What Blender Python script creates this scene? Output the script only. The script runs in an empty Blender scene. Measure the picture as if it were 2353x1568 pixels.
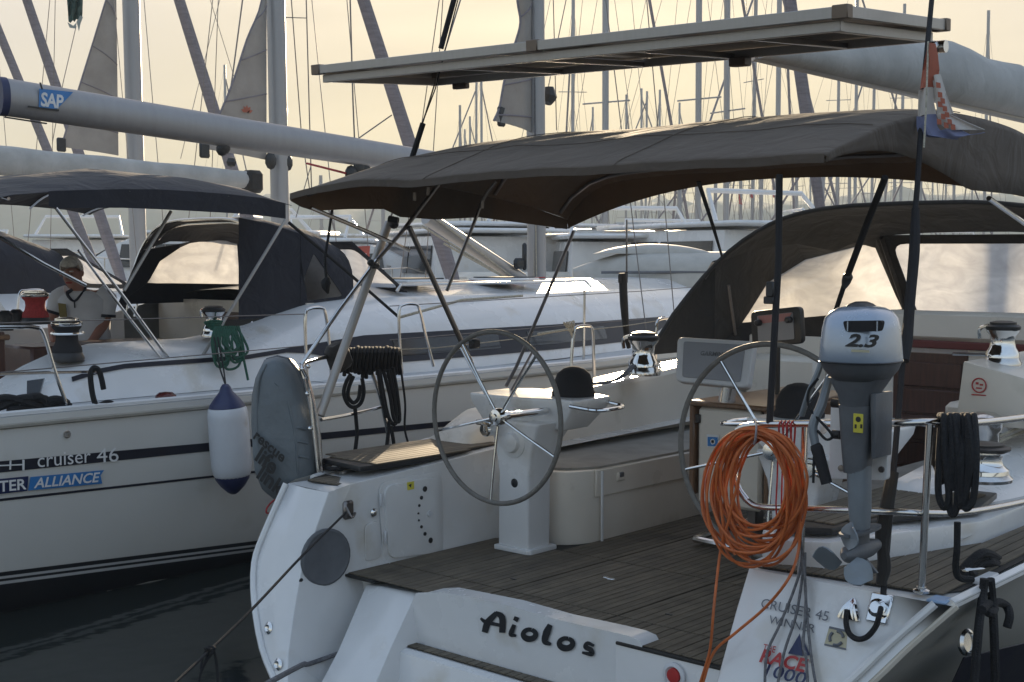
import bpy, bmesh, math, random
from mathutils import Vector, Matrix, Quaternion, noise

random.seed(11)
C = bpy.context.scene.collection
V = Vector
RAD = math.radians

# ------------------------------------------------------------------ camera
FPX, PW, PH = 2950.0, 2353.0, 1568.0
YAW, PITCH = RAD(42.0), RAD(3.57)
EYE = V((4.0, -3.4, 2.2))
HEAD = V((-math.sin(YAW), math.cos(YAW), 0))
RIGHT = V((math.cos(YAW), math.sin(YAW), 0))
VIEW = HEAD * math.cos(PITCH) + V((0, 0, -math.sin(PITCH)))
UP = RIGHT.cross(VIEW)
cam_data = bpy.data.cameras.new('camera')
cam_data.sensor_width = 36.0
cam_data.lens = FPX / PW * 36.0
cam_data.clip_end = 6000.0
cam_data.clip_start = 0.05
cam = bpy.data.objects.new('camera', cam_data)
C.objects.link(cam)
cam.matrix_world = Matrix(((RIGHT.x, UP.x, -VIEW.x, EYE.x), (RIGHT.y, UP.y, -VIEW.y, EYE.y),
                           (RIGHT.z, UP.z, -VIEW.z, EYE.z), (0, 0, 0, 1)))
bpy.context.scene.camera = cam

# ------------------------------------------------------------------ sky and sun
SUN_AZ, SUN_EL = RAD(-37.5), RAD(11.0)          # azimuth clockwise from +Y
world = bpy.data.worlds.new('World')
bpy.context.scene.world = world
world.use_nodes = True
wt = world.node_tree
for n in list(wt.nodes):
    wt.nodes.remove(n)
w_out = wt.nodes.new('ShaderNodeOutputWorld')
w_bg = wt.nodes.new('ShaderNodeBackground')
w_sky = wt.nodes.new('ShaderNodeTexSky')
w_sky.sky_type = 'NISHITA'
w_sky.sun_disc = False
w_sky.sun_elevation = SUN_EL
w_sky.sun_rotation = SUN_AZ
w_sky.altitude = 0
w_sky.air_density = 1.0
w_sky.dust_density = 4.0
w_sky.ozone_density = 1.0
w_bg.inputs['Strength'].default_value = 0.1
# high thin haze evens the sky out: the same curve in every direction, then a soft cloud veil
w_gam = wt.nodes.new('ShaderNodeGamma'); w_gam.inputs['Gamma'].default_value = 0.135
w_hsv = wt.nodes.new('ShaderNodeHueSaturation'); w_hsv.inputs['Saturation'].default_value = 4.0; w_hsv.inputs['Value'].default_value = 3.72
w_tc = wt.nodes.new('ShaderNodeTexCoord'); w_mp = wt.nodes.new('ShaderNodeMapping'); w_mp.inputs['Scale'].default_value = (1.2, 1.2, 6.0)
w_nz = wt.nodes.new('ShaderNodeTexNoise'); w_nz.inputs['Scale'].default_value = 2.2; w_nz.inputs['Detail'].default_value = 6; w_nz.inputs['Distortion'].default_value = 0.6
w_mr = wt.nodes.new('ShaderNodeMapRange'); w_mr.inputs['From Min'].default_value = 0.3; w_mr.inputs['From Max'].default_value = 0.7; w_mr.inputs['To Min'].default_value = 0.88; w_mr.inputs['To Max'].default_value = 1.10
w_mul = wt.nodes.new('ShaderNodeMix'); w_mul.data_type = 'RGBA'; w_mul.blend_type = 'MULTIPLY'; w_mul.inputs[0].default_value = 1.0
wt.links.new(w_sky.outputs[0], w_gam.inputs['Color']); wt.links.new(w_gam.outputs[0], w_hsv.inputs['Color'])
wt.links.new(w_tc.outputs['Generated'], w_mp.inputs['Vector']); wt.links.new(w_mp.outputs[0], w_nz.inputs['Vector']); wt.links.new(w_nz.outputs['Fac'], w_mr.inputs['Value'])
wt.links.new(w_hsv.outputs[0], w_mul.inputs[6]); wt.links.new(w_mr.outputs[0], w_mul.inputs[7])
w_tint = wt.nodes.new('ShaderNodeMix'); w_tint.data_type = 'RGBA'; w_tint.blend_type = 'MULTIPLY'; w_tint.inputs[0].default_value = 1.0
w_tint.inputs[7].default_value = (0.965, 0.97, 1.055, 1)
wt.links.new(w_mul.outputs[2], w_tint.inputs[6]); wt.links.new(w_tint.outputs[2], w_bg.inputs[0])
wt.links.new(w_bg.outputs[0], w_out.inputs[0])
SUN_DIR = V((math.sin(SUN_AZ) * math.cos(SUN_EL), math.cos(SUN_AZ) * math.cos(SUN_EL), math.sin(SUN_EL)))
sun_data = bpy.data.lights.new('sun', 'SUN')
sun_data.energy = 5.0
sun_data.angle = RAD(0.6)
sun_data.color = (1.0, 0.79, 0.53)
sun = bpy.data.objects.new('sun', sun_data)
C.objects.link(sun)
sun.location = SUN_DIR * 60
sun.rotation_euler = SUN_DIR.to_track_quat('Z', 'Y').to_euler()
vs = bpy.context.scene.view_settings
vs.view_transform = 'Standard'
vs.look = 'None'
vs.exposure = 0.9
vs.gamma = 1.0
vs.use_curve_mapping = False

# ------------------------------------------------------------------ surveying helpers: a photo pixel to a point on a known plane
def ray(x, y):
    return VIEW + RIGHT * ((x - PW / 2) / FPX) + UP * ((PH / 2 - y) / FPX)
def atZ(x, y, z):
    d = ray(x, y); return EYE + d * ((z - EYE.z) / d.z)
def atX(x, y, X):
    d = ray(x, y); return EYE + d * ((X - EYE.x) / d.x)
def atY(x, y, Y):
    d = ray(x, y); return EYE + d * ((Y - EYE.y) / d.y)
def atD(x, y, D):
    return EYE + ray(x, y) * D
def atP(x, y, p, n):
    d = ray(x, y); return EYE + d * ((V(p) - EYE).dot(V(n)) / d.dot(V(n)))

# ------------------------------------------------------------------ mesh builder
def smooth_path(pts, k=5, closed=False):
    pts = [V(p) for p in pts]
    n = len(pts)
    if n < 3:
        return pts
    out = []
    rng = n if closed else n - 1
    for i in range(rng):
        p1, p2 = pts[i], pts[(i + 1) % n]
        p0 = pts[(i - 1) % n] if (closed or i > 0) else p1 * 2 - p2
        p3 = pts[(i + 2) % n] if (closed or i + 2 < n) else p2 * 2 - p1
        for j in range(k):
            t = j / k
            out.append(0.5 * ((2 * p1) + (p2 - p0) * t + (2 * p0 - 5 * p1 + 4 * p2 - p3) * t * t + (3 * p1 - p0 - 3 * p2 + p3) * t ** 3))
    if not closed:
        out.append(pts[-1])
    return out

class MB:
    def __init__(s):
        s.v = []; s.f = []; s.flat = set()
    def add(s, vs, fs):
        o = len(s.v); s.v += [tuple(v) for v in vs]; s.f += [tuple(i + o for i in f) for f in fs]; return s
    def tube(s, pts, r, n=8, closed=False, k=0, caps=True, squash=1.0):
        pts = [V(p) for p in pts]
        if k: pts = smooth_path(pts, k, closed)
        m = len(pts)
        rr = r if isinstance(r, (list, tuple)) else None
        tang = []
        for i in range(m):
            a = pts[(i - 1) % m] if (closed or i > 0) else pts[i]
            b = pts[(i + 1) % m] if (closed or i < m - 1) else pts[i]
            t = (b - a)
            tang.append(t.normalized() if t.length > 1e-9 else V((0, 0, 1)))
        ref = V((0, 0, 1)) if abs(tang[0].z) < 0.9 else V((1, 0, 0))
        nrm = (ref - tang[0] * ref.dot(tang[0])).normalized()
        vs_ = []
        for i in range(m):
            if i:
                nrm = (nrm - tang[i] * nrm.dot(tang[i]))
                nrm = nrm.normalized() if nrm.length > 1e-6 else tang[i].orthogonal().normalized()
            bn = tang[i].cross(nrm)
            if rr:
                q = i / (m - 1) * (len(rr) - 1); a = int(min(q, len(rr) - 2)) if len(rr) > 1 else 0
                R = rr[a] + (rr[min(a + 1, len(rr) - 1)] - rr[a]) * (q - a)
            else: R = r
            for j in range(n):
                an = 2 * math.pi * j / n
                vs_.append(pts[i] + nrm * (math.cos(an) * R) + bn * (math.sin(an) * R * squash))
        fs = []
        for i in range(m if closed else m - 1):
            for j in range(n):
                a = i * n + j; b = i * n + (j + 1) % n; i2 = (i + 1) % m
                fs.append((a, b, i2 * n + (j + 1) % n, i2 * n + j))
        if caps and not closed:
            fs.append(tuple(range(n - 1, -1, -1))); fs.append(tuple((m - 1) * n + j for j in range(n)))
        return s.add(vs_, fs)
    def lathe(s, org, axis, prof, n=20):
        org = V(org); ax = V(axis).normalized(); u = ax.orthogonal().normalized(); w = ax.cross(u)
        vs_, fs = [], []
        for (r, h) in prof:
            for j in range(n):
                a = 2 * math.pi * j / n
                vs_.append(org + ax * h + u * (r * math.cos(a)) + w * (r * math.sin(a)))
        for i in range(len(prof) - 1):
            for j in range(n):
                fs.append((i * n + j, i * n + (j + 1) % n, (i + 1) * n + (j + 1) % n, (i + 1) * n + j))
        if prof[0][0] > 1e-5: fs.append(tuple(range(n - 1, -1, -1)))
        if prof[-1][0] > 1e-5: fs.append(tuple((len(prof) - 1) * n + j for j in range(n)))
        return s.add(vs_, fs)
    def box(s, c, size, ax=None, b=0.0):
        """box, chamfered by b; ax = (x, y, z) axis vectors"""
        c = V(c); hx, hy, hz = size[0] / 2, size[1] / 2, size[2] / 2
        X, Y, Z = ax if ax else (V((1, 0, 0)), V((0, 1, 0)), V((0, 0, 1)))
        b = min(b, hx * .9, hy * .9, hz * .9)
        P = lambda x, y, z: c + X * x + Y * y + Z * z
        if b <= 0:
            vs_ = [P(x, y, z) for x in (-hx, hx) for y in (-hy, hy) for z in (-hz, hz)]
            return s.add(vs_, [(0, 1, 3, 2), (4, 6, 7, 5), (0, 4, 5, 1), (2, 3, 7, 6), (0, 2, 6, 4), (1, 5, 7, 3)])
        vs_, idx = [], {}
        for sx in (-1, 1):
            for sy in (-1, 1):
                for sz in (-1, 1):
                    for k in range(3):
                        q = [sx * (hx - b), sy * (hy - b), sz * (hz - b)]
                        q[k] = (sx * hx, sy * hy, sz * hz)[k]
                        idx[(sx, sy, sz, k)] = len(vs_); vs_.append(P(*q))
        fs = []
        for sg in (-1, 1):
            a = [(sg, -1, -1), (sg, 1, -1), (sg, 1, 1), (sg, -1, 1)]
            f = [idx[(p[0], p[1], p[2], 0)] for p in a]; fs.append(f if sg > 0 else f[::-1])
            f = [idx[(p[1], p[0], p[2], 1)] for p in a]; fs.append(f if sg < 0 else f[::-1])
            f = [idx[(p[1], p[2], p[0], 2)] for p in a]; fs.append(f if sg > 0 else f[::-1])
        for s1 in (-1, 1):
            for s2 in (-1, 1):
                e = [(s1, s2, -1), (s1, s2, 1)]
                fs.append((idx[e[0] + (0,)], idx[e[1] + (0,)], idx[e[1] + (1,)], idx[e[0] + (1,)]))
                e = [(s1, -1, s2), (s1, 1, s2)]
                fs.append((idx[e[0] + (0,)], idx[e[1] + (0,)], idx[e[1] + (2,)], idx[e[0] + (2,)]))
                e = [(-1, s1, s2), (1, s1, s2)]
                fs.append((idx[e[0] + (1,)], idx[e[1] + (1,)], idx[e[1] + (2,)], idx[e[0] + (2,)]))
        for sx in (-1, 1):
            for sy in (-1, 1):
                for sz in (-1, 1):
                    fs.append(tuple(idx[(sx, sy, sz, k)] for k in range(3)))
        return s.add(vs_, fs)
    def bar(s, a, b_, w, h, up=(0, 0, 1), bev=0.0):
        a, b_ = V(a), V(b_); d = b_ - a; Y = d.normalized(); X = Y.cross(V(up)).normalized(); Z = X.cross(Y)
        return s.box((a + b_) / 2, (w, d.length, h), (X, Y, Z), bev)
    def prism(s, pts, ext, cap0=True, cap1=True):
        pts = [V(p) for p in pts]; ext = V(ext); n = len(pts)
        fs = []
        if cap0: fs.append(tuple(range(n - 1, -1, -1)))
        if cap1: fs.append(tuple(range(n, 2 * n)))
        fs += [(i, (i + 1) % n, n + (i + 1) % n, n + i) for i in range(n)]
        return s.add(pts + [p + ext for p in pts], fs)
    def loft(s, rings, closed=True, cap=True):
        n = len(rings[0]); vs_ = [V(p) for r in rings for p in r]; fs = []
        for i in range(len(rings) - 1):
            for j in range(n if closed else n - 1):
                fs.append((i * n + j, i * n + (j + 1) % n, (i + 1) * n + (j + 1) % n, (i + 1) * n + j))
        if cap and closed:
            fs.append(tuple(range(n - 1, -1, -1))); fs.append(tuple((len(rings) - 1) * n + j for j in range(n)))
        return s.add(vs_, fs)
    def grid(s, rows, thick=0.0):
        R = [[V(p) for p in r] for r in rows]; m, n = len(R), len(R[0])
        vs_ = [p for r in R for p in r]
        fs = [(i * n + j, i * n + j + 1, (i + 1) * n + j + 1, (i + 1) * n + j) for i in range(m - 1) for j in range(n - 1)]
        if thick:
            off = []
            for i in range(m):
                for j in range(n):
                    du = R[min(i + 1, m - 1)][j] - R[max(i - 1, 0)][j]; dv = R[i][min(j + 1, n - 1)] - R[i][max(j - 1, 0)]
                    q = du.cross(dv); off.append(R[i][j] + (q.normalized() if q.length > 1e-9 else V((0, 0, 1))) * thick)
            o = m * n; vs_ += off
            fs += [tuple(i + o for i in f[::-1]) for f in list(fs)]
            edge = [j for j in range(n)] + [i * n + n - 1 for i in range(1, m)] + [(m - 1) * n + j for j in range(n - 2, -1, -1)] + [i * n for i in range(m - 2, 0, -1)]
            for a, b_ in zip(edge, edge[1:] + edge[:1]): fs.append((b_, a, a + o, b_ + o))
        return s.add(vs_, fs)
    def ball(s, c, r, n=12, sc=(1, 1, 1)):
        c = V(c); m = max(4, n // 2); vs_ = []; fs = []
        for i in range(m + 1):
            th = math.pi * i / m
            for j in range(n):
                ph = 2 * math.pi * j / n
                vs_.append(c + V((r * sc[0] * math.sin(th) * math.cos(ph), r * sc[1] * math.sin(th) * math.sin(ph), r * sc[2] * math.cos(th))))
        for i in range(m):
            for j in range(n):
                fs.append((i * n + j, (i + 1) * n + j, (i + 1) * n + (j + 1) % n, i * n + (j + 1) % n))
        return s.add(vs_, fs)
    def mesh(s, name, ang=38):
        me = bpy.data.meshes.new(name)
        me.from_pydata(s.v, [], s.f)
        bm = bmesh.new(); bm.from_mesh(me)
        bmesh.ops.remove_doubles(bm, verts=bm.verts, dist=1e-5)
        bmesh.ops.recalc_face_normals(bm, faces=bm.faces)
        bm.to_mesh(me); bm.free()
        for p in me.polygons: p.use_smooth = True
        me.set_sharp_from_angle(angle=RAD(ang))
        return me

def bevel_mesh(me, w, seg=2, ang=30):
    bm = bmesh.new(); bm.from_mesh(me)
    es = [e for e in bm.edges if len(e.link_faces) == 2 and e.calc_face_angle(0) > RAD(ang)]
    bmesh.ops.bevel(bm, geom=es, offset=w, segments=seg, profile=0.6, affect='EDGES', clamp_overlap=True)
    bm.to_mesh(me); bm.free()
    for p in me.polygons: p.use_smooth = True
    me.set_sharp_from_angle(angle=RAD(45))

def put(name, mb, mat, parent=None, ang=38, bev=0.0, seg=2):
    me = mb if isinstance(mb, bpy.types.Mesh) else mb.mesh(name, ang)
    if bev: bevel_mesh(me, bev, seg)
    o = bpy.data.objects.new(name, me); C.objects.link(o)
    if not me.materials: me.materials.append(mat)
    if parent is not None: attach(o, parent)
    return o
def attach(o, parent):
    o.parent = parent
    o.matrix_parent_inverse = Matrix.Translation(-parent.location) if not parent.parent else Matrix.Identity(4)
def tag(o, label=None, cat=None, group=None, kind=None):
    if label: o['label'] = label
    if cat: o['category'] = cat
    if group: o['group'] = group
    if kind: o['kind'] = kind
    return o
def empty(name, loc, parent=None):
    o = bpy.data.objects.new(name, None); C.objects.link(o); o.empty_display_size = 0.2
    if parent is None:
        o.location = loc; o.matrix_world = Matrix.Translation(V(loc))
    else:
        attach(o, parent)
    return o
def thing(name, label, cat, loc=(0, 0, 0), group=None):
    return tag(empty(name, loc), label, cat, group)
def kids(o):
    return [c for c in bpy.data.objects if c.parent == o]
def copy_tree(o, mat=None, parent=None):
    c = o.copy(); C.objects.link(c)
    if parent is not None: c.parent = parent
    elif mat is not None: c.matrix_world = mat @ o.matrix_basis
    for ch in kids(o): copy_tree(ch, None, c)
    return c

# ------------------------------------------------------------------ lettering (flat print standing a little proud of its surface)
def text_mb(s, size, org, xd, yd, bold=0.0, shear=0.0, space=1.0, align='LEFT', lift=0.002):
    cu = bpy.data.curves.new('lettering', 'FONT'); cu.body = s; cu.size = 1.0; cu.offset = bold; cu.shear = shear; cu.space_character = space
    cu.align_x = align; cu.resolution_u = 3
    o = bpy.data.objects.new('lettering', cu); C.objects.link(o)
    dg = bpy.context.evaluated_depsgraph_get(); me = o.evaluated_get(dg).to_mesh()
    X, Y = V(xd).normalized(), V(yd).normalized(); N = X.cross(Y).normalized()
    org = V(org) + N * lift
    m = MB(); m.add([org + X * (v.co.x * size) + Y * (v.co.y * size) for v in me.vertices], [tuple(p.vertices) for p in me.polygons])
    o.evaluated_get(dg).to_mesh_clear(); bpy.data.objects.remove(o); bpy.data.curves.remove(cu)
    return m
def strokes_mb(lines, org, X, Y, lift=0.003):
    """brush strokes: [(list of (x, y), list of half widths)] as flat ribbons"""
    m = MB(); X, Y = V(X), V(Y); N = X.cross(Y).normalized(); q = 0
    for pts, w in lines:
        P = smooth_path([V((a, b, 0)) for a, b in pts], 6); n = len(P); L = []; R = []
        for i, p in enumerate(P):
            t = (P[min(i + 1, n - 1)] - P[max(i - 1, 0)]).normalized(); nn = V((-t.y, t.x, 0))
            qf = i / (n - 1) * (len(w) - 1); a = min(int(qf), len(w) - 2) if len(w) > 1 else 0
            ww = w[a] + ((w[a + 1] - w[a]) * (qf - a) if len(w) > 1 else 0)
            L.append(p + nn * ww); R.append(p - nn * ww)
        f3 = lambda p: V(org) + X * p.x + Y * p.y + N * (lift + q * 0.0004)
        m.grid([[f3(a) for a in L], [f3(a) for a in R]]); q += 1
    return m

# ------------------------------------------------------------------ materials
def new_mat(name):
    m = bpy.data.materials.new(name); m.use_nodes = True
    nt = m.node_tree; return m, nt, nt.nodes['Principled BSDF']
def mat(name, col, rough=0.5, metal=0.0, var=0.12, scale=6.0, bump=0.0, bscale=60.0, rvar=0.1, spec=0.5, stretch=None, coat=0.0, spots=None):
    m, nt, b = new_mat(name)
    tc = nt.nodes.new('ShaderNodeTexCoord'); src = tc.outputs['Object']
    if stretch:
        mp = nt.nodes.new('ShaderNodeMapping'); mp.inputs['Scale'].default_value = stretch
        nt.links.new(src, mp.inputs['Vector']); src = mp.outputs['Vector']
    nz = nt.nodes.new('ShaderNodeTexNoise'); nz.inputs['Scale'].default_value = scale; nz.inputs['Detail'].default_value = 6; nz.inputs['Roughness'].default_value = 0.6
    nt.links.new(src, nz.inputs['Vector'])
    mx = nt.nodes.new('ShaderNodeMix'); mx.data_type = 'RGBA'
    c1 = [max(0, c * (1 - var)) for c in col]; c2 = [min(1, c * (1 + var)) for c in col]
    mx.inputs[6].default_value = (*c1, 1); mx.inputs[7].default_value = (*c2, 1)
    rp = nt.nodes.new('ShaderNodeMapRange'); rp.inputs['From Min'].default_value = 0.3; rp.inputs['From Max'].default_value = 0.7
    nt.links.new(nz.outputs['Fac'], rp.inputs['Value']); nt.links.new(rp.outputs[0], mx.inputs[0])
    colout = mx.outputs[2]
    if spots:                                     # dirt: (colour, scale, threshold)
        n2 = nt.nodes.new('ShaderNodeTexNoise'); n2.inputs['Scale'].default_value = spots[1]; n2.inputs['Detail'].default_value = 8
        nt.links.new(src, n2.inputs['Vector'])
        r2 = nt.nodes.new('ShaderNodeMapRange'); r2.inputs['From Min'].default_value = spots[2]; r2.inputs['From Max'].default_value = spots[2] + 0.15
        nt.links.new(n2.outputs['Fac'], r2.inputs['Value'])
        m2 = nt.nodes.new('ShaderNodeMix'); m2.data_type = 'RGBA'; m2.inputs[7].default_value = (*spots[0], 1)
        nt.links.new(r2.outputs[0], m2.inputs[0]); nt.links.new(colout, m2.inputs[6]); colout = m2.outputs[2]
    nt.links.new(colout, b.inputs['Base Color'])
    b.inputs['Metallic'].default_value = metal
    b.inputs['Specular IOR Level'].default_value = spec
    if coat: b.inputs['Coat Weight'].default_value = coat; b.inputs['Coat Roughness'].default_value = 0.08
    r3 = nt.nodes.new('ShaderNodeMapRange'); r3.inputs['To Min'].default_value = max(0.02, rough - rvar); r3.inputs['To Max'].default_value = min(1, rough + rvar)
    nt.links.new(nz.outputs['Fac'], r3.inputs['Value']); nt.links.new(r3.outputs[0], b.inputs['Roughness'])
    if bump:
        nb = nt.nodes.new('ShaderNodeTexNoise'); nb.inputs['Scale'].default_value = bscale; nb.inputs['Detail'].default_value = 4
        nt.links.new(src, nb.inputs['Vector'])
        bp = nt.nodes.new('ShaderNodeBump'); bp.inputs['Strength'].default_value = bump; bp.inputs['Distance'].default_value = 0.01
        nt.links.new(nb.outputs['Fac'], bp.inputs['Height']); nt.links.new(bp.outputs[0], b.inputs['Normal'])
    return m

def canvas_mat(name, col, thin=0.0, thincol=None, wr=0.5, rough=0.8):
    """woven acrylic canvas: fine weave, soft creases, a little light coming through"""
    m = mat(name, col, rough=rough, var=0.16, scale=3.0, bump=0.0, spec=0.25)
    nt = m.node_tree; b = nt.nodes['Principled BSDF']
    tc = nt.nodes.new('ShaderNodeTexCoord')
    wv = nt.nodes.new('ShaderNodeTexNoise'); wv.inputs['Scale'].default_value = 420; wv.inputs['Detail'].default_value = 2
    cr = nt.nodes.new('ShaderNodeTexNoise'); cr.inputs['Scale'].default_value = 4.5; cr.inputs['Detail'].default_value = 3; cr.inputs['Distortion'].default_value = 0.8
    nt.links.new(tc.outputs['Object'], wv.inputs['Vector']); nt.links.new(tc.outputs['Object'], cr.inputs['Vector'])
    b1 = nt.nodes.new('ShaderNodeBump'); b1.inputs['Strength'].default_value = wr; b1.inputs['Distance'].default_value = 0.05
    b2 = nt.nodes.new('ShaderNodeBump'); b2.inputs['Strength'].default_value = 0.25; b2.inputs['Distance'].default_value = 0.002
    nt.links.new(cr.outputs['Fac'], b1.inputs['Height']); nt.links.new(wv.outputs['Fac'], b2.inputs['Height'])
    nt.links.new(b1.outputs[0], b2.inputs['Normal']); nt.links.new(b2.outputs[0], b.inputs['Normal'])
    b.inputs['Sheen Weight'].default_value = 0.12; b.inputs['Sheen Roughness'].default_value = 0.5
    if thin:
        tr = nt.nodes.new('ShaderNodeBsdfTranslucent'); tr.inputs['Color'].default_value = (*(thincol or col), 1)
        ms = nt.nodes.new('ShaderNodeMixShader'); ms.inputs[0].default_value = thin
        nt.links.new(b.outputs[0], ms.inputs[1]); nt.links.new(tr.outputs[0], ms.inputs[2])
        nt.links.new(ms.outputs[0], nt.nodes['Material Output'].inputs['Surface'])
    return m

def teak_mat(name, col, axis):
    m = mat(name, col, rough=0.7, var=0.3, scale=9.0, bump=0.0, rvar=0.1, spots=((col[0] * .45, col[1] * .45, col[2] * .45), 3.0, 0.58))
    nt = m.node_tree; b = nt.nodes['Principled BSDF']
    tc = nt.nodes.new('ShaderNodeTexCoord'); mp = nt.nodes.new('ShaderNodeMapping')
    mp.inputs['Scale'].default_value = (120, 3.0, 60) if axis == 'y' else (3.0, 120, 60)
    nz = nt.nodes.new('ShaderNodeTexNoise'); nz.inputs['Scale'].default_value = 1.0; nz.inputs['Detail'].default_value = 5
    nt.links.new(tc.outputs['Object'], mp.inputs['Vector']); nt.links.new(mp.outputs[0], nz.inputs['Vector'])
    old = b.inputs['Base Color'].links[0].from_socket
    oi = nt.nodes.new('ShaderNodeObjectInfo'); om = nt.nodes.new('ShaderNodeMapRange'); om.inputs['To Min'].default_value = .84; om.inputs['To Max'].default_value = 1.12
    ov = nt.nodes.new('ShaderNodeHueSaturation'); nt.links.new(oi.outputs['Random'], om.inputs['Value']); nt.links.new(om.outputs[0], ov.inputs['Value']); nt.links.new(old, ov.inputs['Color']); old = ov.outputs[0]
    mx = nt.nodes.new('ShaderNodeMix'); mx.data_type = 'RGBA'; mx.blend_type = 'MULTIPLY'; mx.inputs[0].default_value = 0.85
    cr = nt.nodes.new('ShaderNodeValToRGB'); cr.color_ramp.elements[0].position = 0.3; cr.color_ramp.elements[0].color = (.55, .54, .52, 1); cr.color_ramp.elements[1].position = 0.68; cr.color_ramp.elements[1].color = (1.15, 1.13, 1.10, 1)
    nt.links.new(nz.outputs['Fac'], cr.inputs[0]); nt.links.new(old, mx.inputs[6]); nt.links.new(cr.outputs[0], mx.inputs[7]); nt.links.new(mx.outputs[2], b.inputs['Base Color'])
    bp = nt.nodes.new('ShaderNodeBump'); bp.inputs['Strength'].default_value = 0.5; bp.inputs['Distance'].default_value = 0.004
    nt.links.new(nz.outputs['Fac'], bp.inputs['Height']); nt.links.new(bp.outputs[0], b.inputs['Normal'])
    return m

def vinyl_mat(name, cloud=0.45, tint=(.9, .88, .82)):
    """scratched clear vinyl: part see-through, part scattering the low sun"""
    m = bpy.data.materials.new(name); m.use_nodes = True; nt = m.node_tree; nt.nodes.remove(nt.nodes['Principled BSDF'])
    tc = nt.nodes.new('ShaderNodeTexCoord')
    mp = nt.nodes.new('ShaderNodeMapping'); mp.inputs['Scale'].default_value = (1.6, 1.6, 2.6)
    nt.links.new(tc.outputs['Object'], mp.inputs['Vector'])
    nz = nt.nodes.new('ShaderNodeTexNoise'); nz.inputs['Scale'].default_value = 3.2; nz.inputs['Detail'].default_value = 8; nz.inputs['Distortion'].default_value = 2.2
    nt.links.new(mp.outputs[0], nz.inputs['Vector'])
    rg = nt.nodes.new('ShaderNodeMapRange'); rg.inputs['From Min'].default_value = 0.35; rg.inputs['From Max'].default_value = 0.72
    rg.inputs['To Min'].default_value = cloud; rg.inputs['To Max'].default_value = min(1, cloud * 1.35)
    nt.links.new(nz.outputs['Fac'], rg.inputs['Value'])
    tr = nt.nodes.new('ShaderNodeBsdfTransparent'); tr.inputs['Color'].default_value = (.88, .87, .84, 1)
    tl = nt.nodes.new('ShaderNodeBsdfTranslucent'); tl.inputs['Color'].default_value = (*tint, 1)
    n3 = nt.nodes.new('ShaderNodeTexNoise'); n3.inputs['Scale'].default_value = 1.7; n3.inputs['Detail'].default_value = 8; n3.inputs['Distortion'].default_value = 2.0
    nt.links.new(mp.outputs[0], n3.inputs['Vector'])
    rc = nt.nodes.new('ShaderNodeValToRGB'); rc.color_ramp.elements[0].position = .38; rc.color_ramp.elements[0].color = (tint[0] * .86, tint[1] * .86, tint[2] * .88, 1); rc.color_ramp.elements[1].position = .66; rc.color_ramp.elements[1].color = (min(1, tint[0] * 1.1), min(1, tint[1] * 1.1), min(1, tint[2] * 1.1), 1)
    nt.links.new(n3.outputs['Fac'], rc.inputs[0]); nt.links.new(rc.outputs[0], tl.inputs['Color'])
    gl = nt.nodes.new('ShaderNodeBsdfGlossy'); gl.inputs['Roughness'].default_value = 0.12
    bp = nt.nodes.new('ShaderNodeBump'); bp.inputs['Strength'].default_value = 0.06; bp.inputs['Distance'].default_value = 0.02
    nt.links.new(nz.outputs['Fac'], bp.inputs['Height'])
    for q in (tl, gl): nt.links.new(bp.outputs[0], q.inputs['Normal'])
    m1 = nt.nodes.new('ShaderNodeMixShader'); nt.links.new(rg.outputs[0], m1.inputs[0]); nt.links.new(tr.outputs[0], m1.inputs[1]); nt.links.new(tl.outputs[0], m1.inputs[2])
    m2 = nt.nodes.new('ShaderNodeMixShader'); m2.inputs[0].default_value = 0.07; nt.links.new(m1.outputs[0], m2.inputs[1]); nt.links.new(gl.outputs[0], m2.inputs[2])
    nt.links.new(m2.outputs[0], nt.nodes['Material Output'].inputs['Surface'])
    return m

M = {}
M['gel'] = mat('white_gelcoat', (.71, .71, .71), rough=.26, var=.07, scale=2.0, bump=.04, bscale=7, coat=.35, rvar=.12, spots=((.60, .57, .52), 3.2, .60))
M['gel_cream'] = mat('cream_gelcoat', (.72, .665, .585), rough=.3, var=.06, scale=2.0, bump=.03, bscale=8, coat=.2, spots=((.42, .38, .30), 2.0, .62))
M['hull'] = mat('hull_paint', (.64, .63, .60), rough=.22, var=.05, scale=.9, bump=.03, bscale=4, coat=.4, spots=((.47, .44, .37), 1.1, .64))
M['nonskid'] = mat('nonskid_deck', (.52, .53, .54), rough=.6, var=.08, scale=4, bump=.3, bscale=220)
M['grey_seat'] = mat('worn_grey_seat', (.26, .25, .225), rough=.75, var=.2, scale=5, bump=.15, bscale=40)
M['navy'] = mat('navy_stripe', (.014, .015, .026), rough=.38, var=.15, spec=.35)
M['boot'] = mat('black_antifouling', (.012, .013, .016), rough=.45, var=.3, scale=3)
M['stripe_w'] = mat('white_stripe', (.5, .5, .5), rough=.4, var=.05)
M['taupe'] = canvas_mat('taupe_canvas', (.118, .093, .074), thin=.16, thincol=(.36, .27, .17), wr=.55)
M['black_canvas'] = canvas_mat('charcoal_canvas', (.030, .027, .025), wr=.45)
M['blue_canvas'] = canvas_mat('navy_canvas', (.021, .022, .031), wr=.5)
M['vinyl'] = vinyl_mat('clear_vinyl', .90, (.46, .465, .47))
M['steel'] = mat('stainless_steel', (.62, .61, .60), rough=.17, metal=1.0, var=.06, rvar=.07)
M['chrome'] = mat('polished_chrome', (.75, .75, .75), rough=.08, metal=1.0, var=.04, rvar=.04)
M['steel_dark'] = mat('weathered_steel', (.22, .20, .19), rough=.32, metal=.9, var=.15)
M['alu'] = mat('anodised_aluminium', (.40, .38, .36), rough=.42, metal=.55, var=.06, stretch=(6, 6, .3))
M['mast'] = mat('mast_aluminium', (.34, .335, .34), rough=.45, metal=.45, var=.07, scale=3, stretch=(5, 5, .2))
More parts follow.
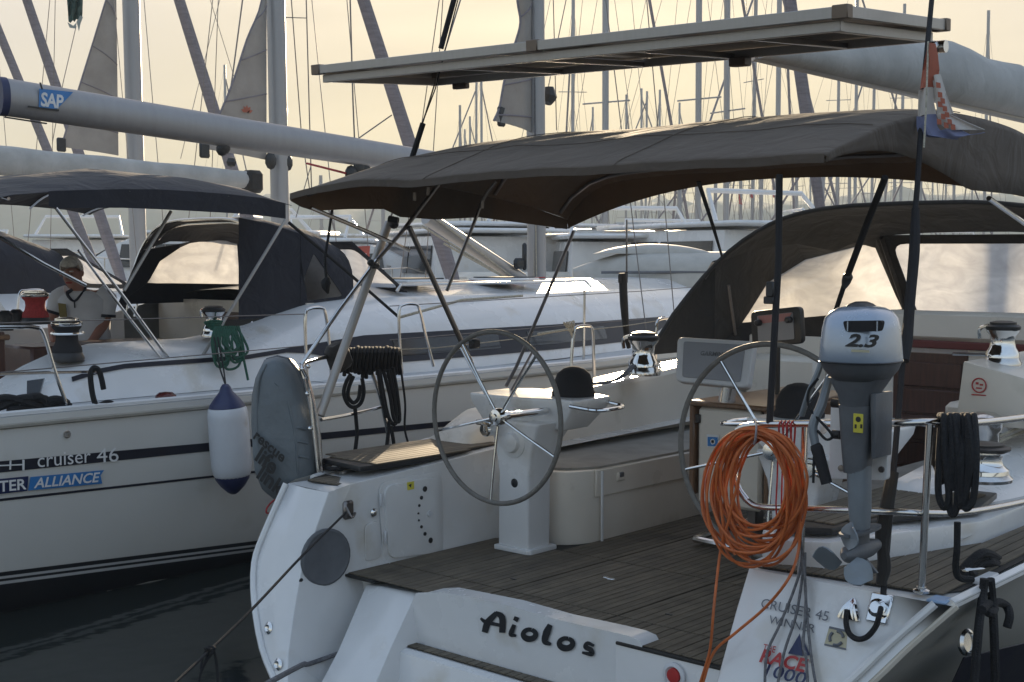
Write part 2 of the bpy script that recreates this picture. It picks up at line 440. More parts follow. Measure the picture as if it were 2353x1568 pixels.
M['sail'] = canvas_mat('grey_sailcloth', (.36, .34, .32), thin=.25, thincol=(.42, .38, .32), wr=.35, rough=.7)
M['boomcover'] = canvas_mat('pale_boom_cover', (.40, .40, .39), thin=.0, wr=.3, rough=.7)
M['furl'] = mat('furled_sail_cover', (.22, .20, .22), rough=.8, var=.2, scale=5, stretch=(1, 1, 6))
M['wire'] = mat('rigging_wire', (.20, .18, .17), rough=.4, metal=.5)
M['teak_y'] = teak_mat('weathered_teak', (.142, .118, .086), 'y')
M['teak_x'] = teak_mat('weathered_teak_across', (.142, .118, .086), 'x')
M['caulk'] = mat('black_caulking', (.018, .017, .016), rough=.7)
M['varnish'] = mat('varnished_wood', (.16, .085, .045), rough=.35, var=.35, scale=4, stretch=(12, 12, 1), coat=.3)
M['mahogany'] = mat('dark_mahogany', (.070, .028, .020), rough=.4, var=.3, scale=4, stretch=(14, 14, 1), coat=.15)
M['black'] = mat('black_plastic', (.018, .018, .020), rough=.42, var=.2, bump=.05)
M['black_matt'] = mat('black_cover', (.014, .013, .015), rough=.85, var=.2, bump=.2, bscale=90)
M['rope_k'] = mat('black_rope', (.012, .012, .014), rough=.85, var=.35, scale=60, bump=.6, bscale=150)
M['rope_g'] = mat('grey_rope', (.15, .15, .16), rough=.85, var=.4, scale=60, bump=.6, bscale=150)
M['rope_w'] = mat('pale_rope', (.42, .38, .30), rough=.85, var=.3, scale=60, bump=.6, bscale=150)
M['rope_green'] = mat('green_rope', (.018, .085, .055), rough=.8, var=.35, scale=60, bump=.6, bscale=150)
M['rope_red'] = mat('red_rope', (.35, .03, .03), rough=.8, var=.3, scale=60)
M['orange'] = mat('orange_hose', (.50, .125, .030), rough=.5, var=.22, scale=14, bump=.15, bscale=60)
M['silver'] = mat('silver_cowl_paint', (.34, .40, .49), rough=.26, metal=.45, var=.03, scale=4, coat=.5)
M['dgrey'] = mat('dark_grey_casting', (.125, .132, .145), rough=.5, metal=.2, var=.2, bump=.1)
M['mgrey'] = mat('mid_grey_casting', (.19, .215, .24), rough=.45, metal=.2, var=.15, bump=.06)
M['board'] = mat('grey_mounting_board', (.64, .64, .65), rough=.5, var=.12, scale=4, spots=((.26, .25, .23), 6, .6))
M['vinyl_grey'] = mat('grey_vinyl_bag', (.13, .15, .165), rough=.42, var=.18, scale=3, bump=.9, bscale=11)
M['pod'] = mat('grey_pod_plastic', (.27, .28, .31), rough=.5, var=.06)
M['pod_rim'] = mat('pale_pod_plastic', (.60, .61, .63), rough=.45, var=.05)
M['leather'] = mat('grey_wheel_leather', (.16, .15, .135), rough=.6, var=.2, scale=30, bump=.25, bscale=120)
M['solar_under'] = mat('solar_backsheet', (.11, .078, .060), rough=.5, var=.15)
M['solar_cell'] = mat('solar_cells', (.012, .014, .03), rough=.12, var=.2)
M['red'] = mat('red_paint', (.42, .03, .03), rough=.45)
M['blue'] = mat('blue_decal', (.04, .20, .50), rough=.4)
M['dblue'] = mat('dark_blue_decal', (.012, .022, .085), rough=.4)
M['blueink'] = mat('blue_print', (.03, .09, .23), rough=.5)
M['white'] = mat('white_print', (.72, .72, .72), rough=.5)
M['yellow'] = mat('yellow_label', (.62, .55, .06), rough=.5)
M['beige'] = mat('beige_sticker', (.45, .41, .28), rough=.5)
M['ink'] = mat('black_lettering', (.010, .012, .016), rough=.4)
M['greyink'] = mat('grey_lettering', (.12, .13, .15), rough=.4)
M['fender'] = mat('white_fender', (.62, .64, .68), rough=.35, var=.05, spots=((.45, .43, .40), 4, .6))
M['fender_b'] = mat('blue_fender_end', (.022, .030, .095), rough=.4, var=.15)
M['glass_dark'] = mat('dark_window', (.012, .013, .017), rough=.08, var=.1, coat=.5)
M['skin'] = mat('skin', (.36, .17, .12), rough=.55, var=.12, scale=12)
M['hair'] = mat('grey_hair', (.62, .60, .55), rough=.75, var=.35, scale=40, bump=.5, bscale=90)
M['shirt'] = mat('white_polo_cloth', (.62, .63, .66), rough=.85, var=.08, bump=.2, bscale=12)
M['navycloth'] = mat('navy_cloth', (.02, .022, .035), rough=.85, bump=.2, bscale=14)
M['kit_y'] = mat('dull_yellow_cloth', (.20, .16, .05), rough=.8)
# ================================================================== THE NEAR YACHT (boat frame: +Y forward, +X starboard, z = 0 water)
yacht = thing('sailing_yacht', 'white sailing yacht moored stern first in front, lettered Aiolos, with taupe bimini and orange hose', 'sailing yacht', (0, 2, 0))
XC = 0.1
def lerp_tab(tab, t):
    if t <= tab[0][0]: return tab[0][1]
    for (a, va), (b, vb) in zip(tab, tab[1:]):
        if t <= b: return va + (vb - va) * (t - a) / (b - a)
    return tab[-1][1]
TPp, TPn = V((0, .9, 1.0)), V((0, 1, -.5))
def onT(x, y, off=0.0):
    return atP(x, y, TPp - V((0, off, 0)), TPn)
def ring_xz(c, r, n=28): return [V(c) + V((r * math.cos(2 * math.pi * i / n), -.002, r * math.sin(2 * math.pi * i / n))) for i in range(n)]
# --- hull
port_edge = [V((-1.50, .90, 1.0)), V((-1.53, .77, .74)), V((-1.52, .70, .60)), V((-1.41, .615, .43)), V((-1.22, .52, .24)), V((-1.0, .45, .10)), V((-.6, .3, -.2))]
stb_edge = [V((2.19, .90, 1.0)), V((2.06, .82, .85)), V((1.95, .755, .71)), V((1.80, .68, .55)), V((1.60, .58, .36)), V((1.30, .48, .15)), V((.8, .3, -.2))]
hbP = [(1, 1.5), (2.4, 1.98), (5, 2.05), (7.5, 2.0), (10, 1.55), (12, .8), (13.7, .02)]
hbS = [(.9, 2.19), (2.2, 2.22), (5, 2.22), (7.5, 2.1), (10, 1.6), (12, .82), (13.7, .02)]
midprof = [1.0, .99, .975, .945, .89, .80, .45]
def hull_side(edge, tab, sg):
    rows = []
    for y in (None, 1.15, 1.5, 2, 2.6, 3.4, 4.6, 6, 7.5, 9, 10.5, 12, 13, 13.7):
        if y is None: rows.append(edge); continue
        w = lerp_tab(tab, y); t = min(1, (y - .9) / 3.2); t = t * t * (3 - 2 * t)
        row = []
        for j, e in enumerate(edge):
            pr = abs(e.x) / abs(edge[0].x); f = pr + (midprof[j] - pr) * t
            zs = e.z + (y - .9) * .02 * (1 if j == 0 else .3)
            yy = y if y > 1.6 else max(y, e.y + (y - .9) * .6)
            yy = e.y + (y - e.y) * min(1, (y - .9) / .7)
            row.append(V((sg * w * f, yy, zs)))
        rows.append(row)
    return rows
m = MB(); m.grid(hull_side(port_edge, hbP, -1)); m.grid(hull_side(stb_edge, hbS, 1))
put('hull', m, M['hull'], yacht)
# sheer deck, side decks and foredeck
m = MB()
ys = [1.0, 1.6, 2.4, 3.4, 5, 6.5, 8, 10, 12, 13.6]
m.grid([[V((-lerp_tab(hbP, y) + .01, y, .985 + (y - .9) * .02)), V((-1.16, y, .99 + (y - .9) * .02))] for y in ys if y < 8])
m.grid([[V((1.3, y, .99 + (y - .9) * .02)), V((lerp_tab(hbS, y) - .01, y, .985 + (y - .9) * .02))] for y in ys if y < 8])
m.grid([[V((-lerp_tab(hbP, y) + .01, y, .985 + (y - .9) * .02)), V((lerp_tab(hbS, y) - .01, y, .985 + (y - .9) * .02))] for y in ys if y >= 5.0])
put('deck', m, M['gel'], yacht)
# toe rails
m = MB(); m.tube([V((-lerp_tab(hbP, y), y, .995 + (y - .9) * .02)) for y in (1.1, 1.6, 2.4, 3.4, 5, 6.5, 8, 10, 12)], .022, 6)
put('toe_rail', m, M['gel'], yacht)
m = MB(); m.tube([V((lerp_tab(hbS, y) - .02, y, .995 + (y - .9) * .02)) for y in (.93, 1.6, 2.4, 3.4, 5, 6.5, 8, 10, 12)], .022, 6)
put('toe_rail', m, M['gel'], yacht)
# --- port stern quarter: sloping transom face, inner wall with the locker
fold = [V((-1.17, .905, .99)), V((-1.15, .77, .75)), V((-1.15, .70, .60)), V((-1.10, .615, .43)), V((-1.03, .52, .24)), V((-.95, .455, .10)), V((-.6, .3, -.2))]
wall_in = [V((-1.15, 1.05, 1.02)), V((-1.15, 1.03, .75)), V((-1.14, 1.02, .58)), V((-1.10, .98, .43)), V((-1.05, .86, .24)), V((-1.0, .74, .10)), V((-.7, .5, -.2))]
wall_fr = [V((-1.15, 2.4, 1.10)), V((-1.15, 2.4, .75)), V((-1.14, 2.4, .55)), V((-1.12, 2.4, .4)), V((-1.1, 2.4, .2)), V((-1.1, 2.4, .0)), V((-1.1, 2.4, -.2))]
m = MB(); m.grid([port_edge, [a.lerp(b, .5) + V((0, -.012, 0)) for a, b in zip(port_edge, fold)], fold, [a.lerp(b, .45) for a, b in zip(fold, wall_in)], wall_in, wall_fr])
m.grid([[port_edge[0], V((-1.5, 1.05, 1.0)), V((-2.0, 2.4, 1.02))], [fold[0], V((-1.15, 1.05, 1.02)), V((-1.15, 2.4, 1.1))]])
put('stern_quarter', m, M['gel'], yacht, ang=28, bev=.018, seg=3)
m = MB(); m.tube([p + V((-.004, -.012, 0)) for p in port_edge[:6]], .017, 8, k=3)
put('edge_moulding', m, M['gel'], yacht)
def Wl(x, y, off=.006): return atX(x, y, -1.15 + off)
# locker door in the inner wall
def rquad(m, pts, r=.22, ext=V((.012, 0, 0)), n=4):
    """rounded quad from four corners, extruded"""
    out = []
    for i in range(4):
        p, a, b = V(pts[i]), V(pts[i - 1]), V(pts[(i + 1) % 4])
        L = min((a - p).length, (b - p).length) * r
        q0, q1 = p + (a - p).normalized() * L, p + (b - p).normalized() * L
        for k in range(n + 1):
            t = k / n; out.append(q0 * (1 - t) ** 2 + p * 2 * t * (1 - t) + q1 * t ** 2)
    m.prism(out, ext); return m
e = rquad(MB(), [Wl(878, 1117), Wl(1004, 1092), Wl(1009, 1268), Wl(889, 1284)], .16, V((.02, 0, 0)))
door = put('locker_door', e, M['gel'], yacht, bev=.006)
e = rquad(MB(), [Wl(868, 1109), Wl(1013, 1081), Wl(1018, 1279), Wl(880, 1294)], .16, V((.006, 0, 0)))
put('locker_frame', e, M['gel'], yacht, bev=.003)
for (x, y, r) in ((976, 1124, .016), (968, 1144, .011), (963, 1162, .008), (961, 1180, .006), (962, 1196, .006), (968, 1211, .009), (976, 1227, .011), (989, 1242, .016)):
    m = MB(); m.lathe(Wl(x, y, .026), (1, 0, 0), [(r, 0), (r, .004), (0, .004)], 10); put('vent_hole', m, M['black'], door)
for (x, y) in ((876, 1150), (886, 1236)):
    m = MB(); m.box(Wl(x, y, .028), (.014, .016, .07), b=.004); put('hinge', m, M['pod_rim'], door)
m = MB(); rquad(m, [Wl(935, 1109, .027), Wl(951, 1106, .027), Wl(951, 1124, .027), Wl(936, 1127, .027)], .05, V((.002, 0, 0))); put('warning_label', m, M['yellow'], door)
m = MB(); m.lathe(Wl(943, 1116, .0295), (1, 0, 0), [(.014, 0), (0, .001)], 3); put('warning_mark', m, M['ink'], door)
m = MB(); m.lathe(Wl(987, 1181, .026), (1, 0, 0), [(.02, 0), (.018, .008), (0, .01)], 14); put('latch', m, M['pod_rim'], door)
e = rquad(MB(), [Wl(838, 1205), Wl(872, 1196), Wl(873, 1282), Wl(836, 1291)], .3, V((.010, 0, 0)))
put('shower_lid', e, M['gel'], yacht, bev=.004)
m = MB(); m.lathe(Wl(858, 1178), (1, 0, 0), [(.024, 0), (.024, .006), (.014, .016), (0, .018)], 14); put('snap_stud', m, M['chrome'], yacht)
m = MB(); m.lathe(Wl(692, 1335, .01), (1, 0, 0), [(.014, 0), (0, .003)], 10); put('drain', m, M['black'], yacht)
m = MB(); m.lathe(atX(747, 1280, -1.135), (1, -.12, .0), [(.150, 0), (.150, .012), (.138, .018), (.120, .012), (0, .022)], 28); put('loudspeaker', m, M['dgrey'], yacht)
# deck eye where the mooring line starts
p = Wl(800, 1172)
m = MB(); m.box(p, (.03, .07, .10), b=.012); m.tube([p + V((.02, -.03, .02)), p + V((.05, -.02, -.03)), p + V((.02, .03, -.02))], .008, 6, k=3); put('mooring_eye', m, M['steel_dark'], yacht)
for (x, y) in ((618, 1444), (640, 1528)):
    p = onT(x, y, .01); m = MB(); m.lathe(p, (0, -1, .3), [(.030, 0), (.032, .006), (.018, .014), (.014, .010), (0, .008)], 14); put('through_hull', m, M['chrome'], yacht)
# --- centre steps
def onY(x, y, Y=.99): return atY(x, y, Y)
top = [onY(*p) for p in ((956, 1363), (1016, 1361), (1071, 1372), (1164, 1391), (1278, 1424), (1400, 1451), (1445, 1462), (1470, 1473), (1476, 1484))]
bot = [onY(*p) for p in ((902, 1481), (989, 1465), (1030, 1466), (1164, 1498), (1270, 1528), (1393, 1561), (1425, 1569), (1450, 1575), (1464, 1580))]
m = MB(); m.grid([top, bot]); m.grid([top, [p + V((0, .12, 0)) for p in top]]); m.grid([bot, [V((p.x, p.y + .0, -.1)) for p in bot]])
put('step_riser', m, M['gel'], yacht, ang=50)
fr = [atZ(*p, .285) for p in ((902, 1481), (978, 1503), (1164, 1558))]
dx = fr[2] - fr[1]
fr += [fr[2] + dx * .7, fr[2] + dx * 1.5]
# the step: white nosing with teak strips laid on it
bk = [V((p.x + .05, .99, .283)) for p in fr]
m = MB(); m.grid([bk, [p - V((0, 0, .002)) for p in fr], [p + V((.0, -.035, -.012)) for p in fr], [p + V((-.02, -.07, -.12)) for p in fr], [p + V((-.05, -.30, -.6)) for p in fr]])
put('step_moulding', m, M['gel'], yacht, ang=50)
tread = put('step_tread', MB().grid([[p + V((0, -.002, .003)) for p in bk], [p + V((0, .012, .003)) for p in fr]]), M['caulk'], yacht)
for i in range(34):
    x0 = -.62 + i * .05
    xa, xb = x0, x0 + .045
    def fy(x):
        for a, b in zip(fr, fr[1:]):
            if x <= b.x: return a.y + (b.y - a.y) * (x - a.x) / (b.x - a.x) + .02
        return fr[-1].y + .02
    if xa < fr[0].x + .02: continue
    ya, yb = fy(xa), fy(xb)
    if ya > .965: continue
    m = MB(); m.prism([V((xa, ya, .287)), V((xb, yb, .287)), V((xb, .978, .287)), V((xa, .978, .287))], V((0, 0, .006)))
    put('teak_strip', m, M['teak_y'], tread)
def onK(x, y): return atP(x, y, (0, 1, .5), (0, 1, -1))
m = MB(); m.prism([onK(841, 1342), onK(956, 1363), onK(902, 1480), onK(850, 1600), onK(720, 1600), onK(776, 1495)], V((0, .35, -.02)))
put('step_cheek', m, M['gel'], yacht, bev=.012)
m = MB(); m.prism([V((.655, .985, .540)), V((1.30, .985, .540)), V((1.30, .985, -.1)), V((.655, .985, -.1))], V((0, .1, 0)))
put('step_block', m, M['gel'], yacht, bev=.012)
m = MB(); m.box((.0, 1.12, .2), (2.6, .06, .6)); put('step_backing', m, M['gel'], yacht)
m = MB(); m.lathe(onY(1550, 1552, .978), (0, -1, 0), [(.055, 0), (.055, .008), (.040, .014), (.034, .006)], 20); bt = put('button_ring', m, M['pod_rim'], yacht)
m = MB(); m.lathe(onY(1550, 1552, .974), (0, -1, 0), [(.033, 0), (.030, .014), (0, .018)], 18); put('button', m, M['red'], bt)
# the name
def Z3(zx, zy): return (1103 + .27355 * zx, 1139.2 + .27355 * zy)
class NameF: pass
def name_strokes():
    mm = MB()
    k = [0]
    def st(pts, w):
        P = smooth_path([V((a, b, 0)) for a, b in pts], 6); n = len(P); L = []; R = []
        for i, p in enumerate(P):
            t = (P[min(i + 1, n - 1)] - P[max(i - 1, 0)]).normalized(); nn = V((-t.y, t.x, 0))
            q = i / (n - 1) * (len(w) - 1); a = min(int(q), len(w) - 2); ww = w[a] + (w[a + 1] - w[a]) * (q - a)
            L.append(p + nn * ww); R.append(p - nn * ww)
        k[0] += 1
        f = lambda p: onY(*Z3(p.x, p.y), .985 - k[0] * .0004)
        mm.grid([[f(a) for a in L], [f(a) for a in R]])
    st([(38, 1150), (66, 1065), (140, 985)], (26, 30, 20)); st([(128, 985), (185, 1025), (186, 1152)], (18, 28, 26)); st([(4, 1030), (50, 1062), (180, 1092)], (10, 17, 14))
    st([(288, 1085), (266, 1140), (262, 1168), (304, 1178)], (16, 22, 20, 10)); st([(284, 1028), (322, 1046)], (17, 21))
    def loop(cx, cy, rx, ry, w):
        st([(cx + rx * math.cos(a), cy + ry * math.sin(a)) for a in [math.pi * 2 * i / 10 - 1.2 for i in range(11)]], w)
    loop(415, 1165, 52, 40, (18, 23, 27, 20, 18)); loop(722, 1241, 56, 42, (18, 24, 28, 21, 18))
    st([(590, 1085), (560, 1150), (545, 1225), (596, 1250)], (22, 32, 26, 12))
    st([(958, 1262), (905, 1240), (886, 1272), (930, 1296), (936, 1332), (856, 1318)], (11, 17, 20, 22, 20, 10))
    return mm
put('name_lettering', name_strokes(), M['ink'], yacht)
# --- starboard stern quarter
inn = [V((1.37, .90, 1.0)), V((1.365, .82, .85)), V((1.36, .755, .71)), V((1.355, .68, .55)), V((1.34, .58, .36)), V((1.25, .48, .15)), V((.7, .3, -.2))]
m = MB(); m.grid([[p + V((-.01, .5, 0)) for p in inn], inn, [a.lerp(b, .5) for a, b in zip(inn, stb_edge)], stb_edge])
m.grid([[inn[0], V((1.36, 1.6, 1.0))], [stb_edge[0], V((2.2, 1.6, 1.0))]])
put('stern_quarter', m, M['gel'], yacht, ang=28, bev=.016, seg=3)
m = MB(); m.tube([p + V((-.055, -.012, 0)) for p in stb_edge[:6]], .016, 8, k=3); put('edge_moulding', m, M['gel'], yacht)
m = MB(); m.tube([p + V((.0, .03, 0)) for p in stb_edge[:6]], .020, 8, k=3); put('edge_moulding', m, M['gel_cream'], yacht)
TX, TY = V((1, 0, 0)), V((0, .4472, .8944))
def ttext(s, x, y, x2, cap, ma, bold=0., shear=0., parent=yacht, name='lettering', space=1.0):
    o = onT(x, y, .014); e_ = onT(x2, y, .014); w = (e_ - o).length
    mb = text_mb(s, 1.0, (0, 0, 0), (1, 0, 0), (0, 1, 0), bold, shear, space, lift=0)
    xs = [v[0] for v in mb.v]; h = max(v[1] for v in mb.v); x0, x1 = min(xs), max(xs)
    N_ = TX.cross(TY)
    mb.v = [tuple(o + TX * ((v[0] - x0) / (x1 - x0) * w) + TY * (v[1] / h * cap)) for v in mb.v]
    return put(name, mb, ma, parent)
ttext('CRUISER 45', 1747, 1396, 1906, .036, M['greyink'])
ttext('WINNER', 1765, 1432, 1874, .030, M['greyink'])
ttext('THE', 1752, 1494, 1781, .024, M['red'], .012)
ttext('RACE', 1744, 1520, 1855, .050, M['red'], .03, .15)
ttext('1000', 1756, 1552, 1852, .046, M['dblue'], .008, .12)
m = MB(); m.prism([onT(1811, 1502, .013), onT(1845, 1508, .013), onT(1838, 1456, .013)], V((0, -.001, 0))); m.prism([onT(1847, 1507, .013), onT(1862, 1506, .013), onT(1843, 1464, .013)], V((0, -.001, 0)))
put('sail_emblem', m, M['dblue'], yacht)
m = MB(); rquad(m, [onT(1906, 1440, .003), onT(1949, 1450, .003), onT(1944, 1494, .003), onT(1894, 1483, .003)], .05, V((0, -.002, 0))); st = put('sticker', m, M['beige'], yacht)
m = MB(); m.prism([onT(1906, 1439, .006), onT(1949, 1449, .006), onT(1948.5, 1454, .006), onT(1905, 1444, .006)], V((0, -.001, 0))); m.prism([onT(1895, 1479, .006), onT(1944, 1490, .006), onT(1944, 1494, .006), onT(1894, 1483, .006)], V((0, -.001, 0))); put('sticker_bar', m, M['greyink'], st)
m = MB(); c0 = onT(1922, 1467, .007)
for k in range(3):
    a0 = k * 2.094 + .3
    m.tube([c0 + TX * (.026 * math.cos(a0 + t)) + TY * (.026 * math.sin(a0 + t)) for t in (0, .35, .7, 1.05, 1.4)], .006, 5)
put('recycling_mark', m, M['greyink'], st)
# clam-shell vent and power inlet
p = onT(1957, 1403)
m = MB()
for i in range(5):
    s = -0.028 + i * .014
    m.tube([p + TX * s * 1.3 + TY * -.03 + V((0, -.012, 0)), p + TX * s * .8 + TY * .01 + V((0, -.022, 0)), p + TY * .042 + V((0, -.006, 0))], .009, 6, k=2)
put('clam_vent', m, M['chrome'], yacht)
p = onT(2024, 1398)
m = MB(); m.box(p + V((0, -.008, 0)), (.085, .02, .11), (TX, TX.cross(TY) * -1, TY), .006); m.lathe(p + V((0, -.015, 0)), (0, -1, .5), [(.034, 0), (.034, .02), (.022, .03), (0, .03)], 16)
put('power_inlet', m, M['chrome'], yacht)
# --- cockpit sole: teak strips over black caulking
SZ = .55
sole = put('cockpit_sole', MB().grid([[V((-1.13, 1.0, SZ)), V((1.2, 1.0, SZ))], [V((-1.13, 2.5, SZ)), V((1.2, 2.5, SZ))], [V((-1.13, 5.2, SZ)), V((1.2, 5.2, SZ))]]), M['caulk'], yacht)
for xc_, w_ in ((-1.03, .22), (.93, .54)):
    m = MB(); m.box((xc_, 1.03, SZ - .008), (w_, .1, .014), b=.003); put('sole_edge', m, M['caulk'], yacht)
segs = [(1.0, 1.285), (1.297, 2.145), (2.157, 5.1)]
pw = .0505
for i in range(46):
    xa = -1.125 + i * pw; xb = xa + pw - .0045; xm = (xa + xb) / 2
    if abs(xm + .31) < .022 or abs(xm - .43) < .022: xb -= .008
    for (a, b) in segs:
        if a > 2 and (xm < -.62 or xm > .66): continue
        h = .006 + random.uniform(-.0006, .0006)
        mm = MB(); mm.box(((xa + xb) / 2, (a + b) / 2, SZ + h / 2), (xb - xa, b - a, h), b=.0012); put('plank', mm, M['teak_y'], sole)
for (x, y) in ((1392, 1327), (1400, 1330), (1407, 1331)):
    m = MB(); m.lathe(atZ(x, y, SZ + .006), (0, 0, 1), [(.016, 0), (.014, .004), (0, .005)], 10); put('hatch_lift', m, M['steel'], sole)
for (x, y) in ((1180, 1331), (1537, 1412)):
    m = MB(); m.box(atZ(x, y, SZ + .008), (.035, .012, .004), b=.001); put('hatch_slot', m, M['black'], sole)
# --- benches
def bench(side):
    s = side; xi = -.62 if s < 0 else .68; xo = -1.32 if s < 0 else 1.30
    pl = [V((xi, 5.1, 0)), V((xi, 2.50, 0))] + [V((xi + s * .20 * (1 - math.cos(t)), 2.50 - .27 * math.sin(t), 0)) for t in (.3, .6, .9, 1.2, 1.57)] + [V((xo, 2.22, 0)), V((xo, 5.1, 0))]
    m = MB(); m.prism([p + V((0, 0, SZ)) for p in pl], V((0, 0, .43)))
    b = put('bench', m, M['gel_cream'], yacht, ang=30, bev=.010)
    m = MB(); m.prism([p + V((s * .01, .0, .982)) for p in [V((xi, 5.1, 0)), V((xi, 2.52, 0)), V((xi + s * .10, 2.33, 0)), V((xi + s * .25, 2.26, 0)), V((xo, 2.25, 0)), V((xo, 5.1, 0))]], V((0, 0, .012))); put('seat_pad', m, M['grey_seat'], b)
    return b
bp_ = bench(-1); bench(1)
m = MB(); m.box((-.613, 3.76, .90), (.02, 2.62, .16), b=.006); put('locker_lid', m, M['gel_cream'], bp_)
m = MB(); m.box((-.60, 2.50, .74), (.012, .02, .46), b=.004); put('trim_strip', m, M['gel'], bp_)
p = atX(1426, 1095, -.60); m = MB(); m.box(p, (.02, .075, .05), b=.006); put('lid_latch', m, M['gel_cream'], bp_); m = MB(); m.box(p + V((.008, 0, .012)), (.014, .04, .03), b=.004); put('latch_recess', m, M['dgrey'], bp_)
# --- coamings
def coaming(sg, xin, xtop, xout, ya, za):
    rows = []
    for y, dz in ((ya, -.32), (ya + .12, -.16), (ya + .35, -.05), (ya + .8, 0), (3.2, .03), (4.3, .11), (5.2, .17), (6.2, .2)):
        z = za + dz; y0 = y
        rows.append([V((xin, y0, 1.0 if y > 2.2 else 1.02)), V((xin + sg * .03, y0, z - .03)), V((xin + sg * .06, y0, z)), V((xtop, y0, z + .005)), V((xtop + sg * .05, y0, z - .02)), V((xout, y0, 1.02 + y * .02))])
    a = rows[0]; n = len(a)
    m = MB(); m.grid(rows); m.add(a, [tuple(range(n))])
    return put('coaming', m, M['gel_cream'] if sg < 0 else M['gel'], yacht, ang=40)
coaming(-1, -1.30, -1.60, -1.78, 2.05, 1.31)
coaming(1, 1.30, 1.60, 1.88, 1.75, 1.22)
# starboard raised block with the round sticker
blk = [atY(2213, 830, 3.05), atY(2400, 882, 3.05), atY(2400, 990, 3.05), atY(2195, 975, 3.05)]
m = MB(); m.prism(blk, V((.02, 2.0, .03))); bk_ = put('winch_plinth', m, M['gel_cream'], yacht, bev=.012)
p = atY(2250, 886, 3.045)
m = MB(); m.tube(ring_xz(p, .036), .0035, 6, closed=True); put('sticker_ring', m, M['red'], bk_)
m = MB(); m.box(p + V((-.010, -.002, .010)), (.014, .002, .012)); put('sticker_print', m, M['red'], bk_)
m = MB(); m.box(p + V((.012, -.002, .004)), (.016, .002, .009)); put('sticker_print', m, M['red'], bk_)
m = MB(); m.box(p + V((.000, -.002, -.014)), (.030, .002, .007)); put('sticker_print', m, M['red'], bk_)
m = MB(); m.box(atY(2249, 908, 3.045), (.075, .002, .006)); put('sticker_text', m, M['red'], bk_)
# --- quarter seats (teak slabs)
def slab(name, pts, ext, ma): 
    m = MB(); m.prism(pts, ext); return put(name, m, ma, yacht, bev=.008)
sp = [atZ(x, y, 1.075) for x, y in ((836, 1085), (955, 1038), (1046, 1013), (1088, 1038), (965, 1062), (890, 1086))]
sp = [V((-1.22, 1.17, 1.06)), V((-1.60, 1.22, 1.06)), V((-1.72, 1.75, 1.06)), V((-1.66, 2.2, 1.06)), V((-1.30, 2.42, 1.06)), V((-1.24, 2.05, 1.06)), V((-1.18, 1.55, 1.06))]
s1 = slab('helm_seat', sp, V((0, 0, .03)), M['black'])
for i in range(10):
    xa = -1.68 + i * .05; ya, yb = 1.26 + (0.05 if xa < -1.6 else 0), 2.16 if xa < -1.33 else 2.30
    if xa > -1.27: yb = 2.0
    m = MB(); m.box((xa + .022, (ya + yb) / 2, 1.094), (.045, yb - ya, .008), b=.0015); put('teak_strip', m, M['teak_y'], s1)
dk = put('deck_inlay', MB().prism([V((-1.2, 1.0, 1.004)), V((-1.46, 1.0, 1.004)), V((-1.58, 1.2, 1.004)), V((-1.2, 1.2, 1.004))], V((0, 0, .004))), M['caulk'], yacht)
for i in range(5):
    m = MB(); m.box((-1.24 - i * .05, 1.09, 1.011), (.045, .17, .006), b=.001); put('teak_strip', m, M['teak_y'], dk)
# starboard: side box, seat and teak side deck
m = MB(); m.prism([V((1.30, 1.12, .99)), V((1.45, .99, .99)), V((1.62, 1.08, .99)), V((1.90, 1.9, .99)), V((1.90, 2.6, .99)), V((1.30, 2.6, .99))], V((0, 0, .12)))
put('seat_base', m, M['gel'], yacht, bev=.012)
sp = [V((1.32, 1.16, 1.125)), V((1.47, 1.06, 1.125)), V((1.60, 1.14, 1.125)), V((1.66, 1.5, 1.125)), V((1.86, 1.95, 1.125)), V((1.78, 2.35, 1.125)), V((1.32, 2.3, 1.125))]
s2 = slab('helm_seat', sp, V((0, 0, .028)), M['black'])
for i in range(9):
    xa = 1.345 + i * .048; yb = 2.24; ya = 1.20 if xa < 1.55 else (1.3 if xa < 1.62 else 1.6)
    m = MB(); m.box((xa + .02, (ya + yb) / 2, 1.157), (.043, yb - ya, .008), b=.0015); put('teak_strip', m, M['teak_y'], s2)
m = MB(); m.prism([V((1.40, .925, 1.002)), V((2.07, .985, 1.002)), V((2.14, 1.1, 1.002)), V((2.16, 3.6, 1.05)), V((1.93, 3.6, 1.05)), V((1.93, 1.9, 1.01)), V((1.64, 1.06, 1.002)), V((1.44, .98, 1.002))], V((0, 0, .004)))
sd = put('side_deck', m, M['caulk'], yacht)
def yin(x):
    return lerp_tab([(1.40, .985), (1.62, 1.05), (1.93, 1.88), (1.94, 3.55)], x)
for i in range(15):
    xa = 1.42 + i * .05; xb = xa + .045
    if xb > 2.12: break
    y0 = .935 + (xa - 1.4) * .085; ya_, yb_ = yin(xa), yin(xb)
    zt_ = lambda y: 1.007 + (y - 1) * .018
    m = MB(); m.prism([V((xa, y0, 1.007)), V((xb, y0 + .004, 1.007)), V((xb, yb_, zt_(yb_))), V((xa, ya_, zt_(ya_)))], V((0, 0, .006))); put('teak_strip', m, M['teak_y'], sd)
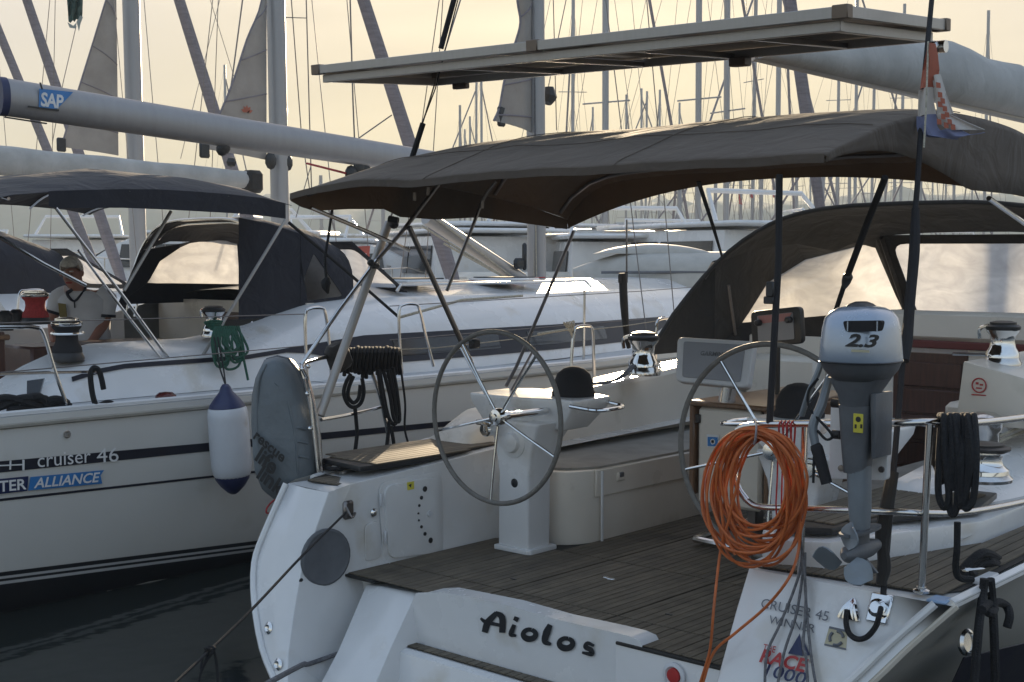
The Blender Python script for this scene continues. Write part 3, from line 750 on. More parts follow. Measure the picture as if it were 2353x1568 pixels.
# hull fittings to starboard
p = V((2.155, 1.62, .80)); p = atX(2218, 1476, 2.12)
m = MB(); m.lathe(p, (1, -.2, .2), [(.05, 0), (.05, .012), (.038, .02), (.034, .01), (0, .008)], 20); put('through_hull', m, M['steel'], yacht)
m = MB(); m.box((2.15, 1.30, 1.015), (.05, .16, .025), b=.008); put('fairlead', m, M['pod_rim'], yacht)
m = MB(); m.box((2.135, .93, 1.006), (.07, .08, .012), b=.004); put('blue_cap', m, mat('blue_plastic_cap', (.28, .40, .58), rough=.5), yacht)
m = MB(); m.grid([[atX(2360, 1478, 2.17), atX(2215, 1512, 2.10)], [atX(2360, 1600, 2.05), atX(2175, 1600, 2.02)]], .004); put('boot_stripe', m, M['navy'], yacht)
# ================================================================== NEAR YACHT: fittings
AX, AY, AZ = V((1, 0, 0)), V((0, 1, 0)), V((0, 0, 1))
def ring_pts(c, u, w, r, n=48): return [V(c) + u * (r * math.cos(2 * math.pi * i / n)) + w * (r * math.sin(2 * math.pi * i / n)) for i in range(n)]
def wheel(c, R, a0):
    c = V(c); w = empty('steering_wheel', c, yacht)
    m = MB(); m.tube(ring_pts(c, AX, AZ, R, 64), .0135, 10, closed=True); put('rim', m, M['leather'], w)
    for i in range(5):
        a = a0 + i * 2 * math.pi / 5; d = AX * math.cos(a) + AZ * math.sin(a)
        m = MB(); m.tube([c + d * .03 + AY * .03, c + d * (R * .5) + AY * .012, c + d * R], .0075, 8, k=3); put('spoke', m, M['chrome'], w)
    m = MB(); m.lathe(c + AY * .10, (0, -1, 0), [(.022, -.32), (.022, -.02), (.028, 0), (.028, .05), (.048, .055), (.050, .085), (.042, .10), (.022, .104), (.020, .115), (0, .118)], 24); put('hub', m, M['chrome'], w)
    return w
W1 = atY(1137, 960, 1.62)
wheel(W1, .461, RAD(-22 + 72 * 0))
W2 = atY(1770, 1038, 1.85)
wheel(W2, .505, RAD(-20))

def pedestal(px, py, sg, comp_px=None):
    """moulded helm console: square column, flared head with a scooped edge"""
    r = empty('helm_console', (px, py, SZ), yacht)
    z0 = SZ + .006
    m = MB(); m.prism([V((px - .13, py - .10, z0)), V((px + .12, py - .10, z0)), V((px + .14, py - .08, z0)), V((px + .14, py + .14, z0)), V((px - .13, py + .14, z0))], V((0, 0, .03))); put('foot', m, M['gel'], r, bev=.008)
    sec = lambda hw, ya, yb, z: [V((px - hw, ya, z)), V((px + hw, ya, z)), V((px + hw, yb, z)), V((px - hw, yb, z))]
    m = MB(); m.loft([sec(.114, py - .085, py + .11, z0 + .02), sec(.112, py - .08, py + .12, 1.0), sec(.14, py - .08, py + .16, 1.16), sec(.20, py - .09, py + .24, 1.30)]); put('column', m, M['gel'], r, bev=.018, seg=3)
    oc = [(-.42, .05), (-.40, -.12), (-.22, -.13), (.0, -.13), (.10, -.10), (.22, -.05), (.33, -.06), (.35, .0), (.34, .28), (.20, .34), (-.30, .34), (-.41, .25)]
    oc = [(sg * a, b) for a, b in oc]
    top = [V((px + a, py + b + .1, 1.43)) for a, b in oc]
    mid = [V((px + a * .98, py + b * .98 + .1, 1.385)) for a, b in oc]
    low = [V((px + a * .74 - sg * .02, py + b * .70 + .11, 1.25)) for a, b in oc]
    m = MB(); m.loft([low, mid, top]); put('console_head', m, M['gel'], r, bev=.014, seg=3)
    cx, cy = px + sg * .16, py + .26
    m = MB(); m.lathe((cx, cy, 1.43), (0, 0, 1), [(.125, 0), (.125, .02), (.118, .03), (.116, .035), (.112, .08), (.095, .125), (.06, .155), (.025, .166), (0, .168)], 28); put('compass_hood', m, M['black_matt'], r)
    m = MB(); m.tube([V((px + sg * .33, py + .02, 1.40)), V((px + sg * .48, py + .06, 1.385)), V((px + sg * .50, py + .2, 1.385)), V((px + sg * .46, py + .33, 1.385)), V((px + sg * .33, py + .34, 1.40))], .011, 8, k=5); put('grab_ring', m, M['chrome'], r)
    m = MB(); m.lathe((px - sg * .13, py - .12, 1.25), (0, -1, 0), [(.042, 0), (.042, .05), (.034, .06), (0, .062)], 16); m.box((px - sg * .13, py - .17, 1.29), (.12, .05, .03), b=.008); put('throttle', m, M['chrome'], r)
    m = MB(); m.lathe((px, py - .072, 1.18), (0, -1, 0), [(.09, 0), (.088, .012), (.06, .02), (.05, .04), (.03, .045), (0, .046)], 24); put('wheel_boss', m, M['gel'], r)
    m = MB(); m.lathe((px + .01, py - .076, .95), (0, -1, 0), [(.026, 0), (.026, .004), (.02, .007), (0, .007)], 16); put('round_badge', m, M['ink'], r)
    return r
pedestal(-.80, 2.02, 1)
pedestal(.98, 2.0, -1)

# --- cockpit table and plotter
t = empty('cockpit_table', (0, 3, SZ), yacht)
tl = atY(1556, 935, 2.72)
m = MB(); m.box((-.13, 3.25, 1.12), (.035, 1.05, .52), b=.006); put('table_leaf', m, M['varnish'], t)
m = MB(); m.box((.36, 3.25, 1.12), (.035, 1.05, .52), b=.006); put('table_leaf', m, M['varnish'], t)
m = MB(); m.box((.11, 3.25, 1.39), (.52, 1.08, .03), b=.008); put('table_top', m, M['varnish'], t)
m = MB(); m.box((.11, 2.76, 1.09), (.42, .05, .56), b=.02); ep = put('end_panel', m, M['gel_cream'], t)
def onE(x, y): return atY(x, y, 2.73)
m = MB(); rquad(m, [onE(1624, 998), onE(1652, 1000), onE(1652, 1030), onE(1625, 1028)], .04, V((0, -.002, 0))); stk = put('sticker', m, M['white'], ep)
m = MB(); rquad(m, [onE(1627, 1004) + V((0, -.004, 0)), onE(1650, 1005) + V((0, -.004, 0)), onE(1650, 1026) + V((0, -.004, 0)), onE(1627, 1025) + V((0, -.004, 0))], .04, V((0, -.001, 0))); put('sticker_blue', m, M['blue'], stk)
m = MB(); m.lathe(onE(1639, 1015) + V((0, -.0055, 0)), (0, -1, 0), [(.010, 0), (.010, .001), (.016, .001), (.016, 0)], 14); put('sticker_swirl', m, M['white'], stk)
m = MB(); m.box(onE(1604, 962), (.035, .012, .05), b=.004); put('table_catch', m, M['black'], ep)
for x in (-.02, .24):
    m = MB(); m.box((x, 3.25, .84), (.07, .09, .55), b=.01); put('table_leg', m, M['steel_dark'], t)
m = MB(); m.tube([V((-.12, 2.85, .60)), V((-.06, 2.73, .60)), V((.32, 2.73, .60)), V((.36, 2.85, .60)), V((.36, 3.6, .60)), V((-.12, 3.6, .60))], .02, 8, closed=True, k=3); put('foot_rail', m, M['steel'], t)
m = MB(); m.box((.12, 3.2, .575), (.5, .8, .03), b=.01); put('table_foot', m, M['steel_dark'], t)
m = MB(); m.tube([V((.07, 2.78, 1.40)), V((.09, 2.78, 1.53))], .05, 16); m.tube([V((.09, 2.78, 1.53)), V((.09, 2.78, 1.58))], .038, 14); pm = put('plotter_mount', m, M['steel'], t)
# plotter pod: rounded slab facing aft, tilted
cr = [atY(1556, 774, 2.72), atY(1733, 784, 2.80), atY(1718, 892, 2.72), atY(1551, 876, 2.64)]
nrm = (cr[1] - cr[0]).cross(cr[3] - cr[0]).normalized()
if nrm.y > 0: nrm = -nrm
pod = empty('plotter_pod', (0, 2.8, 1.6), t)
m = rquad(MB(), [c - nrm * .07 for c in cr], .14, nrm * .07, 6); put('plotter_pod', m, M['pod_rim'], t, bev=.014, seg=3)
bpy.data.objects.remove(pod)
cc = sum(cr, V()) / 4
m = rquad(MB(), [cc + (c - cc) * .80 + nrm * .002 for c in cr], .08, nrm * .006, 5); pc = put('plotter_cover', m, M['pod'], t, bev=.004)
xd, yd = (cr[1] - cr[0]).normalized(), (cr[0] - cr[3]).normalized()
put('plotter_lettering', text_mb('GARMIN', .036, cc - xd * .075 + yd * .03 + nrm * .010, xd, nrm.cross(xd), .01), M['dgrey'], t)
# instrument in a black frame, forward of the starboard wheel
ic = [atY(1724, 716, 3.3), atY(1838, 704, 3.3), atY(1843, 790, 3.3), atY(1728, 800, 3.3)]
ins = empty('framed_instrument', ic[0], yacht)
cI = sum(ic, V()) / 4
m = MB(); m.tube([c for c in ic], .02, 8, closed=True, k=0); put('frame', rquad(MB(), ic, .16, V((0, .05, 0)), 5), M['black'], ins, bev=.01)
m = rquad(MB(), [cI + (c - cI) * .72 + V((0, -.004, 0)) for c in ic], .06, V((0, .004, 0))); put('face', m, M['pod'], ins)
m = rquad(MB(), [cI + (ic[0] - cI) * .70 + V((0, -.008, 0)), cI + (ic[1] - cI) * .70 + V((0, -.008, 0)), cI + (ic[1] - cI) * .7 * .55 + (ic[2] - cI) * .1 + V((0, -.008, 0)), cI + (ic[0] - cI) * .7 * .55 + (ic[3] - cI) * .1 + V((0, -.008, 0))], .06, V((0, .003, 0))); put('pink_band', m, mat('faded_red_panel', (.40, .19, .19), rough=.4), ins)
for x, y in ((1745, 742), (1815, 735)):
    m = MB(); m.lathe(atY(x, y, 3.29), (0, -1, 0), [(.02, 0), (.02, .03), (.012, .04), (0, .042)], 10); put('knob', m, M['black'], ins)
m = MB(); m.tube([cI + V((0, .03, -.1)), cI + V((0, .03, -.45))], .015, 8); put('post', m, M['black'], ins)

# --- winches
def winch(base, R, H, cover=None, rope=None, handle=False, parent=None, horn=True):
    b = V(base); w = empty('winch', b, parent or yacht)
    m = MB(); m.lathe(b, (0, 0, 1), [(R * 1.12, 0), (R * 1.14, H * .08), (R * 1.02, H * .16), (R * .98, H * .2)], 24); put('base', m, M['steel'] if not cover else M['black'], w)
    m = MB(); m.lathe(b, (0, 0, 1), [(R, H * .2), (R * .98, H * .3), (R * .78, H * .42), (R * .72, H * .55), (R * .76, H * .68), (R * .95, H * .76), (R * 1.0, H * .8)], 28); put('drum', m, M['chrome'] if not cover else cover, w)
    m = MB(); m.lathe(b, (0, 0, 1), [(R * .98, H * .8), (R * 1.04, H * .83), (R * 1.04, H * .88), (R * .9, H * .92)], 24); m.lathe(b, (0, 0, 1), [(R * .8, H * .92), (R * .8, H * .97), (R * .45, H), (0, H)], 20); put('self_tailer', m, M['black'] if not cover else M['chrome'], w)
    if horn:
        m = MB(); m.tube([b + V((-R * .7, -R * .5, H * .9)), b + V((-R * 1.25, -R * .5, H * .82)), b + V((-R * 1.3, -R * .4, H * .6))], R * .12, 6, k=4); put('tail_arm', m, M['chrome'], w)
    if rope:
        m = MB(); n = 40
        m.tube([b + V(((R * .84) * math.cos(i * .5), (R * .84) * math.sin(i * .5), H * .40 + H * .28 * i / n)) for i in range(n)], R * .11, 6); put('rope_turns', m, rope, w)
    return w
winch(atY(1478, 862, 3.75), .105, .30)
q = atX(1305, 845, -1.45)
winch(atY(2303, 842, 3.35), .085, .24)
winch(atY(2256, 1104, 2.2), .115, .17)
m = MB(); m.lathe(atY(2262, 1040, 2.9), (0, 0, 1), [(.07, 0), (.07, .1), (.085, .12), (.085, .18), (.05, .2), (0, .2)], 20); put('sheet_block', m, M['steel'], yacht)
for k in range(2):
    m = MB(); m.tube([atY(2275, 1012 + k * 12, 2.9), atY(2360, 975 + k * 14, 3.2)], .008, 6); put('sheet', m, M['rope_w'], yacht)
# jib-sheet tails by the port winch
for k in range(3):
    m = MB(); m.tube([atY(1462 + k * 4, 830, 3.7), atY(1430, 862 + k * 3, 3.5), atY(1395 - k * 8, 880, 3.3), atY(1340 - k * 4, 884, 3.0)], .008, 6, k=4); put('sheet', m, M['rope_g'], yacht)

# --- starboard pushpit: looped rail with posts and lower rail
yR = .90
A_ = lambda x, y, Y=yR: atY(x, y, Y)
m = MB()
m.tube([A_(1716, 1150), A_(1694, 1115), A_(1686, 1050), A_(1690, 1000), A_(1712, 980), A_(1800, 975), A_(1950, 974), A_(2080, 972), A_(2140, 970, .97), V((2.10, 1.25, 1.60)), V((2.13, 1.9, 1.575)), V((2.15, 2.7, 1.56)), V((2.16, 4, 1.57))], .0135, 10, k=4)
pp = put('pushpit_rail', m, M['steel'], yacht)
m = MB(); m.tube([A_(1716, 1150), A_(1740, 1164), A_(1800, 1168), A_(1950, 1173), A_(2080, 1178), A_(2128, 1180, .97), V((2.11, 1.25, 1.27)), V((2.14, 1.9, 1.24)), V((2.16, 2.7, 1.24))], .0125, 10, k=4)
put('lower_rail', m, M['steel'], yacht)
for (x0, y0, x1, y1) in ((1838, 1338, 1850, 976), (2117, 1365, 2136, 974)):
    m = MB(); m.tube([A_(x0, y0, .95), A_(x1, y1, .93)], .0135, 10); m.lathe(A_(x0, y0 - 4, .95), (0, 0, 1), [(.03, 0), (.03, .008), (.018, .014), (.018, .02)], 14); put('post', m, M['steel'], pp)
# starboard stanchions further forward
for y in (3.0, 5.0, 7.0):
    m = MB(); m.tube([V((2.16, y, 1.03)), V((2.17, y, 1.65))], .012, 8); put('stanchion', m, M['steel'], yacht)
m = MB()
for z in (1.35, 1.64): m.tube([V((2.14, 1.9, z - .07)), V((2.17, 3, z)), V((2.17, 7, z)), V((2.0, 9, z))], .004, 5)
put('lifeline', m, M['wire'], yacht)
# clamp block, and the mounting board for the outboard
m = MB(); m.box(A_(1882, 981, .89), (.045, .05, .05), b=.006); put('rail_clamp', m, M['fender'], pp)
bq = [A_(1918, 922, .885), A_(2052, 920, .885), A_(2046, 1102, .885), A_(1912, 1098, .885)]
m = rquad(MB(), bq, .06, V((0, -.03, 0)), 4); bd = put('motor_board', m, M['board'], yacht, bev=.004)
for x, y in ((1938, 938), (2033, 933), (1933, 1076), (2026, 1079)):
    m = MB(); m.lathe(A_(x, y, .855), (0, -1, 0), [(.012, 0), (.011, .006), (0, .007)], 10); put('bolt', m, M['steel_dark'], bd)
for x, y in ((2000, 1012), (2000, 1062)):
    m = MB(); m.lathe(A_(x, y, .855), (0, -1, 0), [(.009, 0), (.008, .008), (0, .01)], 10); put('bolt', m, M['chrome'], bd)

# --- port pushpit, stanchions and lines
P_ = lambda x, y, X=-2.0: atX(x, y, X)
m = MB(); m.tube([P_(735, 1118, -1.56), P_(722, 1000, -1.58), P_(708, 880, -1.6), P_(694, 842, -1.6), P_(720, 828, -1.8), P_(765, 818), P_(842, 806)], .0125, 10, k=4); pp2 = put('pushpit_rail', m, M['steel'], yacht)
m = MB(); m.tube([P_(846, 835), P_(870, 900), P_(884, 960), P_(893, 1008), P_(889, 1045)], .0125, 9, k=3); put('post', m, M['steel'], pp2)
m = MB(); m.tube([P_(738, 965, -1.75), P_(790, 956, -1.9), P_(845, 944), P_(878, 935)], .011, 8, k=3); put('lower_rail', m, M['steel'], pp2)
m = MB(); m.tube([P_(728, 1040, -1.58), P_(716, 960, -1.59), P_(700, 870, -1.6)], .010, 8, k=3); m.tube([P_(742, 1120, -1.56), P_(733, 1010, -1.57), P_(722, 930, -1.58), P_(704, 860, -1.6)], .010, 8, k=3); put('bag_bracket', m, M['steel'], pp2)
for (x, y) in ((695, 848), (706, 905), (712, 985), (727, 1038), (708, 842)):
    m = MB(); m.ball(P_(x, y, -1.58), .014, 10); put('fitting', m, M['chrome'], pp2)
def hoop(pts, X, name='gate_stanchion', par=yacht, r=.0125):
    m = MB(); m.tube([atX(x, y, X) for x, y in pts], r, 9, k=4); return put(name, m, M['steel'], par)
hoop([(1310, 886), (1313, 830), (1318, 765), (1326, 752), (1350, 750), (1361, 760), (1364, 820), (1366, 886)], -2.0)
hoop([(1506, 850), (1507, 790), (1509, 745), (1518, 734), (1545, 733), (1556, 745), (1559, 790), (1560, 835)], -2.03)
m = MB(); m.tube([P_(905, 804), P_(1000, 800), P_(1100, 789), P_(1208, 776), P_(1312, 757)], .0035, 5); put('lifeline', m, M['rope_w'], yacht)
m = MB(); m.tube([P_(1364, 757), P_(1430, 750), P_(1508, 738)], .0035, 5); put('lifeline', m, M['rope_w'], yacht)
m = MB(); m.tube([P_(1236, 768), P_(1306, 757)], .010, 7); put('turnbuckle', m, M['rope_w'], yacht)
m = MB()
for a in range(4): m.tube([P_(1318, 762), P_(1304 + a * 5, 748 - a * 3), P_(1295 + a * 6, 742 + a), P_(1315, 770 + a * 3)], .006, 5, k=3)
put('lashing', m, M['rope_w'], yacht)

# --- bimini
bim = empty('bimini', (0, 2, 2.6), yacht)
BX0, BX1 = -1.58, 1.62
crown = [(1.0, 2.605), (1.06, 2.635), (1.25, 2.70), (1.6, 2.81), (2.1, 2.895), (2.6, 2.90), (3.0, 2.865), (3.3, 2.79), (3.36, 2.75)]
_cs = smooth_path([V((a, b, 0)) for a, b in crown], 6)
crown_s = [(p.x, p.y) for p in _cs]
def bz(u, y):
    t = (u - (BX0 + BX1) / 2) / ((BX1 - BX0) / 2)
    f = lerp_tab(crown_s, y)
    if t < 0: base, ex = 2.545 + (f - 2.56) * .35 - .10 * max(0, (y - 2.0)), 8.0
    else: base, ex = 2.55 + (f - 2.55) * .86, 9.0
    z = base + (f - base) * max(0, 1 - abs(t) ** ex)
    w = noise.noise(V((u * 2.2 + y * .8, y * 1.1, 3.1))) * .016 + noise.noise(V((u * 5 - y * 4, y * 1.6 + u * 1.2, 7.7))) * .008
    return z + w * (1 - abs(t) ** 6)
def lerp_path(a, n): return [a[0] + (a[1] - a[0]) * i / (n - 1) for i in range(n)]
yy = [1.0, 1.03, 1.08, 1.16] + lerp_path((1.26, 3.2), 26) + [3.28, 3.33, 3.36]
us = [BX0, BX0 + .01, BX0 + .03] + lerp_path((BX0 + .07, BX1 - .07), 46) + [BX1 - .03, BX1 - .01, BX1]
def flapz(y):
    k = min(1, (y - 1) / 1.3); return (bz(BX1, y) - .03) * (1 - k) + 2.52 * k
m = MB(); m.grid([[V((u, y, bz(u, y))) for u in us] + [V((BX1 + .012 + .006 * math.sin(y * 3 + q), y, bz(BX1, y) + (flapz(y) - bz(BX1, y)) * q)) for q in (.1, .4, .7, 1.0)] for y in yy], .004); put('canopy', m, M['taupe'], bim, ang=120)
for y in (1.45, 2.3):
    m = MB(); m.tube([V((u, y, bz(u, y) + .005)) for u in us[2:-2]], .0022, 5); put('seam', m, M['taupe'], bim)
for u in (-.55, .62):
    m = MB(); m.tube([V((u, y, bz(u, y) + .005)) for y in yy], .0022, 5); put('seam', m, M['taupe'], bim)
# side flaps and hems
low = [(662, 458), (690, 476), (722, 485), (800, 481), (880, 481), (920, 499), (1000, 505), (1100, 500), (1200, 513), (1319, 532)]
lo = [atX(x, y, BX0) for x, y in low]
lo[0].y = max(lo[0].y, 1.0); lo[-1].y = 3.36; lo[-1].z = 2.415
m = MB(); m.grid([[V((BX0, max(1.0, min(3.36, p.y)), bz(BX0, p.y) + .005)) for p in lo], [V((BX0 + .006 * math.sin(i * 2), max(1.0, min(3.36, p.y)), min(p.z, 2.525))) for i, p in enumerate(lo)]], .003); put('side_flap', m, M['taupe'], bim)
m = MB(); m.grid([[V((u, 1.0, bz(u, 1.0) + .004)) for u in us], [V((u, .998, bz(u, 1.0) - .030)) for u in us]], .003); put('aft_hem', m, M['taupe'], bim)
def fz(u):
    t = (u - .02) / 1.6; return min(bz(u, 3.36) - .03, 2.69 - .27 * abs(t) ** 2.2 if u < 0 else 2.69 - .19 * abs(t) ** 2.2)
m = MB(); m.grid([[V((u, 3.36, bz(u, 3.36) + .004)) for u in us], [V((u, 3.37, fz(u))) for u in us]], .003); put('front_hem', m, M['taupe'], bim)
def hoopz(y, inset=.03): return [V((u, y, bz(u, y) - .025)) for u in [BX0 + inset] + lerp_path((BX0 + .12, BX1 - .12), 20) + [BX1 - inset]]
for y in (1.1, 1.9, 2.6, 3.25):
    m = MB(); m.tube(hoopz(y), .0125, 8); put('hoop', m, M['steel_dark'], bim)
def tub(name, pts, r, ma, par=bim, k=0, n=9):
    m = MB(); m.tube(pts, r, n, k=k); return put(name, m, ma, par)
XP = -1.53
tub('frame_leg', [atX(1007, 425, XP + .05), atX(930, 525, XP), atX(866, 598, XP - .04)], .013, M['steel_dark'])
tub('frame_leg', [atX(866, 598, XP - .04), atX(780, 712, XP - .06), atX(692, 838, XP - .08)], .012, M['steel'])
tub('frame_leg', [atX(1140, 418, XP + .1), atX(1112, 455, XP + .03), atX(1092, 505, XP), atX(1060, 585, XP), atX(1027, 668, XP)], .011, M['steel_dark'], k=3)
tub('frame_leg', [atX(1318, 532, XP), atX(1250, 695, XP), atX(1187, 842, XP), atX(1163, 888, XP)], .0115, M['steel_dark'])
tub('frame_leg', [atX(1228, 800, XP + .25), atX(1160, 925, XP + .45)], .008, M['steel_dark'])
tub('frame_leg', [atX(940, 522, XP + .02), atX(1010, 675, XP + .03), atX(1084, 838, XP + .06)], .0165, M['steel_dark'])
tub('frame_leg', [atX(1054, 790, XP + .25), atX(1128, 930, XP + .5)], .008, M['steel'])
tub('frame_strut', [atX(714, 478, XP - .02), atX(838, 530, XP - .02), atX(940, 576, XP - .02)], .0125, M['chrome'])
m = MB(); m.ball(atX(852, 604, XP - .03), .022, 10); m.box(atX(862, 612, XP - .03), (.03, .05, .03), b=.006); put('tube_clamp', m, M['black'], bim)
m = MB(); m.ball(atX(905, 515, XP), .03, 10); m.tube([atX(893, 503, XP), atX(915, 508, XP + .05)], .02, 8); put('tube_clamp', m, M['black'], bim)
m = MB(); m.box(atX(1090, 790, XP + .06), (.05, .07, .06), b=.01); put('tube_clamp', m, M['black'], bim)
tub('frame_leg', [atY(1791, 402, 1.03), atY(1789, 600, .98), atY(1768, 975, .90)], .0135, M['black_matt'])
tub('frame_leg', [atY(2034, 408, 1.6), atY(1990, 520, 1.75), atY(1945, 640, 1.9)], .015, M['black_matt'])
tub('frame_leg', [atY(1945, 640, 1.9), atY(1921, 712, 2.0)], .0115, M['black_matt'])
m = MB(); m.tube([atY(1951, 628, 1.89), atY(1947, 640, 1.9), atY(1940, 660, 1.93)], [.012, .024, .022, .012], 10, k=4); put('tube_joint', m, M['black'], bim)
tub('frame_leg', [atX(2272, 456, 1.6), atX(2353, 513, 1.6), atX(2480, 600, 1.6)], .0125, M['steel'])
m = MB(); m.grid([[atY(1600, 418, 3.3), atY(1634, 520, 4.0), atY(1657, 592, 4.6)], [atY(1610, 418, 3.3), atY(1642, 520, 4.0), atY(1662, 592, 4.6)]], .004); put('webbing_strap', m, M['rope_k'], bim)
m = MB(); m.box(atY(1772, 665, .95), (.035, .03, .06), b=.005); m.box(atY(1768, 690, .95), (.045, .02, .03), b=.004); put('strap_buckle', m, M['black'], bim)
# reddish lashings and zip tags seen on the port flap
for (x, y) in ((983, 440), (1108, 470), (952, 452)):
    m = MB(); m.box(atX(x, y, XP + .04), (.006, .03, .05), b=.002); put('webbing_tab', m, M['steel_dark'], bim)

# --- backstays (split), the starboard one wrapped in black
MH = V((0, 7.5, 19.5))
b1 = atX(735, 955, -1.6); b1t = atX(893, 512, -1.62)
tub('backstay_tensioner', [b1, b1t], .026, M['alu'], yacht, n=12)
dpt = atX(940, 385, -1.62)
tub('backstay', [b1t, dpt, dpt + (MH - dpt) * .95], .005, M['wire'], yacht, n=6)
tub('backstay_sleeve', [dpt, atX(972, 284, -1.5)], .017, M['black_matt'], yacht, n=8)
tub('topping_line', [atX(970, 284, -1.5), atX(1000, 205, -1.4), atX(1052, 0, -1.2)], .004, M['rope_k'], yacht, n=5)
tub('backstay_furler', [atX(1013, 112, -1.35), atX(1043, 0, -1.25), atX(1080, -140, -1.1)], .016, M['black_matt'], yacht, n=8)
s0 = onT(2028, 1385, .0); s1_ = atY(2108, 425, 1.55)
tub('backstay', [s0, s0.lerp(s1_, .15), s0.lerp(s1_, .5) , s1_, atY(2122, 200, 1.9), atY(2141, 0, 2.2)], .012, M['black_matt'], yacht, n=8)
m = MB(); m.tube([atY(2104, 480, 1.5), atY(2100, 600, 1.42), atY(2086, 760, 1.3), atY(2079, 830, 1.22)], [.016, .022, .018, .024, .016], 9, k=5); put('backstay_wrap', m, M['black_matt'], yacht)
m = MB(); m.tube([atY(2052, 1085, 1.0), atY(2036, 1180, .95), atY(2028, 1245, .93), atY(2032, 1300, .92), atY(2024, 1345, .9)], [.022, .026, .030, .022, .026, .018], 9, k=5); put('backstay_wrap', m, M['black_canvas'], yacht)

# --- solar panel carried between the backstays
sol = empty('solar_panel', (0, 2, 3.3), yacht)
N0 = atY(1945, 12, 1.6); L0 = atY(717, 152, 1.6); F0 = atX(2180, 46, N0.x)
a_ = L0 - N0; f_ = F0 - N0; f_ = f_ - a_ * (f_.dot(a_) / a_.length_squared)
ea, ef = a_.normalized(), f_.normalized(); eu = ea.cross(ef); eu = eu if eu.z > 0 else -eu
LA, LF = a_.length, max(.85, f_.length)
def SP(s, t, h): return N0 + ea * s + ef * t + eu * h
def sbar(name, s0, t0, s1, t1, h, w, hh, ma, par=sol):
    m = MB(); m.bar(SP(s0, t0, h), SP(s1, t1, h), w, hh, eu, .003); return put(name, m, ma, par)
for k in range(2):
    s0_, s1x = (.0, LA / 2 - .012) if k == 0 else (LA / 2 + .012, LA)
    fr_ = empty('panel_frame', N0, sol)
    sbar('frame_bar', s0_, .012, s1x, .012, -.025, .024, .05, M['alu'], fr_); sbar('frame_bar', s0_, LF - .012, s1x, LF - .012, -.025, .024, .05, M['alu'], fr_)
    sbar('frame_bar', s0_ + .012, .025, s0_ + .012, LF - .025, -.025, .024, .0505, M['alu'], fr_); sbar('frame_bar', s1x - .012, .025, s1x - .012, LF - .025, -.025, .024, .0505, M['alu'], fr_)
    m = MB(); m.add([SP(s0_ + .02, .02, -.006), SP(s1x - .02, .02, -.006), SP(s1x - .02, LF - .02, -.006), SP(s0_ + .02, LF - .02, -.006)], [(0, 1, 2, 3)]); put('cells', m, M['solar_cell'], fr_)
    m = MB(); m.add([SP(s0_ + .02, .02, -.016), SP(s1x - .02, .02, -.016), SP(s1x - .02, LF - .02, -.016), SP(s0_ + .02, LF - .02, -.016)], [(0, 1, 2, 3)]); put('backsheet', m, M['solar_under'], fr_)
# lower carrying frame
c1 = .06
sbar('carrier_rail', .05, c1, LA - .04, c1, -.078, .035, .045, M['alu']); sbar('carrier_rail', .06, LF - c1, LA - .04, LF - c1, -.078, .035, .045, M['alu'])
sbar('carrier_rail', .08, c1, .08, LF - c1, -.0785, .035, .045, M['alu']); sbar('carrier_rail', LA - .1, c1 + .02, LA - .1, LF - c1 - .02, -.079, .035, .045, M['alu'])
for s_ in (.5, LA * .33, LA * .5, LA * .67):
    sbar('cross_tube', s_, .08, s_, LF - .08, -.085, .03, .03, M['steel_dark'])
for (s_, t_) in ((0.0, 0), (LA, 0), (0, LF), (LA, LF), (LA / 2, 0)):
    m = MB(); m.box(SP(s_ + (.03 if s_ == 0 else (-.03 if s_ == LA else 0)), t_ + (.02 if t_ == 0 else -.02), -.024), (.075, .052, .060), (ea, ef, eu), .004); put('corner_bracket', m, mat('bronze_bracket', (.17, .13, .10), rough=.45, metal=.5), sol)
m = MB(); m.box(SP(.06, LF - .05, -.13), (.06, .05, .06), (ea, ef, eu), .008); m.lathe(SP(.03, LF - .03, -.125), ea, [(.03, -.03), (.03, .03)], 14); put('hinge_clamp', m, M['steel'], sol)
m = MB(); m.box(SP(LA - .3, LF - .06, -.115), (.12, .05, .04), (ea, ef, eu), .008); put('hinge_clamp', m, M['solar_under'], sol)
m = MB(); m.box(SP(1.1, LF - .1, -.12), (.1, .08, .05), (ea, ef, eu), .008); put('junction_box', m, M['solar_under'], sol)

# --- boom with its stack-pack above the bimini
bm_ = empty('boom', (0, 4, 3.4), yacht)
e0, e1 = atX(1728, 140, 0), V((0, 7.4, 3.36))
rows = []
for i in range(16):
    t_ = i / 15; y = 3.15 + t_ * 4.95
    zb = 3.37 + .0 * t_; zt = zb + .07 + .40 * min(1, t_ * 2.0) ** .8 * (1 - .22 * t_)
    w_ = .10 + .05 * min(1, t_ * 2)
    sag = .02 * math.sin(i * 1.7)
    rows.append([V((w_ * a, y, zb + (zt - zb) * b + sag * (b > .5))) for a, b in ((-.35, 0), (-.8, .12), (-1, .4), (-.8, .75), (-.3, .97), (0, 1.0), (.3, .97), (.8, .75), (1, .4), (.8, .12), (.35, 0))])
m = MB(); m.loft(rows); put('sail_bag', m, M['boomcover'], bm_, ang=60)
m = MB(); m.tube([V((0, 3.12, 3.39)), V((0, 8.1, 3.36))], .035, 12, squash=.75); put('spar', m, M['alu'], bm_)
m = MB(); m.tube([V((0, 8.2, 1.7)), V((0, 8.2, 19.5))], .11, 14, squash=.7); put('mast', m, M['mast'], yacht)

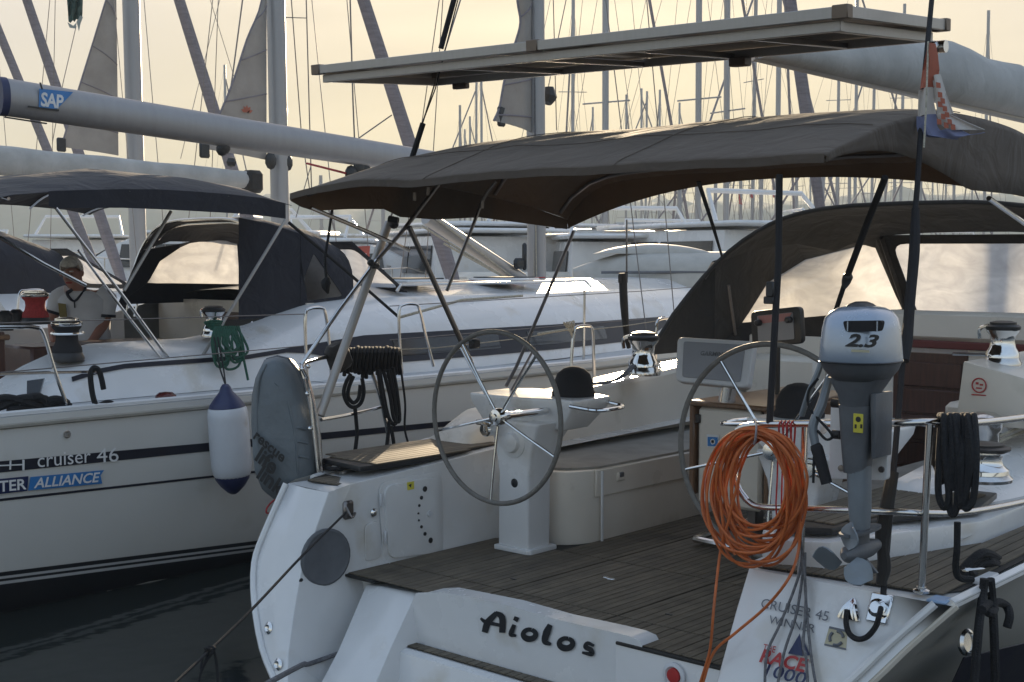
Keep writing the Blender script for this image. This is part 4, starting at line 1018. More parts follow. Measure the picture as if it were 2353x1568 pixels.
# --- sprayhood
hood = empty('sprayhood', (0, 5, 2), yacht)
def resamp(P, n):
    L = [0]
    for a, b in zip(P, P[1:]): L.append(L[-1] + (b - a).length)
    out = []
    for i in range(n):
        t = L[-1] * i / (n - 1); k = 0
        while k < len(P) - 2 and L[k + 1] < t: k += 1
        out.append(P[k].lerp(P[k + 1], (t - L[k]) / max(1e-9, L[k + 1] - L[k])))
    return out
def hoop_sec(y, hw, zt, zb, n=26):
    """rounded arch from port foot over the top to starboard foot"""
    out = []
    for i in range(n + 1):
        a = math.pi * (1 - i / n)
        cx, sx = math.cos(a), math.sin(a)
        ex = .62
        out.append(V((hw * math.copysign(abs(cx) ** ex, cx) + .05, y, zb + (zt - zb) * abs(sx) ** ex)))
    return out
H0 = hoop_sec(5.1, 1.55, 2.60, 1.50)
# port foot runs aft and down
def feet(pts, k):
    out = []
    for p in pts:
        q = max(0, min(1, (2.45 - p.z) / .9)); out.append(V((p.x + (-.12 * q if p.x < 0 else .12 * q), p.y - k * q ** 1.4, p.z)))
    return out
H0 = feet(H0, .75)
H1 = feet(hoop_sec(5.35, 1.53, 2.62, 1.50), .62)
H2 = feet(hoop_sec(5.75, 1.45, 2.57, 1.55), .35)
H3 = hoop_sec(6.05, 1.36, 2.42, 1.58)
n_ = len(H0)
m = MB(); m.grid([resamp(h[k:], 24) for h, k in ((H0, 4), (H1, 5), (H2, 6), (H3, 7))], .004); put('roof', m, M['black_canvas'], hood, ang=70)
m = MB(); m.tube(H0, .017, 8); put('hoop', m, M['black_canvas'], hood)
# windscreen panels: front face from H3 down to its foot, with window openings framed by canvas
def front(u, v):
    """u across -1..1, v 0 top .. 1 foot"""
    top = V((1.36 * u + .05, 6.05, 2.40 - .02 * u * u)); bot = V((1.40 * u + .05, 6.85 - .35 * u * u, 1.60))
    return top.lerp(bot, v)
def patch(name, u0, u1, v0, v1, ma, par, off=0, r=0):
    m = MB(); m.grid([[front(u0 + (u1 - u0) * i / 6, v0 + (v1 - v0) * j / 4) for i in range(7)] for j in range(5)], .004); return put(name, m, ma, par)
def window_quad(P, N, name='window', r=.14):
    m = MB(); rr = []
    for i in range(4):
        p, a, b = P[i], P[i - 1], P[(i + 1) % 4]; L = min((a - p).length, (b - p).length) * r
        q0, q1 = p + (a - p).normalized() * L, p + (b - p).normalized() * L
        for k in range(5):
            t = k / 4; rr.append(q0 * (1 - t) ** 2 + p * 2 * t * (1 - t) + q1 * t ** 2)
    return rr
def framed(outer, inner_pts, par, ma, glass):
    """canvas panel with one opening: outer loop and inner loop of equal count"""
    n = len(inner_pts); m = MB()
    m.grid([outer + [outer[0]], inner_pts + [inner_pts[0]]], .005); put('panel', m, ma, par)
    m = MB(); c = sum(inner_pts, V()) / n
    m.add(inner_pts + [c], [(i, (i + 1) % n, n) for i in range(n)]); put('window', m, glass, par, ang=180)
    m = MB(); m.tube(inner_pts, .007, 5, closed=True); put('piping', m, ma, par)
def outer_from(inner, corners):
    """walk the outer quad so its points pair with the inner loop"""
    out = []
    n = len(inner) // 4
    for i in range(4):
        p, a, b = corners[i], corners[i - 1], corners[(i + 1) % 4]
        for k in range(n):
            t = k / (n - 1) - .5
            out.append(p + ((a - p) * (-t) if t < 0 else (b - p) * t) * .9)
    return out
def fw(u0, u1, v0, v1, U0, U1):
    inner = window_quad([front(u0, v0), front(u1, v0), front(u1, v1), front(u0, v1)], None)
    outer = outer_from(inner, [front(U0, -.01), front(U1, -.01), front(U1, 1.0), front(U0, 1.0)])
    framed(outer, inner, hood, M['black_canvas'], M['vinyl'])
# three front panes
fw(-.44, .97, .07, .92, -.52, 1.0)
# port pane wrapping round the corner
def dens(P, n=5):
    out = []
    for p, q in zip(P, P[1:] + P[:1]): out += [p.lerp(q, i / n) for i in range(n)]
    return out
pin = [atX(1703, 744, -1.45), atX(1762, 650, -1.45), atX(1850, 596, -1.45), atY(1985, 561, 6.2), atY(2013, 569, 6.22), atY(2074, 712, 6.55)]
pou = [atX(1640, 805, -1.47), H0[4] + V((-.03, .02, .02)), H2[6] + V((-.05, 0, .05)), H3[7] + V((-.03, .02, .04)), H3[10] + V((0, .03, .03)), atY(2120, 770, 6.7)]
framed(dens(pou, 4), dens(pin, 4), hood, M['black_canvas'], M['vinyl'])
L_ = [V(pou[1]).lerp(V(pou[0]), i / 4) for i in range(5)]
m = MB(); m.grid([[H0[4 - i] for i in range(5)], [H0[4 - i].lerp(L_[i], .5) + V((-.03, 0, 0)) for i in range(5)], L_], .004); put('side_panel', m, M['black_canvas'], hood)
m = MB(); m.tube([front(-.48, 0), front(-.49, .5), front(-.50, 1)], .05, 8, squash=.3); put('centre_seam', m, M['black_canvas'], hood)
# webbing and steel tube on the hood's port side
m = MB(); m.tube([atX(1674, 655, -1.38), atX(1680, 700, -1.4), atX(1690, 770, -1.42)], .012, 7, k=3); put('hood_tube', m, M['steel_dark'], hood)
# --- coachroof, bulkhead and companionway
m = MB(); m.prism([V((-1.42, 5.35, 1.05)), V((1.52, 5.35, 1.05)), V((1.52, 5.35, 1.58)), V((-1.42, 5.35, 1.58))], V((0, 5.2, .08))); put('coachroof', m, M['gel'], yacht, bev=.05, seg=3)
bk2 = MB(); bk2.box(((-1.32 + atY(2052, 900, 5.27).x) / 2, 5.30, 1.08), (atY(2052, 900, 5.27).x + 1.32, .06, 1.1), b=.01); bh = put('bulkhead', bk2, M['gel_cream'], yacht); bk3 = MB(); bk3.box(((1.4 + atY(2222, 900, 5.27).x) / 2, 5.30, 1.08), (1.4 - atY(2222, 900, 5.27).x, .06, 1.1), b=.01); put('bulkhead', bk3, M['gel_cream'], yacht)
m = MB(); m.box((.66, 5.32, 1.745), (1.7, .10, .21), b=.03); put('companionway_beam', m, M['gel_cream'], yacht)
m = MB(); m.box((.66, 5.255, 1.615), (1.7, .05, .055), b=.008); put('red_trim', m, mat('dark_red_trim', (.13, .025, .022), rough=.5), yacht)
dxa, dxb = atY(2052, 900, 5.27).x, atY(2222, 900, 5.27).x; dcx, dw = (dxa + dxb) / 2, dxb - dxa
m = MB(); m.box((dcx, 5.30, 1.05), (dw, .06, 1.0), b=.004); cd = put('companionway_door', m, M['mahogany'], yacht)
for k in range(5):
    m = MB(); m.box((dcx, 5.262, .64 + k * .19), (dw * .86, .02, .172), b=.006); put('door_board', m, M['mahogany'], cd)
m = MB(); m.tube([V((.35, 5.20, 1.56)), V((.62, 5.18, 1.57)), V((.9, 5.20, 1.56))], .012, 7); put('grab_rail', m, M['steel'], bh)
# seat backs and instruments by the companionway
for (a, b, z) in ((-1.25, -.62, 1.28), (.74, 1.28, 1.28)):
    m = MB(); m.box(((a + b) / 2, 5.16, z), (b - a, .16, .42), b=.04); put('seat_back', m, M['gel_cream'], yacht)
m = MB(); m.box((.95, 4.6, 1.27), (.5, .7, .12), b=.03); put('cushion', m, M['gel_cream'], yacht)
# ================================================================== NEIGHBOUR: the yacht with navy canvas, to port
nb = thing('sailing_yacht', 'white sailing yacht with navy bimini and sprayhood, lettered cruiser 46 along its hull', 'sailing yacht', (-5.5, 2, 0))
NX = -5.5
nbt = [(-1.2, 1.95), (0, 2.02), (3, 2.08), (6, 2.07), (8, 1.86), (10, 1.45), (12.4, .75), (14.5, .02)]
npro = [(1.25, 1.0), (1.20, 1.0), (.9, .995), (.6, .985), (.3, .955), (.12, .93), (0, .90), (-.15, .84), (-.5, .5)]
m = MB()
for sg in (-1, 1):
    m.grid([[V((NX + sg * w * f, y, z + (.02 * max(0, y - 6) if i < 2 else 0))) for i, (z, f) in enumerate(npro)] for y, w in [(q, lerp_tab(nbt, q)) for q in (-1.2, -.6, 0, 1, 2, 3, 4, 5, 6, 7, 8, 9, 10, 11, 11.8, 12.6, 13.4)]])
m.grid([[V((NX + t * 1.95, -1.2, z)) for t in (-1, 0, 1)] for z in (1.25, .5, -.3)])
put('hull', m, M['hull'], nb, ang=60)
def hx(z, y):                                   # x of the starboard topsides
    for (z1, f1), (z0, f0) in zip(npro, npro[1:]):
        if z >= z0: f = f0 + (f1 - f0) * (z - z0) / (z1 - z0); break
    return NX + lerp_tab(nbt, y) * f
def hband(name, za, zb, ya, yb, ma, off=.004, za2=None, zb2=None, n=24):
    za2 = za if za2 is None else za2; zb2 = zb if zb2 is None else zb2
    R = []
    K = 2 if za - zb < .06 else 9
    for k in range(K):
        r0 = []
        for i in range(n + 1):
            t = i / n; y = ya + (yb - ya) * t; a = za + (za2 - za) * t; b = zb + (zb2 - zb) * t; z = a + (b - a) * k / (K - 1)
            r0.append(V((hx(z, y) + off, y, z)))
        R.append(r0)
    m = MB(); m.grid(R); return put(name, m, ma, nb)
def hpx(x, y):                                  # pixel -> point on the starboard topsides
    p = atX(x, y, -3.45)
    for _ in range(4): p = atX(x, y, hx(max(-.4, min(1.25, p.z)), p.y))
    return p
a, b = hpx(2, 1060), hpx(476, 1018); a2, b2 = hpx(2, 1086), hpx(481, 1037)
k1 = (b.z - a.z) / (b.y - a.y); k2 = (b2.z - a2.z) / (b2.y - a2.y)
hband('navy_stripe', a.z - k1 * 1.4, a2.z - k2 * 1.4, a.y - 1.4, 10, M['navy'], .004, a.z + k1 * (10 - a.y), a2.z + k2 * (10 - a.y))
a, b = hpx(2, 1146), hpx(594, 1081); k3 = (b.z - a.z) / (b.y - a.y)
hband('pin_stripe', a.z - k3 * 1.4, a.z - k3 * 1.4 - .016, a.y - 1.4, 10, M['navy'], .004, a.z + k3 * (10 - a.y), a.z + k3 * (10 - a.y) - .016)
a, b = hpx(2, 1315), hpx(588, 1243); kb = (b.z - a.z) / (b.y - a.y)
zz = lambda z: (z - kb * 1.4, z + kb * (10 - a.y))
for (d0, d1, ma, nm) in ((0, .028, 'boot', 'boot_stripe'), (.028, .045, 'stripe_w', 'boot_stripe'), (.045, .062, 'boot', 'boot_stripe'), (.062, .082, 'stripe_w', 'boot_stripe')):
    z0a, z0b = zz(a.z - d0); z1a, z1b = zz(a.z - d1)
    hband(nm, z0a, z1a, a.y - 1.4, 10, M[ma], .0045, z0b, z1b)
z0a, z0b = zz(a.z - .082)
hband('underwater_paint', z0a, -.3, a.y - 1.4, 10, M['boot'], .0045, z0b, -.3)
m = MB(); m.tube([V((hx(1.2, y) + .004, y, 1.195)) for y in (-1.2, 0, 2, 4, 6, 8, 10)], .016, 6); put('rubbing_strake', m, mat('grey_rubbing_strake', (.30, .28, .24), rough=.6), nb)
m = MB(); m.tube([V((hx(1.25, y) - .03, y, 1.265)) for y in (-1.2, 0, 2, 4, 6, 8, 10)], .020, 6); put('toe_rail', m, M['gel'], nb)
m = MB(); m.grid([[V((NX - lerp_tab(nbt, y), y, 1.25 + .02 * max(0, y - 6))), V((NX, y, 1.30 + .02 * max(0, y - 6))), V((NX + lerp_tab(nbt, y), y, 1.25 + .02 * max(0, y - 6)))] for y in (3.0, 4, 5, 6, 7, 8, 9, 10, 11, 12, 13.4, 14.5)])
for sg in (-1, 1): m.grid([[V((NX + sg * 1.45, y, 1.26)), V((NX + sg * lerp_tab(nbt, y), y, 1.25))] for y in (-1.2, 0, 1, 2, 3.0)])
put('deck', m, M['nonskid'], nb)
# lettering on the hull: +Y runs to the right as seen
def htext(s, x0, y0, x1, y1, cap, ma, bold=0., shear=0., space=1.0, name='lettering', off=.014):
    o, e = hpx(x0, y0), hpx(x1, y1); d = (e - o); w = d.length; d.normalize()
    up = V((.004, 0, 1))
    mb = text_mb(s, 1.0, (0, 0, 0), (1, 0, 0), (0, 1, 0), bold, shear, space, lift=0)
    xs = [v[0] for v in mb.v]; xa, xb = min(xs), max(xs); h = max(v[1] for v in mb.v)
    mb.v = [tuple(o + V((off, 0, 0)) + d * ((v[0] - xa) / (xb - xa) * w) + up * (v[1] / h * cap)) for v in mb.v]
    return put(name, mb, ma, nb)
htext('cruiser', 84, 1074, 206, 1062, .082, M['white'], .0)
htext('46', 220, 1064, 270, 1060, .094, M['white'], .0)
def hquad(name, pts, ma, off=.012):
    m = MB(); m.prism([hpx(x, y) + V((off, 0, 0)) for x, y in pts], V((.0015, 0, 0))); return put(name, m, ma, nb)
hquad('stripe_mark', [(49, 1056), (54, 1056), (54, 1081), (49, 1081)], M['white'])
hquad('stripe_mark', [(-40, 1070), (49, 1066), (49, 1069), (-40, 1073)], M['white'])
hquad('stripe_mark', [(20, 1058), (24, 1058), (23, 1079), (19, 1079)], M['white'])
hquad('dark_badge', [(-120, 1112), (63, 1094), (60, 1128), (-120, 1148)], M['dblue'])
hquad('blue_badge', [(67, 1096), (236, 1080), (228, 1092), (232, 1111), (62, 1127)], M['blue'], .015)
htext('CHARTER', -108, 1140, 57, 1123, .066, M['white'], .02, off=.022)
htext('ALLIANCE', 73, 1121, 226, 1106, .062, M['white'], .02, .25, off=.024)
p = hpx(153, 998); m = MB(); m.lathe(p, (1, 0, 0), [(.026, 0), (.024, .01), (.012, .012), (0, .006)], 14); put('through_hull', m, M['steel'], nb)
# coaming with navy line, and coachroof with window band
def nsec(y):
    f = max(0, min(1, (y - 2.4) / 1.2)); e = max(0, min(1, (1.5 - y) / .9))
    zt = 1.50 + .10 * f - .22 * e * e
    zi = 1.60 + .28 * f - .30 * e * e
    taper = max(0, (y - 6.0)) * .11
    return [V((-3.84 - taper, y, 1.26 + .01 * max(0, y - 5))), V((-3.92 - taper, y, zt - .10 * (1 - .5 * e))), V((-3.95 - taper, y, zt)), V((-4.05 - taper, y, zt + (zi - zt) * .45)), V((-4.32 - taper * .8, y, zi)), V((-4.42 - taper * .8, y, zi + .01))]
ysn = [.62, .75, .9, 1.1, 1.4, 1.8, 2.2, 2.6, 3.0, 3.4, 4, 5, 6, 7, 8, 8.8, 9.4]
rows = [nsec(y) for y in ysn]
rows2 = [[V((2 * NX - p.x, p.y, p.z)) for p in r] for r in rows]
m = MB(); m.grid(rows); m.grid(rows2)
m.grid([[r[-1], V((r[-1].x - .02, r[-1].y, .75))] for r in rows if r[0].y < 3.3]); m.grid([[r[-1], V((r[-1].x + .02, r[-1].y, .75))] for r in rows2 if r[0].y < 3.3])
roof_rows = [[r[-1], V((NX + .5, r[0].y, r[-1].z + .09)), V((NX, r[0].y, r[-1].z + .11)), V((NX - .5, r[0].y, r[-1].z + .09)), q[-1]] for r, q in zip(rows, rows2) if r[0].y >= 3.4]
m.grid(roof_rows)
l, l2 = rows[-1], rows2[-1]
m.grid([l, [V((p.x - .15, p.y + .7, 1.28)) for p in l]]); m.grid([roof_rows[-1], [V((p.x, p.y + .7, 1.28)) for p in roof_rows[-1]]])
m.add(rows[0] + [V((-4.42, .62, .9))], [tuple(range(7))]); m.add(rows2[0] + [V((2 * NX + 4.42, .62, .9))], [tuple(range(7))])
put('coachroof', m, M['gel'], nb, ang=35)
r0, r1 = [], []
for y in [1.0 + i * .2 for i in range(37)]:
    s_ = nsec(y); a_b = 0.0 if y < 2.9 else min(1, (y - 2.9) / .9)
    d = (s_[1] - s_[2]).normalized(); nn = V((.006, 0, .002))
    r0.append(s_[2] + d * .012 + nn); r1.append(s_[2] + d * (.045 + .13 * a_b * (1 if y < 7.4 else max(.2, 1 - (y - 7.4) / 1.0))) + nn)
    if a_b > 0:
        q = s_[1] + (s_[0] - s_[1]) * .62 + nn; r1[-1] = r1[-1].lerp(q, a_b * (1 if y < 7.6 else max(0, 1 - (y - 7.6) / .7)))
m = MB(); m.grid([r0, r1], .002); wb = put('window_band', m, M['navy'], nb)
for (ya, yb) in ((3.9, 5.2), (5.6, 6.9)):
    q0, q1 = [], []
    for i in range(8):
        y = ya + (yb - ya) * i / 7; j = (y - 1.0) / .2; k = int(j); A, B = r0[k].lerp(r0[k + 1], j - k), r1[k].lerp(r1[k + 1], j - k)
        q0.append(A.lerp(B, .22) + V((.005, 0, 0))); q1.append(A.lerp(B, .78) + V((.005, 0, 0)))
    m = MB(); m.grid([q0, q1], .002); put('window', m, M['glass_dark'], wb)
w4 = [atX(75, 889, -3.86), atX(96, 880, -3.86), atX(80, 906, -3.86), atX(54, 908, -3.86)]
m = MB(); m.prism([V((-3.95, .70, 1.42)), V((-3.92, .80, 1.43)), V((-3.88, .74, 1.31)), V((-3.88, .66, 1.30))], V((.02, -.02, 0))); put('end_vent', m, M['glass_dark'], nb)
# roof gear: hatches, grab rails, tracks, sail cover bundle
for y in (4.9, 6.2):
    m = MB(); m.box((NX + .75, y, 2.0), (.5, .55, .06), b=.015); h_ = put('hatch', m, M['gel'], nb); m = MB(); m.box((NX + .75, y, 2.035), (.42, .47, .012), b=.004); put('hatch_glass', m, mat('smoked_hatch', (.05, .05, .055), rough=.7, spec=.2), h_)
m = MB(); m.tube([V((NX + 1.1, 4.4, 1.93)), V((NX + 1.1, 4.45, 1.99)), V((NX + 1.0, 7.2, 1.99)), V((NX + 1.0, 7.3, 1.92))], .016, 7); put('grab_rail', m, M['steel'], nb)
for k in range(3):
    m = MB(); m.tube([V((NX + .8 - k * .06, 4.6, 1.975)), V((NX + .35 - k * .03, 7.3, 2.02))], .007, 5); put('halyard', m, M[('rope_red', 'rope_w', 'rope_g')[k]], nb)
# cockpit: sole, seats, bulkhead, brown boards
m = MB(); m.box((NX, 1.2, .72), (2.2, 4.6, .06)); put('cockpit_sole', m, M['teak_y'], nb)
m = MB(); m.box((NX, 3.42, 1.3), (2.2, .08, 1.1)); nbk = put('bulkhead', m, M['gel_cream'], nb)
m = MB(); m.box((NX + .1, 3.365, 1.25), (.62, .03, 1.0)); put('companionway_door', m, M['mahogany'], nb)
for s_ in (-1, 1):
    m = MB(); m.box((NX + s_ * .80, 2.0, 1.0), (.48, 2.7, .5), b=.03); put('bench', m, M['gel_cream'], nb)
m = MB(); m.box((NX + .75, 3.30, 1.75), (.5, .04, .14), b=.01); put('instrument_panel', m, M['varnish'], nb)
m = MB(); m.box((NX + .72, .5, 1.3), (.06, .9, .8), b=.01); cs = put('cockpit_locker', m, M['mahogany'], nb); m = MB(); m.box((NX + .755, .5, 1.66), (.05, .95, .04), b=.01); put('locker_rail', m, M['varnish'], cs)
m = MB(); m.box((NX + .1, 2.0, 1.30), (.5, 1.3, .5), b=.02); put('cockpit_table', m, M['mahogany'], nb)
# bimini
def bimini2(root, x0, x1, y0, y1, ze, zc, zf, ma, hem=.05):
    b_ = empty('bimini', (0, 0, 0), root)
    cr_ = [(0, zf), (.04, zf + .05), (.18, zf + (zc - zf) * .6), (.45, zc), (.7, zc - .01), (.9, zc - .07), (1, zc - .16)]
    def z_(u, t):
        q = (u - (x0 + x1) / 2) / ((x1 - x0) / 2); f = lerp_tab(cr_, t)
        w = noise.noise(V((u * 2.1 + t, t * 2.4, x0))) * .018
        e_ = ze + (f - ze) * .45
        return e_ + (f - e_) * max(0, 1 - abs(q) ** 4.5) + w * (1 - abs(q) ** 6)
    us_ = [x0, x0 + .02] + lerp_path((x0 + .06, x1 - .06), 30) + [x1 - .02, x1]
    ts = [0, .015, .04] + lerp_path((.08, .95), 20) + [.98, 1]
    m = MB(); m.grid([[V((u, y0 + (y1 - y0) * t, z_(u, t))) for u in us_] for t in ts], .004); put('canopy', m, ma, b_, ang=60)
    for q in (.03, .4, .75, .97):
        m = MB(); m.tube([V((u, y0 + (y1 - y0) * q, z_(u, q) - .02)) for u in us_], .012, 7); put('hoop', m, M['steel'], b_)
    return b_, z_
b2, z2 = bimini2(nb, -7.0, -4.0, .55, 2.92, 2.56, 2.88, 2.66, M['blue_canvas'])
lo = [atX(x, y, -4.0) for x, y in ((112, 474), (131, 479), (200, 478), (280, 478), (360, 481), (437, 485), (530, 490), (610, 497), (656, 503))]
m = MB(); m.grid([[V((-4.0, p.y, z2(-4.0, max(0, min(1, (p.y - .55) / 2.37))) + .004)) for p in lo], lo], .003); put('side_flap', m, M['blue_canvas'], b2)
af = [(-4.0, 2.50), (-4.12, 2.38), (-4.3, 2.32), (-4.6, 2.32), (-5.4, 2.38), (-6.2, 2.40), (-7.0, 2.45)]
m = MB(); m.grid([[V((x, .55, z2(x, 0) + .006)) for x, z in af], [V((x, .53, z)) for x, z in af]], .003); put('aft_flap', m, M['blue_canvas'], b2)
XS = -3.98
def t2(name, pts, r, ma='steel', X=XS):
    m = MB(); m.tube([atX(x, y, X) for x, y in pts], r, 8); return put(name, m, M[ma], b2)
t2('frame_leg', [(128, 478), (290, 690), (450, 911)], .012); t2('frame_leg', [(180, 575), (300, 735), (432, 905)], .010)
t2('frame_leg', [(656, 505), (550, 680), (436, 866)], .013, 'alu'); t2('frame_leg', [(393, 486), (285, 668)], .013, 'alu', -4.3)
t2('frame_strut', [(0, 546), (100, 606), (197, 656)], .013, 'steel', -4.3)
t2('strap', [(664, 512), (780, 610), (915, 728)], .013, 'rope_k', -3.7)
# sprayhood
hd = empty('sprayhood', (NX, 3.8, 2.1), nb)
def hs2(y, hw, zt, zb, n=24):
    out = []
    for i in range(n + 1):
        a = math.pi * (1 - i / n); cx, sx = math.cos(a), math.sin(a)
        out.append(V((NX + .08 + hw * math.copysign(abs(cx) ** .55, cx), y, zb + (zt - zb) * abs(sx) ** .55)))
    return out
K0, K1, K2, K3 = hs2(3.05, .98, 2.56, 1.72), hs2(3.3, .97, 2.58, 1.75), hs2(3.75, .94, 2.50, 1.82), hs2(4.0, .90, 2.38, 1.86)
for p in K0:
    q = max(0, min(1, (2.4 - p.z) / .7)); p.y -= .15 * q
m = MB(); m.grid([resamp(h[k:], 22) for h, k in ((K0, 4), (K1, 5), (K2, 6), (K3, 8))], .004); put('roof', m, M['blue_canvas'], hd, ang=70)
m = MB(); m.tube(K0, .014, 7); put('hoop', m, M['steel'], hd)
m = MB(); m.tube([p + V((-.04, .12, -.03)) for p in K0], .011, 7); put('hoop', m, M['steel'], hd)
def front2(u, v): return V((NX + .08 + .90 * u, 4.0, 2.36)).lerp(V((NX + .08 + 1.0 * u, 4.75 - .2 * u * u, 1.92)), v)
def fw2(u0, u1, v0, v1, U0, U1):
    inner = window_quad([front2(u0, v0), front2(u1, v0), front2(u1, v1), front2(u0, v1)], None)
    framed(outer_from(inner, [front2(U0, -.02), front2(U1, -.02), front2(U1, 1), front2(U0, 1)]), inner, hd, M['blue_canvas'], M['vinyl'])
fw2(-.50, .92, .12, .92, -.6, 1.0)
Xq = -6.28
pin = [atX(337, 652, Xq), atX(366, 600, Xq), atX(425, 560, Xq), atX(505, 541, Xq + .1), atX(545, 540, Xq + .2), atX(553, 655, Xq + .25)]
pou = [atX(270, 700, Xq - .06), K0[4], K1[5].lerp(K2[6], .5), K2[6], K3[8], atX(580, 690, Xq + .25)]
framed(dens(pou, 4), dens(pin, 4), hd, M['blue_canvas'], M['vinyl'])
L_ = [V(pou[1]).lerp(V(pou[0]), i / 4) for i in range(5)]
m = MB(); m.grid([[K0[4 - i] for i in range(5)], L_], .004); put('side_panel', m, M['blue_canvas'], hd)
# starboard wing with its triangular pane
Xw = -4.42
wo = [atX(690, 540, Xw), atX(722, 556, Xw), atX(803, 683, Xw), atX(690, 712, Xw)]
wi = [atX(697, 640, Xw), atX(720, 580, Xw), atX(790, 682, Xw), atX(706, 694, Xw)]
inner = window_quad(wi, None, r=.12); framed(outer_from(inner, wo), inner, hd, M['blue_canvas'], M['vinyl'])
m = MB(); m.grid([[atX(549, 500, Xw), atX(549, 620, Xw), atX(549, 742, Xw)], [atX(620, 515, Xw), atX(620, 620, Xw), atX(620, 735, Xw)], [atX(692, 538, Xw), atX(692, 620, Xw), atX(692, 713, Xw)]], .004); put('side_panel', m, M['blue_canvas'], hd)
for x in (578, 625, 668):
    m = MB(); m.ball(atX(x, 741 - (x - 578) * .19, Xw + .012), .010, 8); put('snap_stud', m, M['chrome'], hd)
m = MB(); m.box(atX(625, 738, Xw + .004), (.01, .9, .05), b=.003); put('foot_strip', m, M['black_canvas'], hd)
# winches, fittings
winch(atX(155, 830, -4.12), .10, .30, cover=M['black_matt'], parent=nb, horn=False)
m = MB(); m.tube(ring_pts(atX(155, 766, -4.12), AX, AY, .105, 28), .010, 7, closed=True); put('winch_ring', m, M['chrome'], nb)
winch(atX(492, 775, -4.2), .085, .24, parent=nb)
w_r = winch(atX(82, 745, -5.3), .10, .26, cover=M['rope_red'], parent=nb, horn=False)
for (x, y, X) in ((12, 752, -5.2), (38, 748, -5.4)):
    m = MB(); m.lathe(atX(x, y + 8, X), (0, 0, 1), [(.06, 0), (.05, .06), (.06, .12), (.03, .15), (0, .15)], 12); put('deck_fitting', m, M['black'], nb)
# rails and stanchions
def nhoop(pts, X=-3.55, r=.0125):
    m = MB(); m.tube([atX(x, y, X) for x, y in pts], r, 8, k=4); return put('stanchion', m, M['steel'], nb)
nhoop([(-30, 752), (40, 751), (82, 753), (100, 768), (125, 850), (155, 936)])
nhoop([(706, 872), (702, 790), (702, 724), (712, 710), (738, 708), (748, 722), (757, 795), (761, 866)])
nhoop([(924, 860), (918, 780), (917, 715), (927, 701), (952, 699), (964, 712), (980, 780), (996, 842)])
nhoop([(1341, 830), (1342, 745), (1343, 665)], -3.6)
nhoop([(40, 720), (45, 675), (60, 668), (98, 668), (106, 690)], -7.3)
m = MB(); m.tube([atX(x, y, -3.55) for x, y in ((-60, 862), (100, 857), (220, 855))], .010, 6); put('boarding_pole', m, M['steel'], nb)
for ya in ((-60, 745, 703, 722), (-60, 862, 703, 795)):
    m = MB(); m.tube([atX(ya[0], ya[1], -3.55), atX(ya[2], ya[3], -3.55)], .004, 5); put('lifeline', m, M['wire'], nb)
m = MB(); m.tube([V((-3.57, 3.55, 1.84)), V((-3.6, 7, 1.9)), V((-3.9, 9.5, 1.95))], .004, 5); m.tube([V((-3.57, 3.55, 1.57)), V((-3.6, 7, 1.62))], .004, 5); put('lifeline', m, M['wire'], nb)
m = MB(); m.tube([atX(917, 730, -3.6), atX(1060, 690, -3.9), atX(1200, 680, -4.0)], .012, 7); put('furling_line', m, M['rope_w'], nb)
p = atX(381, 912, -3.56); m = MB(); m.lathe(p - V((0, 0, .02)), (0, 0, 1), [(.075, 0), (.07, .03), (.045, .05), (0, .055)], 14); put('deck_lamp', m, mat('dark_red_lens', (.09, .012, .012), rough=.2), nb)
# boom, mast, vang
bm2 = empty('boom', (NX, 4, 3.4), nb)
be0, be1 = atX(4, 222, NX), V((NX, 7.4, 3.12))
m = MB(); dd = (be1 - be0)
secs = []
for t_ in (0, 1):
    c_ = be0 + dd * t_; hh = .145 if t_ == 0 else .125
    secs.append([c_ + V((math.cos(a) * .085, 0, math.sin(a) * hh)) for a in [2 * math.pi * i / 20 for i in range(20)]])
m.loft(secs); put('spar', m, M['mast'], bm2, ang=50)
c_ = be0; m = MB(); m.loft([[c_ + V((math.cos(a) * .088, dy, math.sin(a) * .149)) for a in [2 * math.pi * i / 20 for i in range(20)]] for dy in (-.03, .03)]); put('end_cap', m, M['dblue'], bm2)
def onB(x, y): return atX(x, y, NX + .088)
m = MB(); m.prism([onB(90, 204), onB(168, 212), onB(131, 251), onB(89, 247)], V((.003, 0, 0))); sp_ = put('logo_plate', m, M['blue'], bm2)
o_, e_ = onB(93, 243) + V((.006, 0, 0)), onB(146, 250) + V((.006, 0, 0))
tm = text_mb('SAP', 1, (0, 0, 0), (1, 0, 0), (0, 1, 0), .03, .1, .92, lift=0); xs = [v[0] for v in tm.v]
tm.v = [tuple(o_ + (e_ - o_) * ((v[0] - min(xs)) / (max(xs) - min(xs))) + V((0, 0, 1)) * (v[1] / .72 * .105)) for v in tm.v]; put('logo_lettering', tm, M['white'], sp_)
m = MB(); m.prism([onB(64, 243), onB(135, 252), onB(135, 256), onB(64, 247)], V((.003, 0, 0))); put('boom_lettering', m, M['ink'], bm2)
m = MB(); m.prism([onB(90, 190), onB(94, 190), onB(99, 207), onB(95, 207)], V((.003, 0, 0))); put('boom_mark', m, M['ink'], bm2)
m = MB(); m.prism([onB(24, 266) - V((.08, 0, 0)), onB(120, 281) - V((.08, 0, 0)), onB(120, 284) - V((.08, 0, 0)), onB(24, 269) - V((.08, 0, 0))], V((-.02, 0, 0))); put('boom_track', m, M['ink'], bm2)
